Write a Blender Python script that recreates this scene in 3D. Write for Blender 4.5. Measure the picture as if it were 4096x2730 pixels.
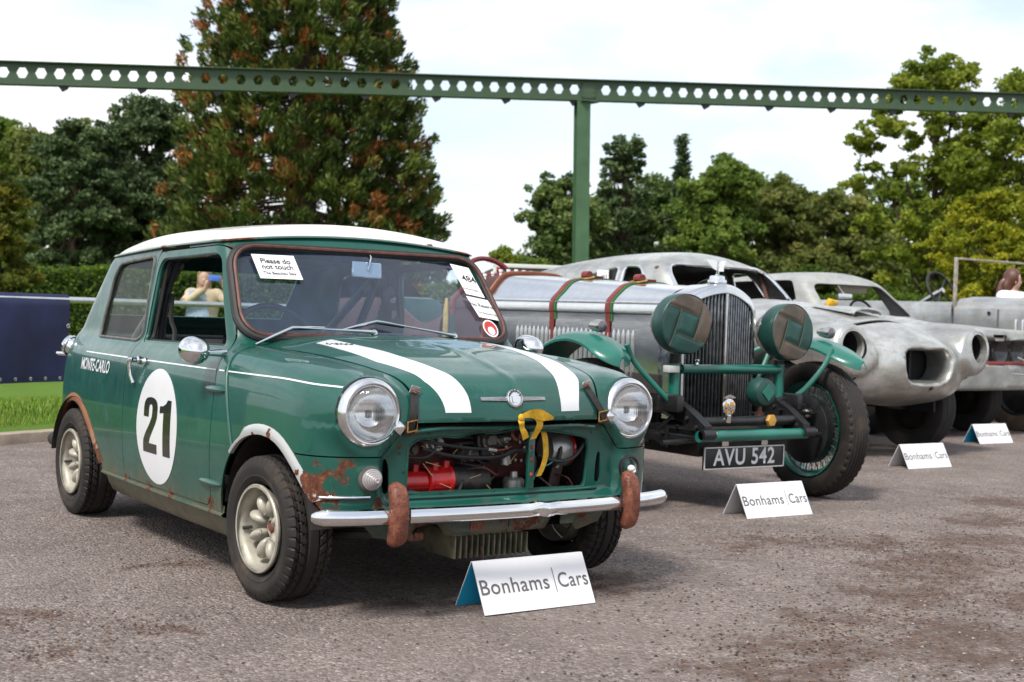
import bpy, bmesh, math, random
import numpy as np
from mathutils import Vector, Matrix, Euler, noise as mnoise

scene = bpy.context.scene
for o in list(bpy.data.objects):
    bpy.data.objects.remove(o, do_unlink=True)
COL = scene.collection
rng = np.random.default_rng(7)
random.seed(7)
PI = math.pi

# ------------------------------------------------------------------ camera
CAM = (-2.5500166, -4.1118698, 0.9689533)
CAM_R = np.array([[0.82058115, -0.57054684, 0.03350938],
                  [-0.01581405, 0.03594241, 0.99922873],
                  [0.5713112, 0.82047818, -0.02047101]])
cam_data = bpy.data.cameras.new('camera')
cam_data.sensor_width = 36.0
cam_data.lens = 48.06346
cam_data.clip_start = 0.05
cam_data.clip_end = 3000
cam_data.dof.use_dof = True
cam_data.dof.focus_distance = 4.75
cam_data.dof.aperture_fstop = 5.6
cam = bpy.data.objects.new('camera', cam_data)
COL.objects.link(cam)
_m = Matrix.Identity(4)
for _i in range(3):
    _m[_i][0] = CAM_R[0][_i]; _m[_i][1] = CAM_R[1][_i]; _m[_i][2] = -CAM_R[2][_i]
    _m[_i][3] = CAM[_i]
cam.matrix_world = _m
scene.camera = cam

# ------------------------------------------------------------------ sky and sun
SUN_EL = math.radians(52)
SUN_AZ = math.radians(-118)      # direction towards the sun, measured from +Y clockwise (to +X)
world = bpy.data.worlds.new('World'); scene.world = world
world.use_nodes = True
nt = world.node_tree; nt.nodes.clear()
def _wn(t, **kw):
    n = nt.nodes.new(t)
    for k, v in kw.items(): setattr(n, k, v)
    return n
w_out = _wn('ShaderNodeOutputWorld'); w_bg = _wn('ShaderNodeBackground')
w_sky = _wn('ShaderNodeTexSky', sky_type='NISHITA', sun_disc=False)
w_sky.sun_elevation = SUN_EL; w_sky.sun_rotation = SUN_AZ
w_sky.air_density = 1.0; w_sky.dust_density = 1.5; w_sky.ozone_density = 1.2
w_tc = _wn('ShaderNodeTexCoord')
# broken cloud: noise on the sky direction flattened towards the horizon
w_sep = _wn('ShaderNodeSeparateXYZ'); nt.links.new(w_tc.outputs['Generated'], w_sep.inputs[0])
w_add = _wn('ShaderNodeMath', operation='ADD'); w_add.inputs[1].default_value = 0.28
nt.links.new(w_sep.outputs['Z'], w_add.inputs[0])
w_mx = _wn('ShaderNodeMath', operation='MAXIMUM'); w_mx.inputs[1].default_value = 0.05
nt.links.new(w_add.outputs[0], w_mx.inputs[0])
w_dx = _wn('ShaderNodeMath', operation='DIVIDE'); w_dy = _wn('ShaderNodeMath', operation='DIVIDE')
nt.links.new(w_sep.outputs['X'], w_dx.inputs[0]); nt.links.new(w_mx.outputs[0], w_dx.inputs[1])
nt.links.new(w_sep.outputs['Y'], w_dy.inputs[0]); nt.links.new(w_mx.outputs[0], w_dy.inputs[1])
w_cmb = _wn('ShaderNodeCombineXYZ')
nt.links.new(w_dx.outputs[0], w_cmb.inputs[0]); nt.links.new(w_dy.outputs[0], w_cmb.inputs[1])
w_n1 = _wn('ShaderNodeTexNoise'); w_n1.inputs['Scale'].default_value = 1.5
w_n1.inputs['Detail'].default_value = 9; w_n1.inputs['Roughness'].default_value = 0.56
w_n1.inputs['Distortion'].default_value = 0.25
w_off = _wn('ShaderNodeVectorMath', operation='ADD'); w_off.inputs[1].default_value = (3.1, 1.7, 0.4)
nt.links.new(w_cmb.outputs[0], w_off.inputs[0]); nt.links.new(w_off.outputs[0], w_n1.inputs['Vector'])
w_ramp = _wn('ShaderNodeValToRGB')
w_ramp.color_ramp.elements[0].position = 0.38; w_ramp.color_ramp.elements[0].color = (.42, .42, .42, 1)
w_ramp.color_ramp.elements[1].position = 0.60; w_ramp.color_ramp.elements[1].color = (1, 1, 1, 1)
nt.links.new(w_n1.outputs['Fac'], w_ramp.inputs[0])
w_n2 = _wn('ShaderNodeTexNoise'); w_n2.inputs['Scale'].default_value = 2.6
w_n2.inputs['Detail'].default_value = 5
nt.links.new(w_cmb.outputs[0], w_n2.inputs['Vector'])
w_cr = _wn('ShaderNodeValToRGB')
w_cr.color_ramp.elements[0].position = 0.30; w_cr.color_ramp.elements[0].color = (5.7, 6.0, 6.4, 1)
w_cr.color_ramp.elements[1].position = 0.62; w_cr.color_ramp.elements[1].color = (7.6, 7.6, 7.6, 1)
nt.links.new(w_n2.outputs['Fac'], w_cr.inputs[0])
w_mul = _wn('ShaderNodeMath', operation='MULTIPLY'); w_mul.inputs[1].default_value = 0.97
nt.links.new(w_ramp.outputs[0], w_mul.inputs[0])
w_mix = _wn('ShaderNodeMix', data_type='RGBA')
nt.links.new(w_mul.outputs[0], w_mix.inputs[0])
nt.links.new(w_sky.outputs[0], w_mix.inputs[6]); nt.links.new(w_cr.outputs[0], w_mix.inputs[7])
nt.links.new(w_mix.outputs[2], w_bg.inputs['Color'])
w_bg.inputs['Strength'].default_value = 0.10
nt.links.new(w_bg.outputs[0], w_out.inputs[0])

sun_d = bpy.data.lights.new('sun', 'SUN'); sun_d.energy = 2.3; sun_d.angle = math.radians(11)
sun_d.color = (1.0, 0.95, 0.88)
sun = bpy.data.objects.new('sun', sun_d); COL.objects.link(sun)
_dir = Vector((math.sin(SUN_AZ)*math.cos(SUN_EL), math.cos(SUN_AZ)*math.cos(SUN_EL), math.sin(SUN_EL)))
sun.rotation_euler = _dir.to_track_quat('Z', 'Y').to_euler()
sun.location = (0, 0, 30)

scene.view_settings.view_transform = 'Standard'
scene.view_settings.look = 'None'
scene.view_settings.exposure = 0.95
scene.view_settings.gamma = 1.0
scene.view_settings.use_curve_mapping = False
scene.render.engine = 'CYCLES'
scene.cycles.use_denoising = True
scene.cycles.max_bounces = 8
scene.cycles.transparent_max_bounces = 16
scene.cycles.caustics_reflective = False
scene.cycles.caustics_refractive = False
scene.cycles.sample_clamp_indirect = 6
# ------------------------------------------------------------------ materials
MATS = {}
class NT:
    def __init__(self, name):
        m = bpy.data.materials.new(name); m.use_nodes = True
        self.m = m; self.t = m.node_tree
        self.bsdf = self.t.nodes['Principled BSDF']; self.out = self.t.nodes['Material Output']
    def n(self, t, inp=None, **kw):
        nd = self.t.nodes.new(t)
        for k, v in kw.items(): setattr(nd, k, v)
        for k, v in (inp or {}).items():
            if hasattr(v, 'is_linked') or hasattr(v, 'links'): self.t.links.new(v, nd.inputs[k])
            else: nd.inputs[k].default_value = v
        return nd
    def link(self, a, b): self.t.links.new(a, b)
    def coord(self, kind='Object'):
        if not hasattr(self, '_tc'): self._tc = self.t.nodes.new('ShaderNodeTexCoord')
        return self._tc.outputs[kind]
    def noise(self, scale, detail=5, rough=0.55, vec=None, dist=0.0):
        nd = self.n('ShaderNodeTexNoise', {'Scale': scale, 'Detail': detail, 'Roughness': rough, 'Distortion': dist})
        self.link(vec if vec is not None else self.coord(), nd.inputs['Vector'])
        return nd.outputs['Fac']
    def vor(self, scale, vec=None, feature='F1', out='Distance', rnd=1.0):
        nd = self.n('ShaderNodeTexVoronoi', {'Scale': scale, 'Randomness': rnd}, feature=feature)
        self.link(vec if vec is not None else self.coord(), nd.inputs['Vector'])
        return nd.outputs[out]
    def ramp(self, fac, stops, interp='LINEAR'):
        nd = self.n('ShaderNodeValToRGB'); cr = nd.color_ramp; cr.interpolation = interp
        while len(cr.elements) < len(stops): cr.elements.new(0.5)
        for e, (p, c) in zip(cr.elements, stops):
            e.position = p
            e.color = (c, c, c, 1) if not hasattr(c, '__len__') else tuple(c) + (1,)
        self.link(fac, nd.inputs[0]); return nd.outputs[0]
    def mix(self, fac, a, b, blend='MIX'):
        nd = self.n('ShaderNodeMix', data_type='RGBA', blend_type=blend)
        for i, v in ((0, fac), (6, a), (7, b)):
            if hasattr(v, 'links'): self.link(v, nd.inputs[i])
            elif hasattr(v, '__len__'): nd.inputs[i].default_value = tuple(v) + (1,)
            else: nd.inputs[i].default_value = v
        return nd.outputs[2]
    def math(self, op, a, b=0.0, clamp=False):
        nd = self.n('ShaderNodeMath', operation=op, use_clamp=clamp)
        for i, v in ((0, a), (1, b)):
            if hasattr(v, 'links'): self.link(v, nd.inputs[i])
            else: nd.inputs[i].default_value = v
        return nd.outputs[0]
    def sep(self, vec=None):
        nd = self.n('ShaderNodeSeparateXYZ'); self.link(vec if vec is not None else self.coord(), nd.inputs[0]); return nd.outputs
    def mapping(self, scale=(1, 1, 1), loc=(0, 0, 0), rot=(0, 0, 0), vec=None):
        nd = self.n('ShaderNodeMapping', {'Scale': scale, 'Location': loc, 'Rotation': rot})
        self.link(vec if vec is not None else self.coord(), nd.inputs['Vector']); return nd.outputs[0]
    def bump(self, h, strength=0.3, dist=0.01, normal=None):
        nd = self.n('ShaderNodeBump', {'Strength': strength, 'Distance': dist}); self.link(h, nd.inputs['Height'])
        if normal is not None: self.link(normal, nd.inputs['Normal'])
        self.link(nd.outputs[0], self.bsdf.inputs['Normal']); return nd.outputs[0]
    def set(self, **kw):
        names = {'color': 'Base Color', 'rough': 'Roughness', 'metal': 'Metallic', 'spec': 'Specular IOR Level', 'coat': 'Coat Weight',
                 'coatr': 'Coat Roughness', 'trans': 'Transmission Weight', 'ior': 'IOR', 'alpha': 'Alpha', 'sheen': 'Sheen Weight',
                 'sss': 'Subsurface Weight', 'emis': 'Emission Color', 'emiss': 'Emission Strength'}
        for k, v in kw.items():
            s = self.bsdf.inputs[names[k]]
            if hasattr(v, 'links'): self.link(v, s)
            elif hasattr(v, '__len__'): s.default_value = tuple(v) + (1,)
            else: s.default_value = v
        return self

def simple(name, color, rough=0.5, metal=0.0, nscale=0, namp=0.15, bump=0, bscale=60, rvar=0.0, **kw):
    """plain material with slight colour and gloss variation"""
    if name in MATS: return MATS[name]
    t = NT(name); t.set(color=color, rough=rough, metal=metal, **kw)
    if nscale:
        f = t.noise(nscale, 6)
        c0 = tuple(max(0, c*(1-namp)) for c in color); c1 = tuple(min(1, c*(1+namp)) for c in color)
        t.set(color=t.ramp(f, [(0.3, c0), (0.7, c1)]))
        if rvar: t.set(rough=t.ramp(f, [(0.3, max(0, rough-rvar)), (0.7, min(1, rough+rvar))]))
    if bump: t.bump(t.noise(bscale, 4), bump, 0.004)
    MATS[name] = t.m; return t.m

# ------------------------------------------------------------------ objects
def tag(o, label=None, cat=None, group=None, kind=None):
    if label: o['label'] = label
    if cat: o['category'] = cat
    if group: o['group'] = group
    if kind: o['kind'] = kind
    return o
def empty(name, loc=(0, 0, 0), rz=0.0, label=None, cat=None, group=None):
    o = bpy.data.objects.new(name, None); COL.objects.link(o)
    o.empty_display_size = 0.1
    o.location = loc; o.rotation_euler = (0, 0, rz)
    tag(o, label, cat, group); return o
def link(name, me, parent=None, mat=None, loc=None, rot=None):
    o = bpy.data.objects.new(name, me); COL.objects.link(o)
    if mat is not None and len(me.materials) == 0: me.materials.append(mat)
    if parent is not None: o.parent = parent
    if loc is not None: o.location = loc
    if rot is not None: o.rotation_euler = rot
    return o
def mk(name, verts, faces, mat=None, parent=None, smooth=True, angle=35, loc=None, rot=None):
    me = bpy.data.meshes.new(name)
    me.from_pydata([tuple(map(float, v)) for v in verts], [], [tuple(map(int, f)) for f in faces])
    if smooth:
        me.shade_smooth()
        if angle: me.set_sharp_from_angle(angle=math.radians(angle))
    me.update()
    return link(name, me, parent, mat, loc, rot)
def fast_mesh(name, verts, faces):
    """numpy arrays, all faces with the same number of corners"""
    me = bpy.data.meshes.new(name); verts = np.asarray(verts, np.float32); faces = np.asarray(faces, np.int32)
    n, k = faces.shape
    me.vertices.add(len(verts)); me.vertices.foreach_set('co', verts.ravel())
    me.loops.add(n*k); me.loops.foreach_set('vertex_index', faces.ravel())
    me.polygons.add(n); me.polygons.foreach_set('loop_start', np.arange(0, n*k, k, dtype=np.int32))
    me.update(calc_edges=True); me.validate(); return me

class MB:
    """collects simple shapes for ONE mesh object"""
    def __init__(self): self.v = []; self.f = []
    def add(self, verts, faces):
        b = len(self.v); self.v += [tuple(map(float, p)) for p in verts]; self.f += [tuple(b+int(i) for i in f) for f in faces]; return self
    def box(self, c, s, rot=None, bev=0.0):
        hx, hy, hz = s[0]/2, s[1]/2, s[2]/2
        if bev <= 0:
            vs = [(sx*hx, sy*hy, sz*hz) for sz in (-1, 1) for sy in (-1, 1) for sx in (-1, 1)]
            fs = [(0, 2, 3, 1), (4, 5, 7, 6), (0, 1, 5, 4), (2, 6, 7, 3), (0, 4, 6, 2), (1, 3, 7, 5)]
        else:
            b = min(bev, hx*.99, hy*.99, hz*.99)
            bm = bmesh.new(); bmesh.ops.create_cube(bm, size=1.0)
            bmesh.ops.scale(bm, vec=(2*hx, 2*hy, 2*hz), verts=bm.verts)
            bmesh.ops.bevel(bm, geom=list(bm.edges), offset=b, segments=2, affect='EDGES', profile=0.5)
            bm.verts.index_update()
            vs = [tuple(v.co) for v in bm.verts]; fs = [tuple(v.index for v in f.verts) for f in bm.faces]; bm.free()
        if rot is not None:
            R = rot if isinstance(rot, Matrix) else Euler(rot).to_matrix()
            vs = [tuple(R @ Vector(p)) for p in vs]
        return self.add([(p[0]+c[0], p[1]+c[1], p[2]+c[2]) for p in vs], fs)
    def tube(self, path, r, n=10, cap=True, flat=None):
        P = [Vector(p) for p in path]; N = len(P)
        rs = r if hasattr(r, '__len__') else [r]*N
        T = []
        for i in range(N):
            a = P[max(0, i-1)]; b = P[min(N-1, i+1)]; d = (b-a)
            T.append(d.normalized() if d.length > 1e-9 else Vector((0, 0, 1)))
        up = Vector((0, 0, 1)) if abs(T[0].z) < 0.9 else Vector((1, 0, 0))
        U = (up - T[0]*up.dot(T[0])).normalized()
        vs = []
        for i in range(N):
            U = (U - T[i]*U.dot(T[i])).normalized(); V = T[i].cross(U)
            for k in range(n):
                a = 2*PI*k/n; vs.append(P[i] + (U*math.cos(a)*(flat or 1.0) + V*math.sin(a))*rs[i])
        fs = [(i*n+k, i*n+(k+1) % n, (i+1)*n+(k+1) % n, (i+1)*n+k) for i in range(N-1) for k in range(n)]
        if cap: fs += [tuple(range(n-1, -1, -1)), tuple((N-1)*n+k for k in range(n))]
        return self.add(vs, fs)
    def lathe(self, prof, o=(0, 0, 0), axis=(0, 0, 1), n=32, arc=2*PI, close=True):
        """prof: (radius, height) along axis"""
        q = Vector(axis).normalized().to_track_quat('Z', 'Y'); o = Vector(o)
        vs = []; m = len(prof)
        full = arc > 2*PI-1e-6; cols = n if full else n+1
        for k in range(cols):
            a = arc*k/n
            for (r, h) in prof: vs.append(o + q @ Vector((r*math.cos(a), r*math.sin(a), h)))
        fs = []
        for k in range(n):
            k2 = (k+1) % cols
            for j in range(m-1): fs.append((k*m+j, k2*m+j, k2*m+j+1, k*m+j+1))
        return self.add(vs, fs)
    def ball(self, c, r, n=16, m=10, rot=None):
        r = r if hasattr(r, '__len__') else (r, r, r)
        vs = []; fs = []
        R = None if rot is None else (rot if isinstance(rot, Matrix) else Euler(rot).to_matrix())
        for j in range(m+1):
            t = PI*j/m
            for k in range(n):
                a = 2*PI*k/n
                p = Vector((r[0]*math.sin(t)*math.cos(a), r[1]*math.sin(t)*math.sin(a), r[2]*math.cos(t)))
                if R is not None: p = R @ p
                vs.append((p[0]+c[0], p[1]+c[1], p[2]+c[2]))
        for j in range(m):
            for k in range(n): fs.append((j*n+k, (j+1)*n+k, (j+1)*n+(k+1) % n, j*n+(k+1) % n))
        return self.add(vs, fs)
    def prism(self, poly, origin, ux, uy, depth):
        """2-D outline extruded along ux x uy"""
        o = Vector(origin); X = Vector(ux); Y = Vector(uy); Z = X.cross(Y).normalized()*depth
        n = len(poly)
        a = [o+X*p[0]+Y*p[1] for p in poly]; b = [p+Z for p in a]
        return self.add(a+b, [tuple(range(n-1, -1, -1)), tuple(range(n, 2*n))] + [(i, (i+1) % n, n+(i+1) % n, n+i) for i in range(n)])
    def strip(self, left, right):
        n = len(left)
        return self.add(list(left)+list(right), [(i, i+1, n+i+1, n+i) for i in range(n-1)])
    def xf(self, M):
        self.v = [tuple(M @ Vector(p)) for p in self.v]; return self
    def build(self, name, mat=None, parent=None, smooth=True, angle=35, loc=None, rot=None):
        return mk(name, self.v, self.f, mat, parent, smooth, angle, loc, rot)
    def mesh(self, name, mat, smooth=True, angle=35):
        me = bpy.data.meshes.new(name); me.from_pydata(self.v, [], self.f)
        if smooth:
            me.shade_smooth(); me.set_sharp_from_angle(angle=math.radians(angle))
        me.materials.append(mat); me.update(); return me

def smoothpath(pts, n=8, closed=False):
    """Catmull-Rom through pts"""
    P = [Vector(p) for p in pts]; out = []; N = len(P)
    rngi = range(N) if closed else range(N-1)
    for i in rngi:
        p0 = P[(i-1) % N] if (closed or i > 0) else P[0]*2-P[1]
        p1 = P[i]; p2 = P[(i+1) % N]
        p3 = P[(i+2) % N] if (closed or i+2 < N) else P[-1]*2-P[-2]
        for k in range(n):
            t = k/n
            out.append(0.5*((2*p1)+(-p0+p2)*t+(2*p0-5*p1+4*p2-p3)*t*t+(-p0+3*p1-3*p2+p3)*t**3))
    if not closed: out.append(P[-1])
    return out

def text_mesh(s, size=1.0, bold=0.0, extrude=0.0, spacing=1.0, xs=1.0, align='CENTER', shear=0.0):
    cu = bpy.data.curves.new('text', 'FONT'); cu.body = s; cu.size = size; cu.offset = bold; cu.extrude = extrude
    cu.align_x = align; cu.align_y = 'CENTER'; cu.space_character = spacing; cu.shear = shear; cu.resolution_u = 4
    ob = bpy.data.objects.new('text', cu); COL.objects.link(ob)
    dg = bpy.context.evaluated_depsgraph_get()
    me = bpy.data.meshes.new_from_object(ob.evaluated_get(dg))
    bpy.data.objects.remove(ob); bpy.data.curves.remove(cu)
    me.materials.clear()
    if xs != 1.0: me.transform(Matrix.Diagonal((xs, 1, 1, 1)))
    return me
def frame_matrix(o, ux, uy):
    X = Vector(ux).normalized(); Y = Vector(uy).normalized(); Z = X.cross(Y)
    m = Matrix.Identity(4)
    for i in range(3): m[i][0] = X[i]; m[i][1] = Y[i]; m[i][2] = Z[i]; m[i][3] = o[i]
    return m
def put_text(name, s, parent, mat, o, ux, uy, size, **kw):
    me = text_mesh(s, size, **kw); me.transform(frame_matrix(o, ux, uy)); me.name = name
    return link(name, me, parent, mat)

# ------------------------------------------------------------------ splines
def spline(xs, ys):
    """natural cubic spline as a dense lookup"""
    xs = np.asarray(xs, float); ys = np.asarray(ys, float)
    if xs[0] > xs[-1]: xs = xs[::-1]; ys = ys[::-1]
    n = len(xs); h = np.diff(xs); A = np.eye(n); b = np.zeros(n)
    for i in range(1, n-1):
        A[i, i-1] = h[i-1]; A[i, i] = 2*(h[i-1]+h[i]); A[i, i+1] = h[i]
        b[i] = 6*((ys[i+1]-ys[i])/h[i]-(ys[i]-ys[i-1])/h[i-1])
    m = np.linalg.solve(A, b)
    g = np.linspace(xs[0], xs[-1], 1500); k = np.clip(np.searchsorted(xs, g)-1, 0, n-2)
    t = g-xs[k]; hh = h[k]
    v = ys[k]+t*((ys[k+1]-ys[k])/hh-hh*(2*m[k]+m[k+1])/6)+t*t*m[k]/2+t**3*(m[k+1]-m[k])/(6*hh)
    s0 = (v[1]-v[0])/(g[1]-g[0]); s1 = (v[-1]-v[-2])/(g[1]-g[0])
    def f(x):
        x = np.asarray(x, float)
        r = np.interp(x, g, v)
        r = np.where(x < g[0], v[0]+(x-g[0])*s0, r); return np.where(x > g[-1], v[-1]+(x-g[-1])*s1, r)
    return f
def smin(a, b, k):
    h = np.clip(0.5+0.5*(b-a)/k, 0, 1); return b*(1-h)+a*h-k*h*(1-h)
def smax(a, b, k): return -smin(-a, -b, k)
def sstep(a, b, x):
    t = np.clip((x-a)/(b-a), 0, 1); return t*t*(3-2*t)

# ------------------------------------------------------------------ implicit surfaces
def grad(f, p, e=1.5e-3):
    g = np.empty_like(p)
    for i in range(3):
        d = np.zeros(3); d[i] = e
        g[:, i] = (f(*(p+d).T)-f(*(p-d).T))/(2*e)
    return g
def project(f, p, it=5):
    for _ in range(it):
        v = f(*p.T); g = grad(f, p); g2 = (g*g).sum(1)+1e-9
        st = (v/g2)[:, None]*g; L = np.linalg.norm(st, axis=1, keepdims=True)
        p = p-st*np.minimum(1, 0.02/np.maximum(L, 1e-9))
    return p
def surfnet(f, lo, hi, h):
    ax = [np.arange(lo[i], hi[i]+h, h) for i in range(3)]
    X, Y, Z = np.meshgrid(*ax, indexing='ij')
    V = f(X.ravel(), Y.ravel(), Z.ravel()).reshape(X.shape); S = V < 0
    nx, ny, nz = (s-1 for s in S.shape)
    cnt = np.zeros((nx, ny, nz), int)
    for a in (0, 1):
        for b in (0, 1):
            for c in (0, 1): cnt += S[a:a+nx, b:b+ny, c:c+nz]
    act = (cnt > 0) & (cnt < 8); ids = -np.ones((nx, ny, nz), int); ids[act] = np.arange(act.sum())
    I = np.argwhere(act); pos = np.zeros((len(I), 3)); num = np.zeros(len(I))
    corners = [(a, b, c) for a in (0, 1) for b in (0, 1) for c in (0, 1)]
    for p in corners:
        for d in range(3):
            if p[d] == 0:
                q = list(p); q[d] = 1
                va = V[I[:, 0]+p[0], I[:, 1]+p[1], I[:, 2]+p[2]]; vb = V[I[:, 0]+q[0], I[:, 1]+q[1], I[:, 2]+q[2]]
                cr = (va < 0) != (vb < 0); t = np.where(cr, va/np.where(cr, va-vb, 1), 0)
                e = np.array(p, float)[None, :]+t[:, None]*np.array([1.0 if k == d else 0 for k in range(3)])
                pos += np.where(cr[:, None], e, 0); num += cr
    verts = np.array(lo)+(I+pos/num[:, None])*h
    quads = []
    for d in range(3):
        sl0 = [slice(None)]*3; sl1 = [slice(None)]*3; sl0[d] = slice(0, -1); sl1[d] = slice(1, None)
        A = S[tuple(sl0)]; B = S[tuple(sl1)]; E = np.argwhere(A != B); inside = A[tuple(E.T)]
        u, w = (d+1) % 3, (d+2) % 3
        ok = (E[:, u] > 0) & (E[:, w] > 0) & (E[:, u] < ids.shape[u]) & (E[:, w] < ids.shape[w])
        E = E[ok]; inside = inside[ok]
        def cell(du, dw):
            c = E.copy(); c[:, u] += du; c[:, w] += dw; return ids[c[:, 0], c[:, 1], c[:, 2]]
        q = np.stack([cell(-1, -1), cell(0, -1), cell(0, 0), cell(-1, 0)], 1)
        q[~inside] = q[~inside][:, ::-1]; quads.append(q)
    quads = np.concatenate(quads); quads = quads[(quads >= 0).all(1)]
    verts = project(f, verts, 4)
    tris = np.concatenate([quads[:, [0, 1, 2]], quads[:, [0, 2, 3]]])
    return verts, tris
def clip(f, verts, tris, r):
    """keep the part of the surface where r(x,y,z) > 0"""
    R = r(*verts.T); ins = R > 0
    k = ins[tris].sum(1); keep = tris[k == 3]
    newv = []; out = [keep]; table = {}
    V = list(verts)
    def cut(a, b):
        key = (a, b) if a < b else (b, a)
        if key not in table:
            ra, rb = R[key[0]], R[key[1]]; t = ra/(ra-rb)
            table[key] = len(V); V.append(verts[key[0]]*(1-t)+verts[key[1]]*t)
        return table[key]
    extra = []
    for tri in tris[(k == 1) | (k == 2)]:
        a, b, c = (int(q) for q in tri)
        s = [ins[a], ins[b], ins[c]]
        if sum(s) == 1:
            while not s[0]: a, b, c = b, c, a; s = s[1:]+s[:1]
            extra.append((a, cut(a, b), cut(a, c)))
        else:
            while s[0]: a, b, c = b, c, a; s = s[1:]+s[:1]
            x, y = cut(a, b), cut(a, c); extra.append((x, b, c)); extra.append((x, c, y))
    if extra: out.append(np.array(extra, int))
    T = np.concatenate(out); V = np.array(V)
    used = np.unique(T)
    n0 = len(verts)
    if f is not None and len(V) > n0: V[n0:] = project(f, V[n0:], 2)
    mp = -np.ones(len(V), int); mp[used] = np.arange(len(used))
    return V[used], mp[T]
def smooth_rim(f, V, T, it=2):
    e = np.concatenate([T[:, [0, 1]], T[:, [1, 2]], T[:, [2, 0]]]); es = np.sort(e, 1)
    u, inv, c = np.unique(es, axis=0, return_inverse=True, return_counts=True); b = u[c == 1]
    V = V.copy()
    for _ in range(it):
        acc = np.zeros_like(V); cnt = np.zeros(len(V))
        np.add.at(acc, b[:, 0], V[b[:, 1]]); np.add.at(acc, b[:, 1], V[b[:, 0]]); np.add.at(cnt, b[:, 0], 1); np.add.at(cnt, b[:, 1], 1)
        m = cnt == 2; V[m] = 0.5*V[m]+0.5*acc[m]/2
    return V
def shell(name, f, V, T, mat, parent=None, t=0.004, out=0.0, rim_smooth=1):
    """sheet-metal panel cut from an implicit surface: outer skin, inner skin and edge"""
    if len(T) == 0: return None
    # weld slivers
    key = np.round(V/2e-4).astype(int); _, first, inv = np.unique(key, axis=0, return_index=True, return_inverse=True)
    inv = inv.ravel(); V = V[first]; T = inv[T]
    T = T[(T[:, 0] != T[:, 1]) & (T[:, 1] != T[:, 2]) & (T[:, 0] != T[:, 2])]
    T = T[np.unique(np.sort(T, 1), axis=0, return_index=True)[1]]
    if rim_smooth: V = smooth_rim(f, V, T, rim_smooth)
    g = grad(f, V); N = g/np.maximum(np.linalg.norm(g, axis=1, keepdims=True), 1e-9)
    A = V+N*out; B = A-N*t; n = len(V)
    # make the winding follow the normals
    fn = np.cross(V[T[:, 1]]-V[T[:, 0]], V[T[:, 2]]-V[T[:, 0]]); flip = (fn*N[T[:, 0]]).sum(1) < 0
    T = T.copy(); T[flip] = T[flip][:, ::-1]
    e = np.concatenate([T[:, [0, 1]], T[:, [1, 2]], T[:, [2, 0]]]); es = np.sort(e, 1)
    u, idx, c = np.unique(es, axis=0, return_index=True, return_counts=True); b = e[idx[c == 1]]
    m = len(b)
    rim = np.concatenate([A[b[:, 0]], A[b[:, 1]], B[b[:, 1]], B[b[:, 0]]]); base = 2*n
    k = np.arange(m)
    q = np.stack([base+k, base+3*m+k, base+2*m+k, base+m+k], 1)
    rn = np.cross(A[b[:, 1]]-A[b[:, 0]], N[b[:, 0]]); rn = rn/np.maximum(np.linalg.norm(rn, axis=1, keepdims=True), 1e-9)
    verts = np.concatenate([A, B, rim]); nrm = np.concatenate([N, -N, rn, rn, rn, rn])
    tri = np.concatenate([T, T[:, ::-1]+n, q[:, [0, 1, 2]], q[:, [0, 2, 3]]])
    me = bpy.data.meshes.new(name)
    me.vertices.add(len(verts)); me.vertices.foreach_set('co', verts.astype(np.float32).ravel())
    me.loops.add(3*len(tri)); me.loops.foreach_set('vertex_index', tri.astype(np.int32).ravel())
    me.polygons.add(len(tri)); me.polygons.foreach_set('loop_start', np.arange(0, 3*len(tri), 3, dtype=np.int32))
    me.update(calc_edges=True)
    me.shade_smooth()
    me.normals_split_custom_set_from_vertices(nrm.astype(float).tolist())
    return link(name, me, parent, mat)

def sheet(name, f, V, T, mat, parent=None, out=0.0):
    """single skin, for glass"""
    g = grad(f, V); N = g/np.maximum(np.linalg.norm(g, axis=1, keepdims=True), 1e-9); A = V+N*out
    fn = np.cross(V[T[:, 1]]-V[T[:, 0]], V[T[:, 2]]-V[T[:, 0]]); flip = (fn*N[T[:, 0]]).sum(1) < 0; T = T.copy(); T[flip] = T[flip][:, ::-1]
    ar = np.linalg.norm(fn, axis=1); T = T[ar > 1e-9]
    me = fast_mesh(name, A, T); me.shade_smooth()
    if len(me.vertices) == len(N): me.normals_split_custom_set_from_vertices(N.astype(float).tolist())
    return link(name, me, parent, mat)

def inpoly(px, py, poly):
    r = np.zeros(px.shape, bool); n = len(poly)
    for i in range(n):
        x1, y1 = poly[i]; x2, y2 = poly[(i+1) % n]
        c = ((y1 > py) != (y2 > py)) & (px < (x2-x1)*(py-y1)/((y2-y1) if y2 != y1 else 1e-12)+x1); r ^= c
    return r
def polydist(px, py, poly):
    """signed distance, positive inside"""
    px = np.asarray(px, float); py = np.asarray(py, float); d = np.full(px.shape, 1e9); n = len(poly)
    for i in range(n):
        ax, ay = poly[i]; bx, by = poly[(i+1) % n]; ex, ey = bx-ax, by-ay
        t = np.clip(((px-ax)*ex+(py-ay)*ey)/max(ex*ex+ey*ey, 1e-12), 0, 1)
        d = np.minimum(d, np.hypot(px-ax-t*ex, py-ay-t*ey))
    return np.where(inpoly(px, py, poly), d, -d)
def rpoly(pts, r, n=5):
    """polygon with rounded corners; r one radius or one per corner"""
    N = len(pts); out = []
    for i in range(N):
        p = Vector(pts[i]).to_2d(); a = Vector(pts[i-1]).to_2d(); b = Vector(pts[(i+1) % N]).to_2d()
        ri = r[i] if hasattr(r, '__len__') else r
        da = (a-p); db = (b-p); L = min(ri, da.length*.48, db.length*.48)
        p0 = p+da.normalized()*L; p1 = p+db.normalized()*L
        for k in range(n+1):
            t = k/n; q = p0*(1-t)**2+p*2*t*(1-t)+p1*t*t; out.append((q.x, q.y))
    return out
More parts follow.
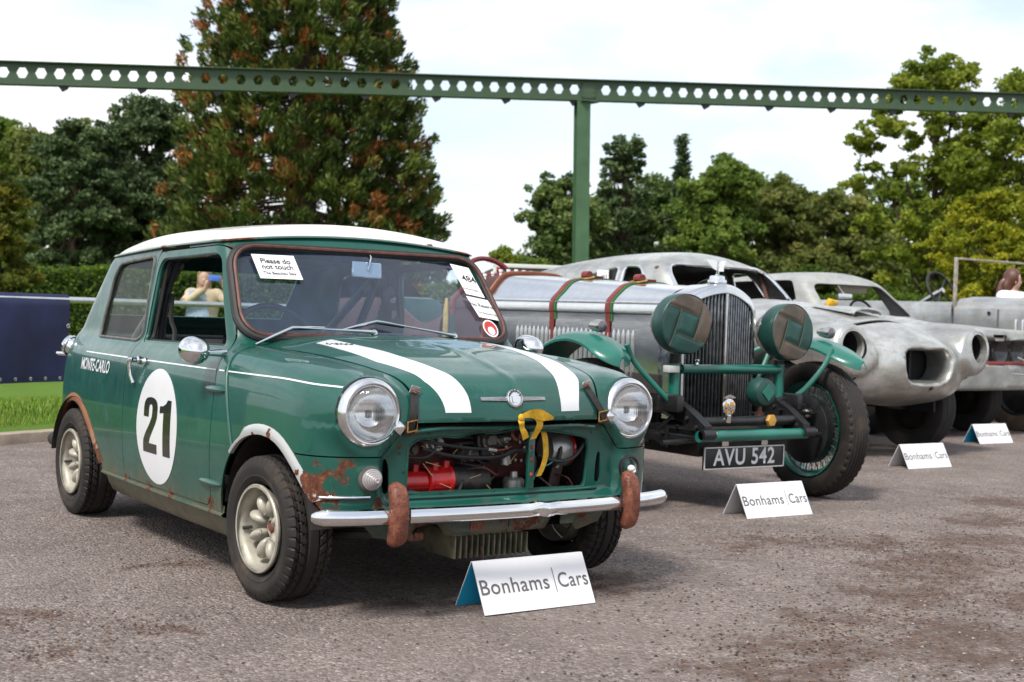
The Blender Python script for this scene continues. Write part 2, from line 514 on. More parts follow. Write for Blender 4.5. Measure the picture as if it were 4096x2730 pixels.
# ------------------------------------------------------------------ shared materials
def m_paint(name, base, spots=(), dirt=(0.16, 0.12, 0.075), dirt_z=(0.20, 0.36), rough=0.32, fade=0.25, specks=True, coat=0.62):
    """old car paint: faded patches, dirt towards the sill, rust where the paint has gone"""
    t = NT(name); co = t.coord(); s = t.sep()
    n1 = t.noise(2.3, 6, 0.6); n2 = t.noise(14, 8, 0.65); n3 = t.noise(70, 5, 0.6)
    c = t.ramp(n1, [(0.3, tuple(x*(1-fade) for x in base)), (0.72, tuple(min(1, x*(1+fade)+0.004) for x in base))])
    # streaky dirt towards the bottom edge
    st = t.noise(9, 7, 0.7, vec=t.mapping((1, 1, 0.25)))
    dz = t.n('ShaderNodeMapRange', {'From Min': dirt_z[0], 'From Max': dirt_z[1], 'To Min': 1.0, 'To Max': 0.0}); t.link(s[2], dz.inputs[0])
    dm = t.math('MULTIPLY', t.ramp(t.math('ADD', t.math('MULTIPLY', st, 0.85), t.math('MULTIPLY', dz.outputs[0], 0.36)), [(0.55, 0.0), (0.70, 1.0)]), dz.outputs[0], True)
    c = t.mix(t.math('MULTIPLY', dm, 0.8), c, dirt)
    # thin overall dust in the hollows of the noise
    dust = t.ramp(n2, [(0.52, 0.0), (0.85, 0.10)]); c = t.mix(dust, c, tuple(min(1, x*1.6+0.03) for x in base))
    scr = t.ramp(t.math('ABSOLUTE', t.math('SUBTRACT', t.noise(5, 4, .55, vec=t.mapping((1.5, 1.5, .5)), dist=2.2), .5)), [(0.0, .30), (.0035, 0.0)])
    scr = t.math('MULTIPLY', scr, t.ramp(t.noise(2.6, 3), [(.54, 0.0), (.64, 1.0)])); c = t.mix(scr, c, tuple(min(1, x*2.2+.08) for x in base))
    mask = None
    for (p, r) in spots:
        d = t.n('ShaderNodeVectorMath', operation='DISTANCE'); t.link(co, d.inputs[0]); d.inputs[1].default_value = p
        k = t.math('SUBTRACT', 1.0, t.math('DIVIDE', d.outputs['Value'], r), True)
        mask = k if mask is None else t.math('MAXIMUM', mask, k)
    if specks:
        sp = t.math('MULTIPLY', t.ramp(n3, [(0.66, 0.0), (0.70, 1.0)]), t.ramp(t.noise(5, 3), [(0.55, 0.0), (0.68, 1.0)]))
    else: sp = None
    if mask is not None:
        rm = t.ramp(t.math('ADD', t.math('MULTIPLY', mask, 0.55), t.math('MULTIPLY', t.noise(24, 8, 0.72), 1.0)), [(0.86, 0.0), (0.885, 1.0)])
        if sp is not None: rm = t.math('MAXIMUM', rm, sp)
    else: rm = sp
    if rm is not None:
        rc = t.ramp(n3, [(0.3, (0.040, 0.014, 0.009)), (0.55, (0.11, 0.036, 0.018)), (0.78, (0.24, 0.095, 0.04))])
        c = t.mix(rm, c, rc)
        t.set(rough=t.mix(rm, t.ramp(n2, [(0.35, rough*0.8), (0.7, rough*1.45)]), (0.85, 0.85, 0.85)))
        t.set(coat=t.math('MULTIPLY', t.math('SUBTRACT', 1.0, t.math('MAXIMUM', rm, dm), True), coat))
        h = t.math('ADD', t.math('MULTIPLY', rm, t.math('SUBTRACT', n3, 1.1)), t.math('MULTIPLY', n1, 0.5))
    else:
        t.set(rough=t.ramp(n2, [(0.35, rough*0.8), (0.7, rough*1.45)]), coat=coat)
        h = n1
    t.set(color=c, coatr=0.035, spec=.30)
    t.bump(h, 0.18, 0.006)
    MATS[name] = t.m; return t.m

def m_chrome(name, rust=0.0, rough=0.07, tint=(0.78, 0.79, 0.80)):
    t = NT(name); t.set(metal=1.0)
    n = t.noise(22, 7, 0.7); n2 = t.noise(120, 4)
    c = t.ramp(t.noise(6, 5), [(0.3, tuple(x*0.86 for x in tint)), (0.7, tint)])
    r = t.ramp(n, [(0.35, rough*0.7), (0.75, rough*2.2)])
    if rust > 0:
        m = t.ramp(n, [(0.78-rust*0.3, 0.0), (0.82-rust*0.3, 1.0)])
        m2 = t.ramp(n2, [(0.70, 0.0), (0.74, 0.8)])
        m = t.math('MAXIMUM', m, t.math('MULTIPLY', m2, rust*2, True))
        c = t.mix(m, c, (0.14, 0.05, 0.02)); r = t.mix(m, r, (0.8, 0.8, 0.8))
        t.set(metal=t.math('SUBTRACT', 1.0, m, True))
    t.set(color=c, rough=r); t.bump(t.noise(4.5, 4), 0.05, 0.01)
    MATS[name] = t.m; return t.m
m_chrome('chrome'); m_chrome('chrome_rusty', rust=0.36); m_chrome('chrome_worn', rust=0.18, rough=0.14)
m_chrome('polished_aluminium', rough=0.15, tint=(0.72, 0.73, 0.74))

def m_rust():
    t = NT('rust'); n = t.noise(30, 8, 0.7); n2 = t.noise(140, 4)
    t.set(color=t.ramp(n, [(0.3, (0.06, 0.018, 0.012)), (0.5, (0.15, 0.045, 0.025)), (0.72, (0.27, 0.10, 0.055))]),
          rough=t.ramp(n2, [(0.4, 0.35), (0.6, 0.8)]), metal=t.ramp(n2, [(0.55, 0.0), (0.62, 0.45)]))
    t.bump(t.math('ADD', n, t.math('MULTIPLY', n2, 0.5)), 0.6, 0.005); MATS['rust'] = t.m
m_rust()
def m_tyre():
    t = NT('tyre_rubber'); n = t.noise(9, 7, 0.65); n2 = t.noise(90, 5)
    t.set(color=t.ramp(n, [(0.3, (0.011, 0.010, 0.0095)), (0.55, (0.021, 0.018, 0.016)), (0.8, (0.075, 0.053, 0.038))]), rough=t.ramp(n, [(0.3, 0.55), (0.7, 0.85)]), spec=0.35)
    t.bump(n2, 0.2, 0.003); MATS['tyre_rubber'] = t.m
m_tyre()
simple('black_rubber', (0.012, 0.012, 0.012), 0.55, nscale=20, namp=0.4)
simple('rubber_brown', (0.10, 0.035, 0.025), 0.6, nscale=25, namp=0.5)
simple('black_metal', (0.012, 0.012, 0.013), 0.38, nscale=14, namp=0.4, bump=0.1)
simple('grimy_black', (0.018, 0.015, 0.013), 0.65, nscale=18, namp=0.5, bump=0.3)
simple('dark_interior', (0.016, 0.017, 0.022), 0.7, nscale=6, namp=0.3)
simple('engine_red', (0.42, 0.008, 0.010), 0.28, nscale=16, namp=0.35, coat=0.4)
simple('engine_dark_red', (0.07, 0.012, 0.010), 0.6, nscale=16, namp=0.6, bump=0.3)
simple('cast_alloy', (0.40, 0.40, 0.38), 0.45, metal=0.8, nscale=20, namp=0.3, bump=0.3)
simple('wheel_paint', (0.33, 0.31, 0.255), 0.42, metal=.15, nscale=16, namp=0.40, coat=0.10)
simple('yellow_webbing', (0.62, 0.36, 0.02), 0.7, nscale=40, namp=0.3, bump=0.5, bscale=200)
simple('white_paint', (0.78, 0.79, 0.80), 0.35, nscale=9, namp=0.05)
simple('decal_white', (0.66, 0.67, 0.69), 0.30, nscale=4, namp=0.05, coat=0.3)
simple('decal_black', (0.012, 0.014, 0.010), 0.25, coat=0.3)
simple('paper_white', (0.80, 0.80, 0.82), 0.55)
simple('ink_dark', (0.035, 0.032, 0.032), 0.6)
simple('ink_grey', (0.12, 0.12, 0.12), 0.6)
simple('ink_red', (0.45, 0.04, 0.03), 0.6)
simple('leather_strap', (0.02, 0.017, 0.015), 0.6, nscale=30, namp=0.5, bump=0.4)
simple('headlining', (0.30, 0.28, 0.24), 0.8, nscale=8, namp=0.15)
def m_glass(name, tint=(0.9, 0.95, 0.95), dirt=0.12, rough=0.0, dirt_sky_col=(0.45, 0.47, 0.48), refl=0.5, base=.035):
    """clear sheet with a film of dust or painted sky reflection: transparent + gloss + diffuse"""
    t = NT(name); tr = t.n('ShaderNodeBsdfTransparent'); tr.inputs[0].default_value = tint+(1,)
    gl = t.n('ShaderNodeBsdfGlossy'); gl.inputs['Roughness'].default_value = 0.03+rough
    gl.inputs[0].default_value = (1, 1, 1, 1)
    df = t.n('ShaderNodeBsdfDiffuse'); df.inputs[0].default_value = dirt_sky_col+(1,)
    fc = t.n('ShaderNodeLayerWeight', {'Blend': 0.5})
    fr = t.math('ADD', t.math('MULTIPLY', t.math('POWER', fc.outputs['Facing'], 4.0), refl), base, True)
    mx = t.n('ShaderNodeMixShader'); t.link(fr, mx.inputs[0]); t.link(tr.outputs[0], mx.inputs[1]); t.link(gl.outputs[0], mx.inputs[2])
    n = t.noise(5, 9, 0.7); n2 = t.noise(60, 3)
    streak = t.noise(16, 6, 0.7, vec=t.mapping((1, 1, 0.12)))
    d = t.math('MULTIPLY', t.ramp(t.math('ADD', t.math('MULTIPLY', n, 0.6), t.math('MULTIPLY', streak, 0.4)), [(0.36, 0.25), (0.72, 1.0)]), dirt)
    sc = t.ramp(t.math('ABSOLUTE', t.math('SUBTRACT', t.noise(7, 5, 0.6, dist=1.5), 0.5)), [(0.0, 0.22), (0.006, 0.0)])
    sc = t.math('MULTIPLY', sc, t.ramp(t.noise(3.0, 2), [(0.50, 0.0), (0.64, 1.0)]))
    d = t.math('MAXIMUM', d, sc)
    mx2 = t.n('ShaderNodeMixShader'); t.link(d, mx2.inputs[0]); t.link(mx.outputs[0], mx2.inputs[1]); t.link(df.outputs[0], mx2.inputs[2])
    t.link(mx2.outputs[0], t.out.inputs[0]); MATS[name] = t.m; return t.m
m_glass('screen_glass', tint=(0.74, 0.86, 1.0), dirt=0.13, dirt_sky_col=(0.19, 0.30, 0.50), refl=.6, base=.075)  # blue tint and film colour paint in reflected sky, along with real dust
m_glass('side_glass', tint=(0.80, 0.86, 0.84), dirt=0.10, dirt_sky_col=(0.30, 0.34, 0.32), refl=.12)
def m_lens():
    t = NT('lamp_lens'); tr = t.n('ShaderNodeBsdfRefraction', {'IOR': 1.04, 'Roughness': 0.03}); tr.inputs[0].default_value = (0.96, 0.97, 0.97, 1)
    gl = t.n('ShaderNodeBsdfGlossy', {'Roughness': 0.03}); fc = t.n('ShaderNodeLayerWeight', {'Blend': 0.5}); fr = t.math('ADD', t.math('MULTIPLY', t.math('POWER', fc.outputs['Facing'], 3.0), .6), 0.10, True)
    mx = t.n('ShaderNodeMixShader'); t.link(fr, mx.inputs[0]); t.link(tr.outputs[0], mx.inputs[1]); t.link(gl.outputs[0], mx.inputs[2])
    w = t.n('ShaderNodeTexWave', {'Scale': 38.0, 'Distortion': 0.6, 'Detail': 1.0}, wave_type='BANDS', bands_direction='X'); t.link(t.coord(), w.inputs['Vector'])
    w2 = t.n('ShaderNodeTexWave', {'Scale': 14.0, 'Distortion': 0.3}, wave_type='BANDS', bands_direction='Z'); t.link(t.coord(), w2.inputs['Vector'])
    b = t.n('ShaderNodeBump', {'Strength': 0.6, 'Distance': 0.004}); t.link(t.math('ADD', w.outputs['Fac'], t.math('MULTIPLY', w2.outputs['Fac'], 0.5)), b.inputs['Height'])
    for nd in (tr, gl): t.link(b.outputs[0], nd.inputs['Normal'])
    df = t.n('ShaderNodeBsdfDiffuse'); df.inputs[0].default_value = (.85, .87, .88, 1); t.link(b.outputs[0], df.inputs['Normal']); mx3 = t.n('ShaderNodeMixShader'); mx3.inputs[0].default_value = .11; t.link(mx.outputs[0], mx3.inputs[1]); t.link(df.outputs[0], mx3.inputs[2])
    t.link(mx3.outputs[0], t.out.inputs[0]); MATS['lamp_lens'] = t.m
m_lens()
# ================================================================== the green racing saloon (nearest car)
mini = empty('saloon_car', (0, 0, 0), 0, 'small green racing saloon with white roof, roundel 21 and bare engine opening', 'car')

_W = spline([0.10, 0.20, 0.235, 0.30, 0.40, 0.50, 0.60, 0.70, 0.74, 0.78, 0.84], [-.075, -.035, -.023, -.011, -.002, 0, -.004, -.014, -.022, -.033, -.055])
_w = spline([-.56, -.50, -.43, -.36, -.28, -.15, 0, .3, .6, 1.0, 1.4, 1.7, 2.0, 2.2, 2.35, 2.46], [.575, .612, .648, .669, .682, .691, .695, .698, .698, .694, .685, .675, .661, .645, .62, .585])
_zw = spline([-.50, -.43, -.38, -.30, -.20, -.10, 0, .2, .35, .5], [.715, .742, .754, .770, .786, .798, .807, .819, .826, .828])
_zc = spline([-.56, -.50, -.46, -.42, -.36, -.28, -.20, -.10, .03, .114, .30, .40, .50], [.716, .735, .748, .762, .780, .802, .818, .834, .848, .857, .868, .870, .870])
_xb = spline([-.52, -.46, -.405, -.229, -.045, .142, .30, .45], [.355, .362, .382, .429, .471, .503, .522, .53])
def _lower(x, y, z):
    ax = np.abs(x)
    side = ax-(_w(y)+_W(z))
    q = np.clip(1-(ax/(0.40+.10*sstep(-.45, .15, y)))**2, 0, 1)
    zw = np.where(y < 0.5, _zw(np.minimum(y, .5)), .828); zc = np.where(y < .5, _zc(np.minimum(y, .5)), .87)
    # bonnet swage down the middle
    zt = zw+(zc-zw)*q*(2-q)*0.72+(zc-zw)*0.28*q+0.004*np.exp(-(ax/0.018)**2)*(1-sstep(-.05, .10, y))
    top = (z-zt)*0.97
    # nose / front face
    nose = -.513+.052*np.clip(ax/.36, 0, 1.6)**2
    low = -.478+.030*(ax/.5)**3
    m = np.interp(z, [.30, .38, .45, .52, .58, .62], [.44, .462, .472, .468, .430, .37])
    rec = .030*(1-sstep(m-.022, m+.022, ax))*(1-sstep(.585, .615, z))*sstep(.34, .38, z)
    low = low+rec-.010*np.exp(-((ax-.509)**2+(z-.447)**2)/.0022)
    k = sstep(.600, .622, z)
    yf = low*(1-k)+np.minimum(nose, -.40)*k
    front = yf-y
    tail = y-(2.44-.35*np.clip(z-.55, 0, 1)**1.5-.10*np.clip(.40-z, 0, 1))
    b = smax(smax(side, top, .11), front, .115)
    b = smax(b, tail, .20)
    r = np.sqrt((ax-.512)**2+(z-.647)**2)-.112
    pod = smax(smax(r, -.428-y, .012), y-.12, .05)
    return smin(b, pod, .055)
def _house(x, y, z):
    ax = np.abs(x)
    side = (ax-(.608-(z-.805)*.135-.030*sstep(1.15, 2.05, y)+.004*np.sin(np.clip((z-.8)/.4, 0, 1)*PI)))*.985
    ws = (-(y-.372-.030*(ax/.57)**2)*.35+(z-.86)*.25)/.43
    rear = ((y-2.30+.03*(ax/.5)**2)*.37+(z-.86)*.33)/.496
    roof = (z-(1.300-.050*(ax/.5)**2-.045*((y-1.05)/.8)**2-.015*np.clip((y-1.05)/.9, 0, 2)**3))*.98
    return smax(smax(smax(smax(side, ws, .055), rear, .11), roof, .050), .79-z, .02)
def mini_f(x, y, z): return smin(_lower(x, y, z), _house(x, y, z), .030)
def _zg(x, y):      # drip-rail height
    ax = np.abs(x)
    side = np.interp(y, [.60, 1.15, 1.92, 2.1], [1.203, 1.190, 1.160, 1.150])
    fr = .038*np.clip(1-(ax/.53)**2, 0, 1)
    return side+fr*np.where(y < 1.2, 1-sstep(.62, .85, y), sstep(1.7, 1.9, y))

WS_POLY = rpoly([(-.585, -.010), (.585, -.010), (.537, .405), (-.537, .405)], [.13, .13, .10, .10], 8)   # (x, v) up the screen
DOOR_WIN = rpoly([(.440, .812), (1.278, .803), (1.238, 1.142), (.640, 1.158)], [.03, .04, .06, .05], 5)
Q_WIN = rpoly([(1.312, .806), (1.915, .806), (1.820, 1.078), (1.765, 1.128), (1.300, 1.152)], [.05, .06, .05, .05, .045], 5)
DOOR = rpoly([(.366, .262), (1.285, .258), (1.294, .82), (1.266, 1.170), (.622, 1.186), (.400, .835), (.352, .70)], [.05, .06, .3, .05, .05, .2, .2], 5)
FARCH = [(.285, .10), (.282, .254), (.255, .36), (.20, .45), (.10, .525), (-.03, .556), (-.16, .54), (-.27, .475), (-.345, .39), (-.40, .30), (-.43, .10)]
FARCH = [(p.x, p.y) for p in smoothpath([(a, b, 0) for a, b in FARCH], 4)]
RARCH = [(1.585, .05), (1.60, .245), (1.67, .34), (1.755, .42), (1.88, .495), (2.01, .520), (2.13, .495), (2.22, .43), (2.28, .33), (2.31, .2), (2.32, .05)]
RARCH = [(p.x, p.y) for p in smoothpath([(a, b, 0) for a, b in RARCH], 4)]
_ybead = spline([.45, .497, .643, .75, .86], [.150, .172, .233, .283, .345])
G = .0022
def _wsv(y, z): return (z-.86)*.814+(y-.372)*.581   # distance up the screen

mini_V, mini_T = surfnet(mini_f, (-.75, -.60, .18), (.75, 2.56, 1.36), .0155)
def region(*rs):
    V, T = mini_V, mini_T
    # quick reject first
    for r in rs:
        R = r(*V.T); k = (R > 0)[T].any(1); T = T[k]
        u = np.unique(T); mp = -np.ones(len(V), int); mp[u] = np.arange(len(u)); V, T = V[u], mp[T]
        if len(T) == 0: return V, T
        V, T = clip(mini_f, V, T, r)
    return V, T
def refine(V, T, n=1, f=None):
    for _ in range(n):
        e = np.sort(np.concatenate([T[:, [0, 1]], T[:, [1, 2]], T[:, [2, 0]]]), 1)
        u, inv = np.unique(e, axis=0, return_inverse=True); inv = inv.ravel()
        m = len(T); mid = len(V)+inv; a, b, c = mid[:m], mid[m:2*m], mid[2*m:]
        V = np.concatenate([V, project(f or mini_f, (V[u[:, 0]]+V[u[:, 1]])/2, 1)])
        T = np.concatenate([np.stack([T[:, 0], a, c], 1), np.stack([T[:, 1], b, a], 1), np.stack([T[:, 2], c, b], 1), np.stack([a, b, c], 1)])
    return V, T
below = lambda x, y, z: _zg(x, y)-z
house_side = lambda x, y, z: np.abs(x)

SP = [((-.66, -.36, .43), .13), ((-.645, -.39, .38), .14), ((-.60, -.44, .47), .10), ((-.66, -.33, .36), .12), ((-.57, -.46, .50), .05), ((-.40, -.45, .545), .05),
      ((-.60, .34, .84), .05), ((-.69, .37, .26), .08), ((.37, -.44, .60), .05), ((.45, -.45, .40), .04), ((.64, -.40, .45), .05), ((.60, -.42, .52), .04),
      ((-.54, .62, 1.19), .05), ((-.66, 1.62, .26), .08), ((-.68, 1.28, .25), .06), ((-.68, 1.0, .25), .06), ((-.68, .75, .25), .07), ((-.45, .35, .85), .03),
      ((-.60, 1.33, .79), .03), ((-.48, -.45, .37), .05), ((-.36, -.46, .58), .03), ((.30, -.47, .60), .04), ((-.56, 1.2, 1.18), .05)]
m_paint('mini_green', (0.0025, 0.066, 0.048), SP, rough=0.34, dirt_z=(.20, .42), dirt=(.13, .105, .065))
m_paint('roof_white', (0.64, 0.64, 0.605), [((-.5, .62, 1.21), .09), ((-.52, .85, 1.20), .07), ((-.52, 1.05, 1.19), .07), ((-.52, 1.35, 1.185), .05), ((-.5, 1.75, 1.17), .06), ((-.2, .62, 1.235), .05), ((.35, .64, 1.22), .05), ((.5, .63, 1.21), .05)],
        dirt=(0.30, 0.27, 0.21), dirt_z=(1.14, 1.29), fade=0.14, rough=0.42)
m_paint('arch_primer', (0.36, 0.37, 0.37), [((-.68, .24, .42), .08), ((-.69, -.12, .55), .05), ((-.66, -.36, .42), .16), ((-.66, 1.75, .42), .34), ((-.66, 2.1, .5), .3), ((-.69, .0, .55), .04), ((-.69, -.3, .46), .05), ((.66, -.36, .42), .2), ((.66, 1.8, .42), .5)], dirt=(0.3, 0.22, 0.15), fade=0.1)
GREEN = MATS['mini_green']
m_paint('arch_rust', (0.20, 0.085, 0.04), [((-.66, 1.65, .3), .2), ((-.66, 2.2, .45), .2)], dirt=(.36, .34, .30), dirt_z=(.20, .50), fade=.4, coat=0.0, rough=.7)

# --- bonnet
gap = lambda v: v-G
bon = region(lambda x, y, z: .302-y-.02*(np.abs(x)/.53)**2, lambda x, y, z: _xb(y)-G*2.6-np.abs(x), lambda x, y, z: z-.621+.004*(np.abs(x)/.36)**2, lambda x, y, z: 1.0-z)
bonnet = shell('bonnet', mini_f, *bon, GREEN, mini, .006)
bonR = refine(*bon, 1)
for sx, k in ((-1, 1.0), (1, .97)):
    so = lambda y: np.interp(y, [-.50, -.48, -.42, -.22, .0, .17, .3], [.262, .268, .311, .375, .391, .398, .400])*k
    si = lambda y: np.interp(y, [-.50, -.48, -.435, -.24, .0, .12, .3], [.180, .184, .200, .262, .302, .318, .325])*k
    s = clip(mini_f, *bonR, lambda x, y, z: (x*sx-si(y))); s = clip(mini_f, *s, lambda x, y, z: so(y)-x*sx)
    s = clip(mini_f, *s, lambda x, y, z: z-.649); s = clip(mini_f, *s, lambda x, y, z: .175-.5*(x*sx-.38)-y)
    shell('stripe', mini_f, *s, MATS['decal_white'], bonnet, .0010, .0014, 0)
# --- wings (over the headlamp, along the side and down behind the wheel)
hl_hole = lambda x, y, z: np.where(y < -.36, np.hypot(np.abs(x)-.512, z-.647)-.088, 1.0)
def farch(x, y, z): return -polydist(y, z, FARCH)
for sx in (-1, 1):
    sd = lambda x, y, z, sx=sx: x*sx-.30
    w = region(sd, lambda x, y, z: 1.0-z, lambda x, y, z: _ybead(z)-G-y, lambda x, y, z: np.abs(x)-_xb(y)-G*1.6,
               lambda x, y, z: np.where(y < .05, z-.515, .3), farch, hl_hole, lambda x, y, z: np.where((y > .05), z-.20, .3),
               lambda x, y, z: np.where((y < -.3) & (np.abs(x) < .47), z-.60+1.2*np.clip(np.abs(x)-.395, 0, .2), .3))
    shell('front_wing', mini_f, *w, GREEN, mini, .005)
# --- front panel with the engine opening and the two side slots
AP = [(-.372, .398), (.322, .390), (.336, .50), (.331, .550), (.20, .574), (.10, .580), (.03, .586), (-.05, .574), (-.12, .579), (-.20, .563), (-.25, .568), (-.335, .561), (-.367, .540)]
AP = rpoly(AP, .010, 3)
SL = rpoly([(.372, .40), (.388, .39), (.402, .41), (.398, .50), (.388, .512), (.376, .48)], .01, 3)
def ap_r(x, y, z): return -polydist(x, z, AP)
def sl_r(x, y, z): return -np.maximum(polydist(x, z, SL), polydist(-x-.06, z, SL))
fp = region(lambda x, y, z: -.16-y, lambda x, y, z: np.minimum(np.maximum(.515-G*2-z, np.where(np.abs(x) < .47, .60-2*G-1.2*np.clip(np.abs(x)-.395, 0, .2)-z, -1)), .612-z), lambda x, y, z: z-.305, farch, ap_r, sl_r)
front_panel = shell('front_panel', mini_f, *fp, GREEN, mini, .006)
# --- scuttle, screen surround and the pillars ahead of the doors
sc = region(lambda x, y, z: np.maximum(y-_ybead(np.clip(z, .45, .86))-G, np.where(z > .80, y-.305+.02*(np.abs(x)/.53)**2, -1)), lambda x, y, z: .95-y, below,
            lambda x, y, z: np.where((z > .60) & (y < .315), np.maximum(.53-np.abs(x), np.where(np.abs(x) > .53, y-.24, -1)), 1.0),
            lambda x, y, z: -polydist(y, z, DOOR)-G, farch, lambda x, y, z: z-.238,
            lambda x, y, z: np.where((_house(x, y, z) < .03) & (y < .72) & (np.abs(x) < .60), -polydist(x, _wsv(y, z), WS_POLY), .2),
            lambda x, y, z: np.where(y > .5, z-.9, 1.0))
shell('scuttle_panel', mini_f, *sc, GREEN, mini, .006)
# --- doors
for sx in (-1, 1):
    sd = lambda x, y, z, sx=sx: x*sx-.30
    d = region(sd, lambda x, y, z: polydist(y, z, DOOR)-G, lambda x, y, z: -polydist(y, z, DOOR_WIN), below)
    door = shell('door', mini_f, *d, GREEN, mini, .010)
    if sx < 0: door_R = door; doorV = d
# --- rear quarters with the side windows, tail panel
for sx in (-1, 1):
    sd = lambda x, y, z, sx=sx: x*sx-.0005
    q = region(sd, lambda x, y, z: y-1.24, below, lambda x, y, z: -polydist(y, z, DOOR)-G, lambda x, y, z: -polydist(y, z, Q_WIN), lambda x, y, z: z-.232+.02*sstep(2.1, 2.4, y), lambda x, y, z: -polydist(y, z, RARCH),
               lambda x, y, z: np.where((y > 1.9) & (np.abs(x) < .47) & (z > .87), np.maximum(np.maximum(np.abs(x)-.44, .90-z), z-1.12), .2))
    quarter = shell('rear_quarter', mini_f, *q, GREEN, mini, .006)
    if sx < 0: quarter_R = quarter; quarterV = q
    gq = region(sd, lambda x, y, z: polydist(y, z, Q_WIN)+.012, lambda x, y, z: z-.78)
    sheet('side_window', mini_f, *gq, MATS['side_glass'], mini, -.008)
    # seal round the side window
    pts = np.array([(sx*.56, a, b) for a, b in Q_WIN]); 
    for _ in range(8): pts[:, 0] -= mini_f(*pts.T)/np.where(np.abs(grad(mini_f, pts)[:, 0]) > .2, grad(mini_f, pts)[:, 0], sx)
    P = [tuple(p) for p in pts]; MB().tube(P+P[:2], .0075, 8, False).build('window_seal', simple('seal_grey', (.10, .10, .095), .6, nscale=20, namp=.5), mini)
    bq = region(sd, lambda x, y, z: y-1.9, lambda x, y, z: .45-np.abs(x), lambda x, y, z: z-.89, lambda x, y, z: 1.13-z)
    sheet('rear_window', mini_f, *bq, MATS['side_glass'], mini, -.006)
# --- roof
rf = region(lambda x, y, z: z-_zg(x, y)-.002)
roof = shell('roof', mini_f, *rf, MATS['roof_white'], mini, .006)
# drip rail: flange following the roof edge
rv, rt = rf
def rail_pts():
    a = np.linspace(0, 2*PI, 160, endpoint=False); dx, dy = np.cos(a), np.sin(a); lo = np.full(a.shape, .1); hi = np.full(a.shape, 1.6)
    for _ in range(30):
        m = (lo+hi)/2; px, py = dx*m, 1.25+dy*m; v = mini_f(px, py, _zg(px, py)); hi = np.where(v > 0, m, hi); lo = np.where(v > 0, lo, m)
    px, py = dx*lo, 1.25+dy*lo; pz = _zg(px, py)
    return [tuple(map(float, t)) for t in zip(px, py, pz, dx, dy)]
RP = rail_pts(); n = len(RP)
mb = MB(); vs = []
for (x, y, z, dx, dy) in RP:
    for (o, h) in ((-.006, .006), (.010, .005), (.016, .001), (.016, -.003), (.010, -.004), (-.006, -.007)): vs.append((x+dx*o, y+dy*o, z+h))
mb.add(vs, [(i*6+k, i*6+(k+1) % 6, ((i+1) % n)*6+(k+1) % 6, ((i+1) % n)*6+k) for i in range(n) for k in range(6)])
mb.build('drip_rail', m_paint('rail_paint', (0.07, 0.13, 0.11), [((-.5, .63, 1.2), .2), ((.5, .63, 1.2), .1), ((-.55, 1.2, 1.19), .12)], dirt_z=(0, .1)), mini)
# roof lining
lin = region(lambda x, y, z: z-_zg(x, y)-.004)
shell('roof_lining', mini_f, *lin, MATS['headlining'], mini, .003, -.018)
# --- windscreen glass and its rubber
gv = region(lambda x, y, z: np.where((_house(x, y, z) < .03) & (y < .72), polydist(x, _wsv(y, z), WS_POLY)+.010, -1.0))
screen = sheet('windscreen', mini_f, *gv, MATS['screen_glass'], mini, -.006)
def on_screen_a(x, v, out=0.0):
    x = np.asarray(x, float); v = np.asarray(v, float); p = np.stack([x, .372+.581*v, .86+.814*v], 1); dr = np.array([0, -.814, .581])
    for _ in range(6): p = p-dr*mini_f(*p.T)[:, None]
    return p+dr*out
def on_screen(x, v, out=0.0): return tuple(on_screen_a([x], [v], out)[0])
P = [on_screen(a, b, .004) for a, b in WS_POLY]
MB().tube(P+P[:2], .017, 10, False).build('screen_rubber', MATS['black_rubber'], mini)
cx, cv = 0.0, .20
P2 = [on_screen(cx+(a-cx)*.985, cv+(b-cv)*.965, .019) for a, b in WS_POLY]
MB().tube(P2+P2[:2], .0065, 6, False).build('screen_trim', MATS['rubber_brown'], mini)
# inner edge of the door-window aperture
for sx in (-1, 1):
    pts = np.array([(sx*.56, a, b) for a, b in DOOR_WIN])
    for _ in range(8): pts[:, 0] -= mini_f(*pts.T)*sx
    pts[:, 0] -= sx*.012
    P = [tuple(p) for p in pts]; MB().tube(P+P[:2], .009, 8, False).build('door_frame', GREEN, mini)
    pi = [(p[0]-sx*.02, .985*(p[1]-.9)+.9, .985*(p[2]-1)+1.0) for p in P]
    MB().tube(pi+pi[:2], .010, 6, False).build('door_seal', MATS['black_rubber'], mini)

def side_a(y, z, sx=-1, out=0.0):
    y = np.asarray(y, float); p = np.stack([np.full(y.shape, sx*.66), y, np.asarray(z, float)+0*y], 1)
    for _ in range(7): p[:, 0] -= sx*mini_f(*p.T)
    p[:, 0] += sx*out; return p
def side_x(y, z, sx=-1, out=0.0): return float(side_a([y], [z], sx, out)[0, 0])
def front_y(x, z, out=0.0):
    p = np.array([[x, -.45, z]], float)
    for _ in range(12): p[:, 1] += mini_f(*p.T)*.9
    return float(p[0, 1])-out
def top_z(x, y, out=0.0):
    p = np.array([[x, y, .80]], float)
    for _ in range(8): p[:, 2] -= mini_f(*p.T)
    return float(p[0, 2])+out
def mapverts(me, fn):
    n = len(me.vertices); co = np.empty(n*3, np.float32); me.vertices.foreach_get('co', co); co = co.reshape(n, 3).astype(float)
    me.vertices.foreach_set('co', np.asarray(fn(co), np.float32).ravel()); me.update()

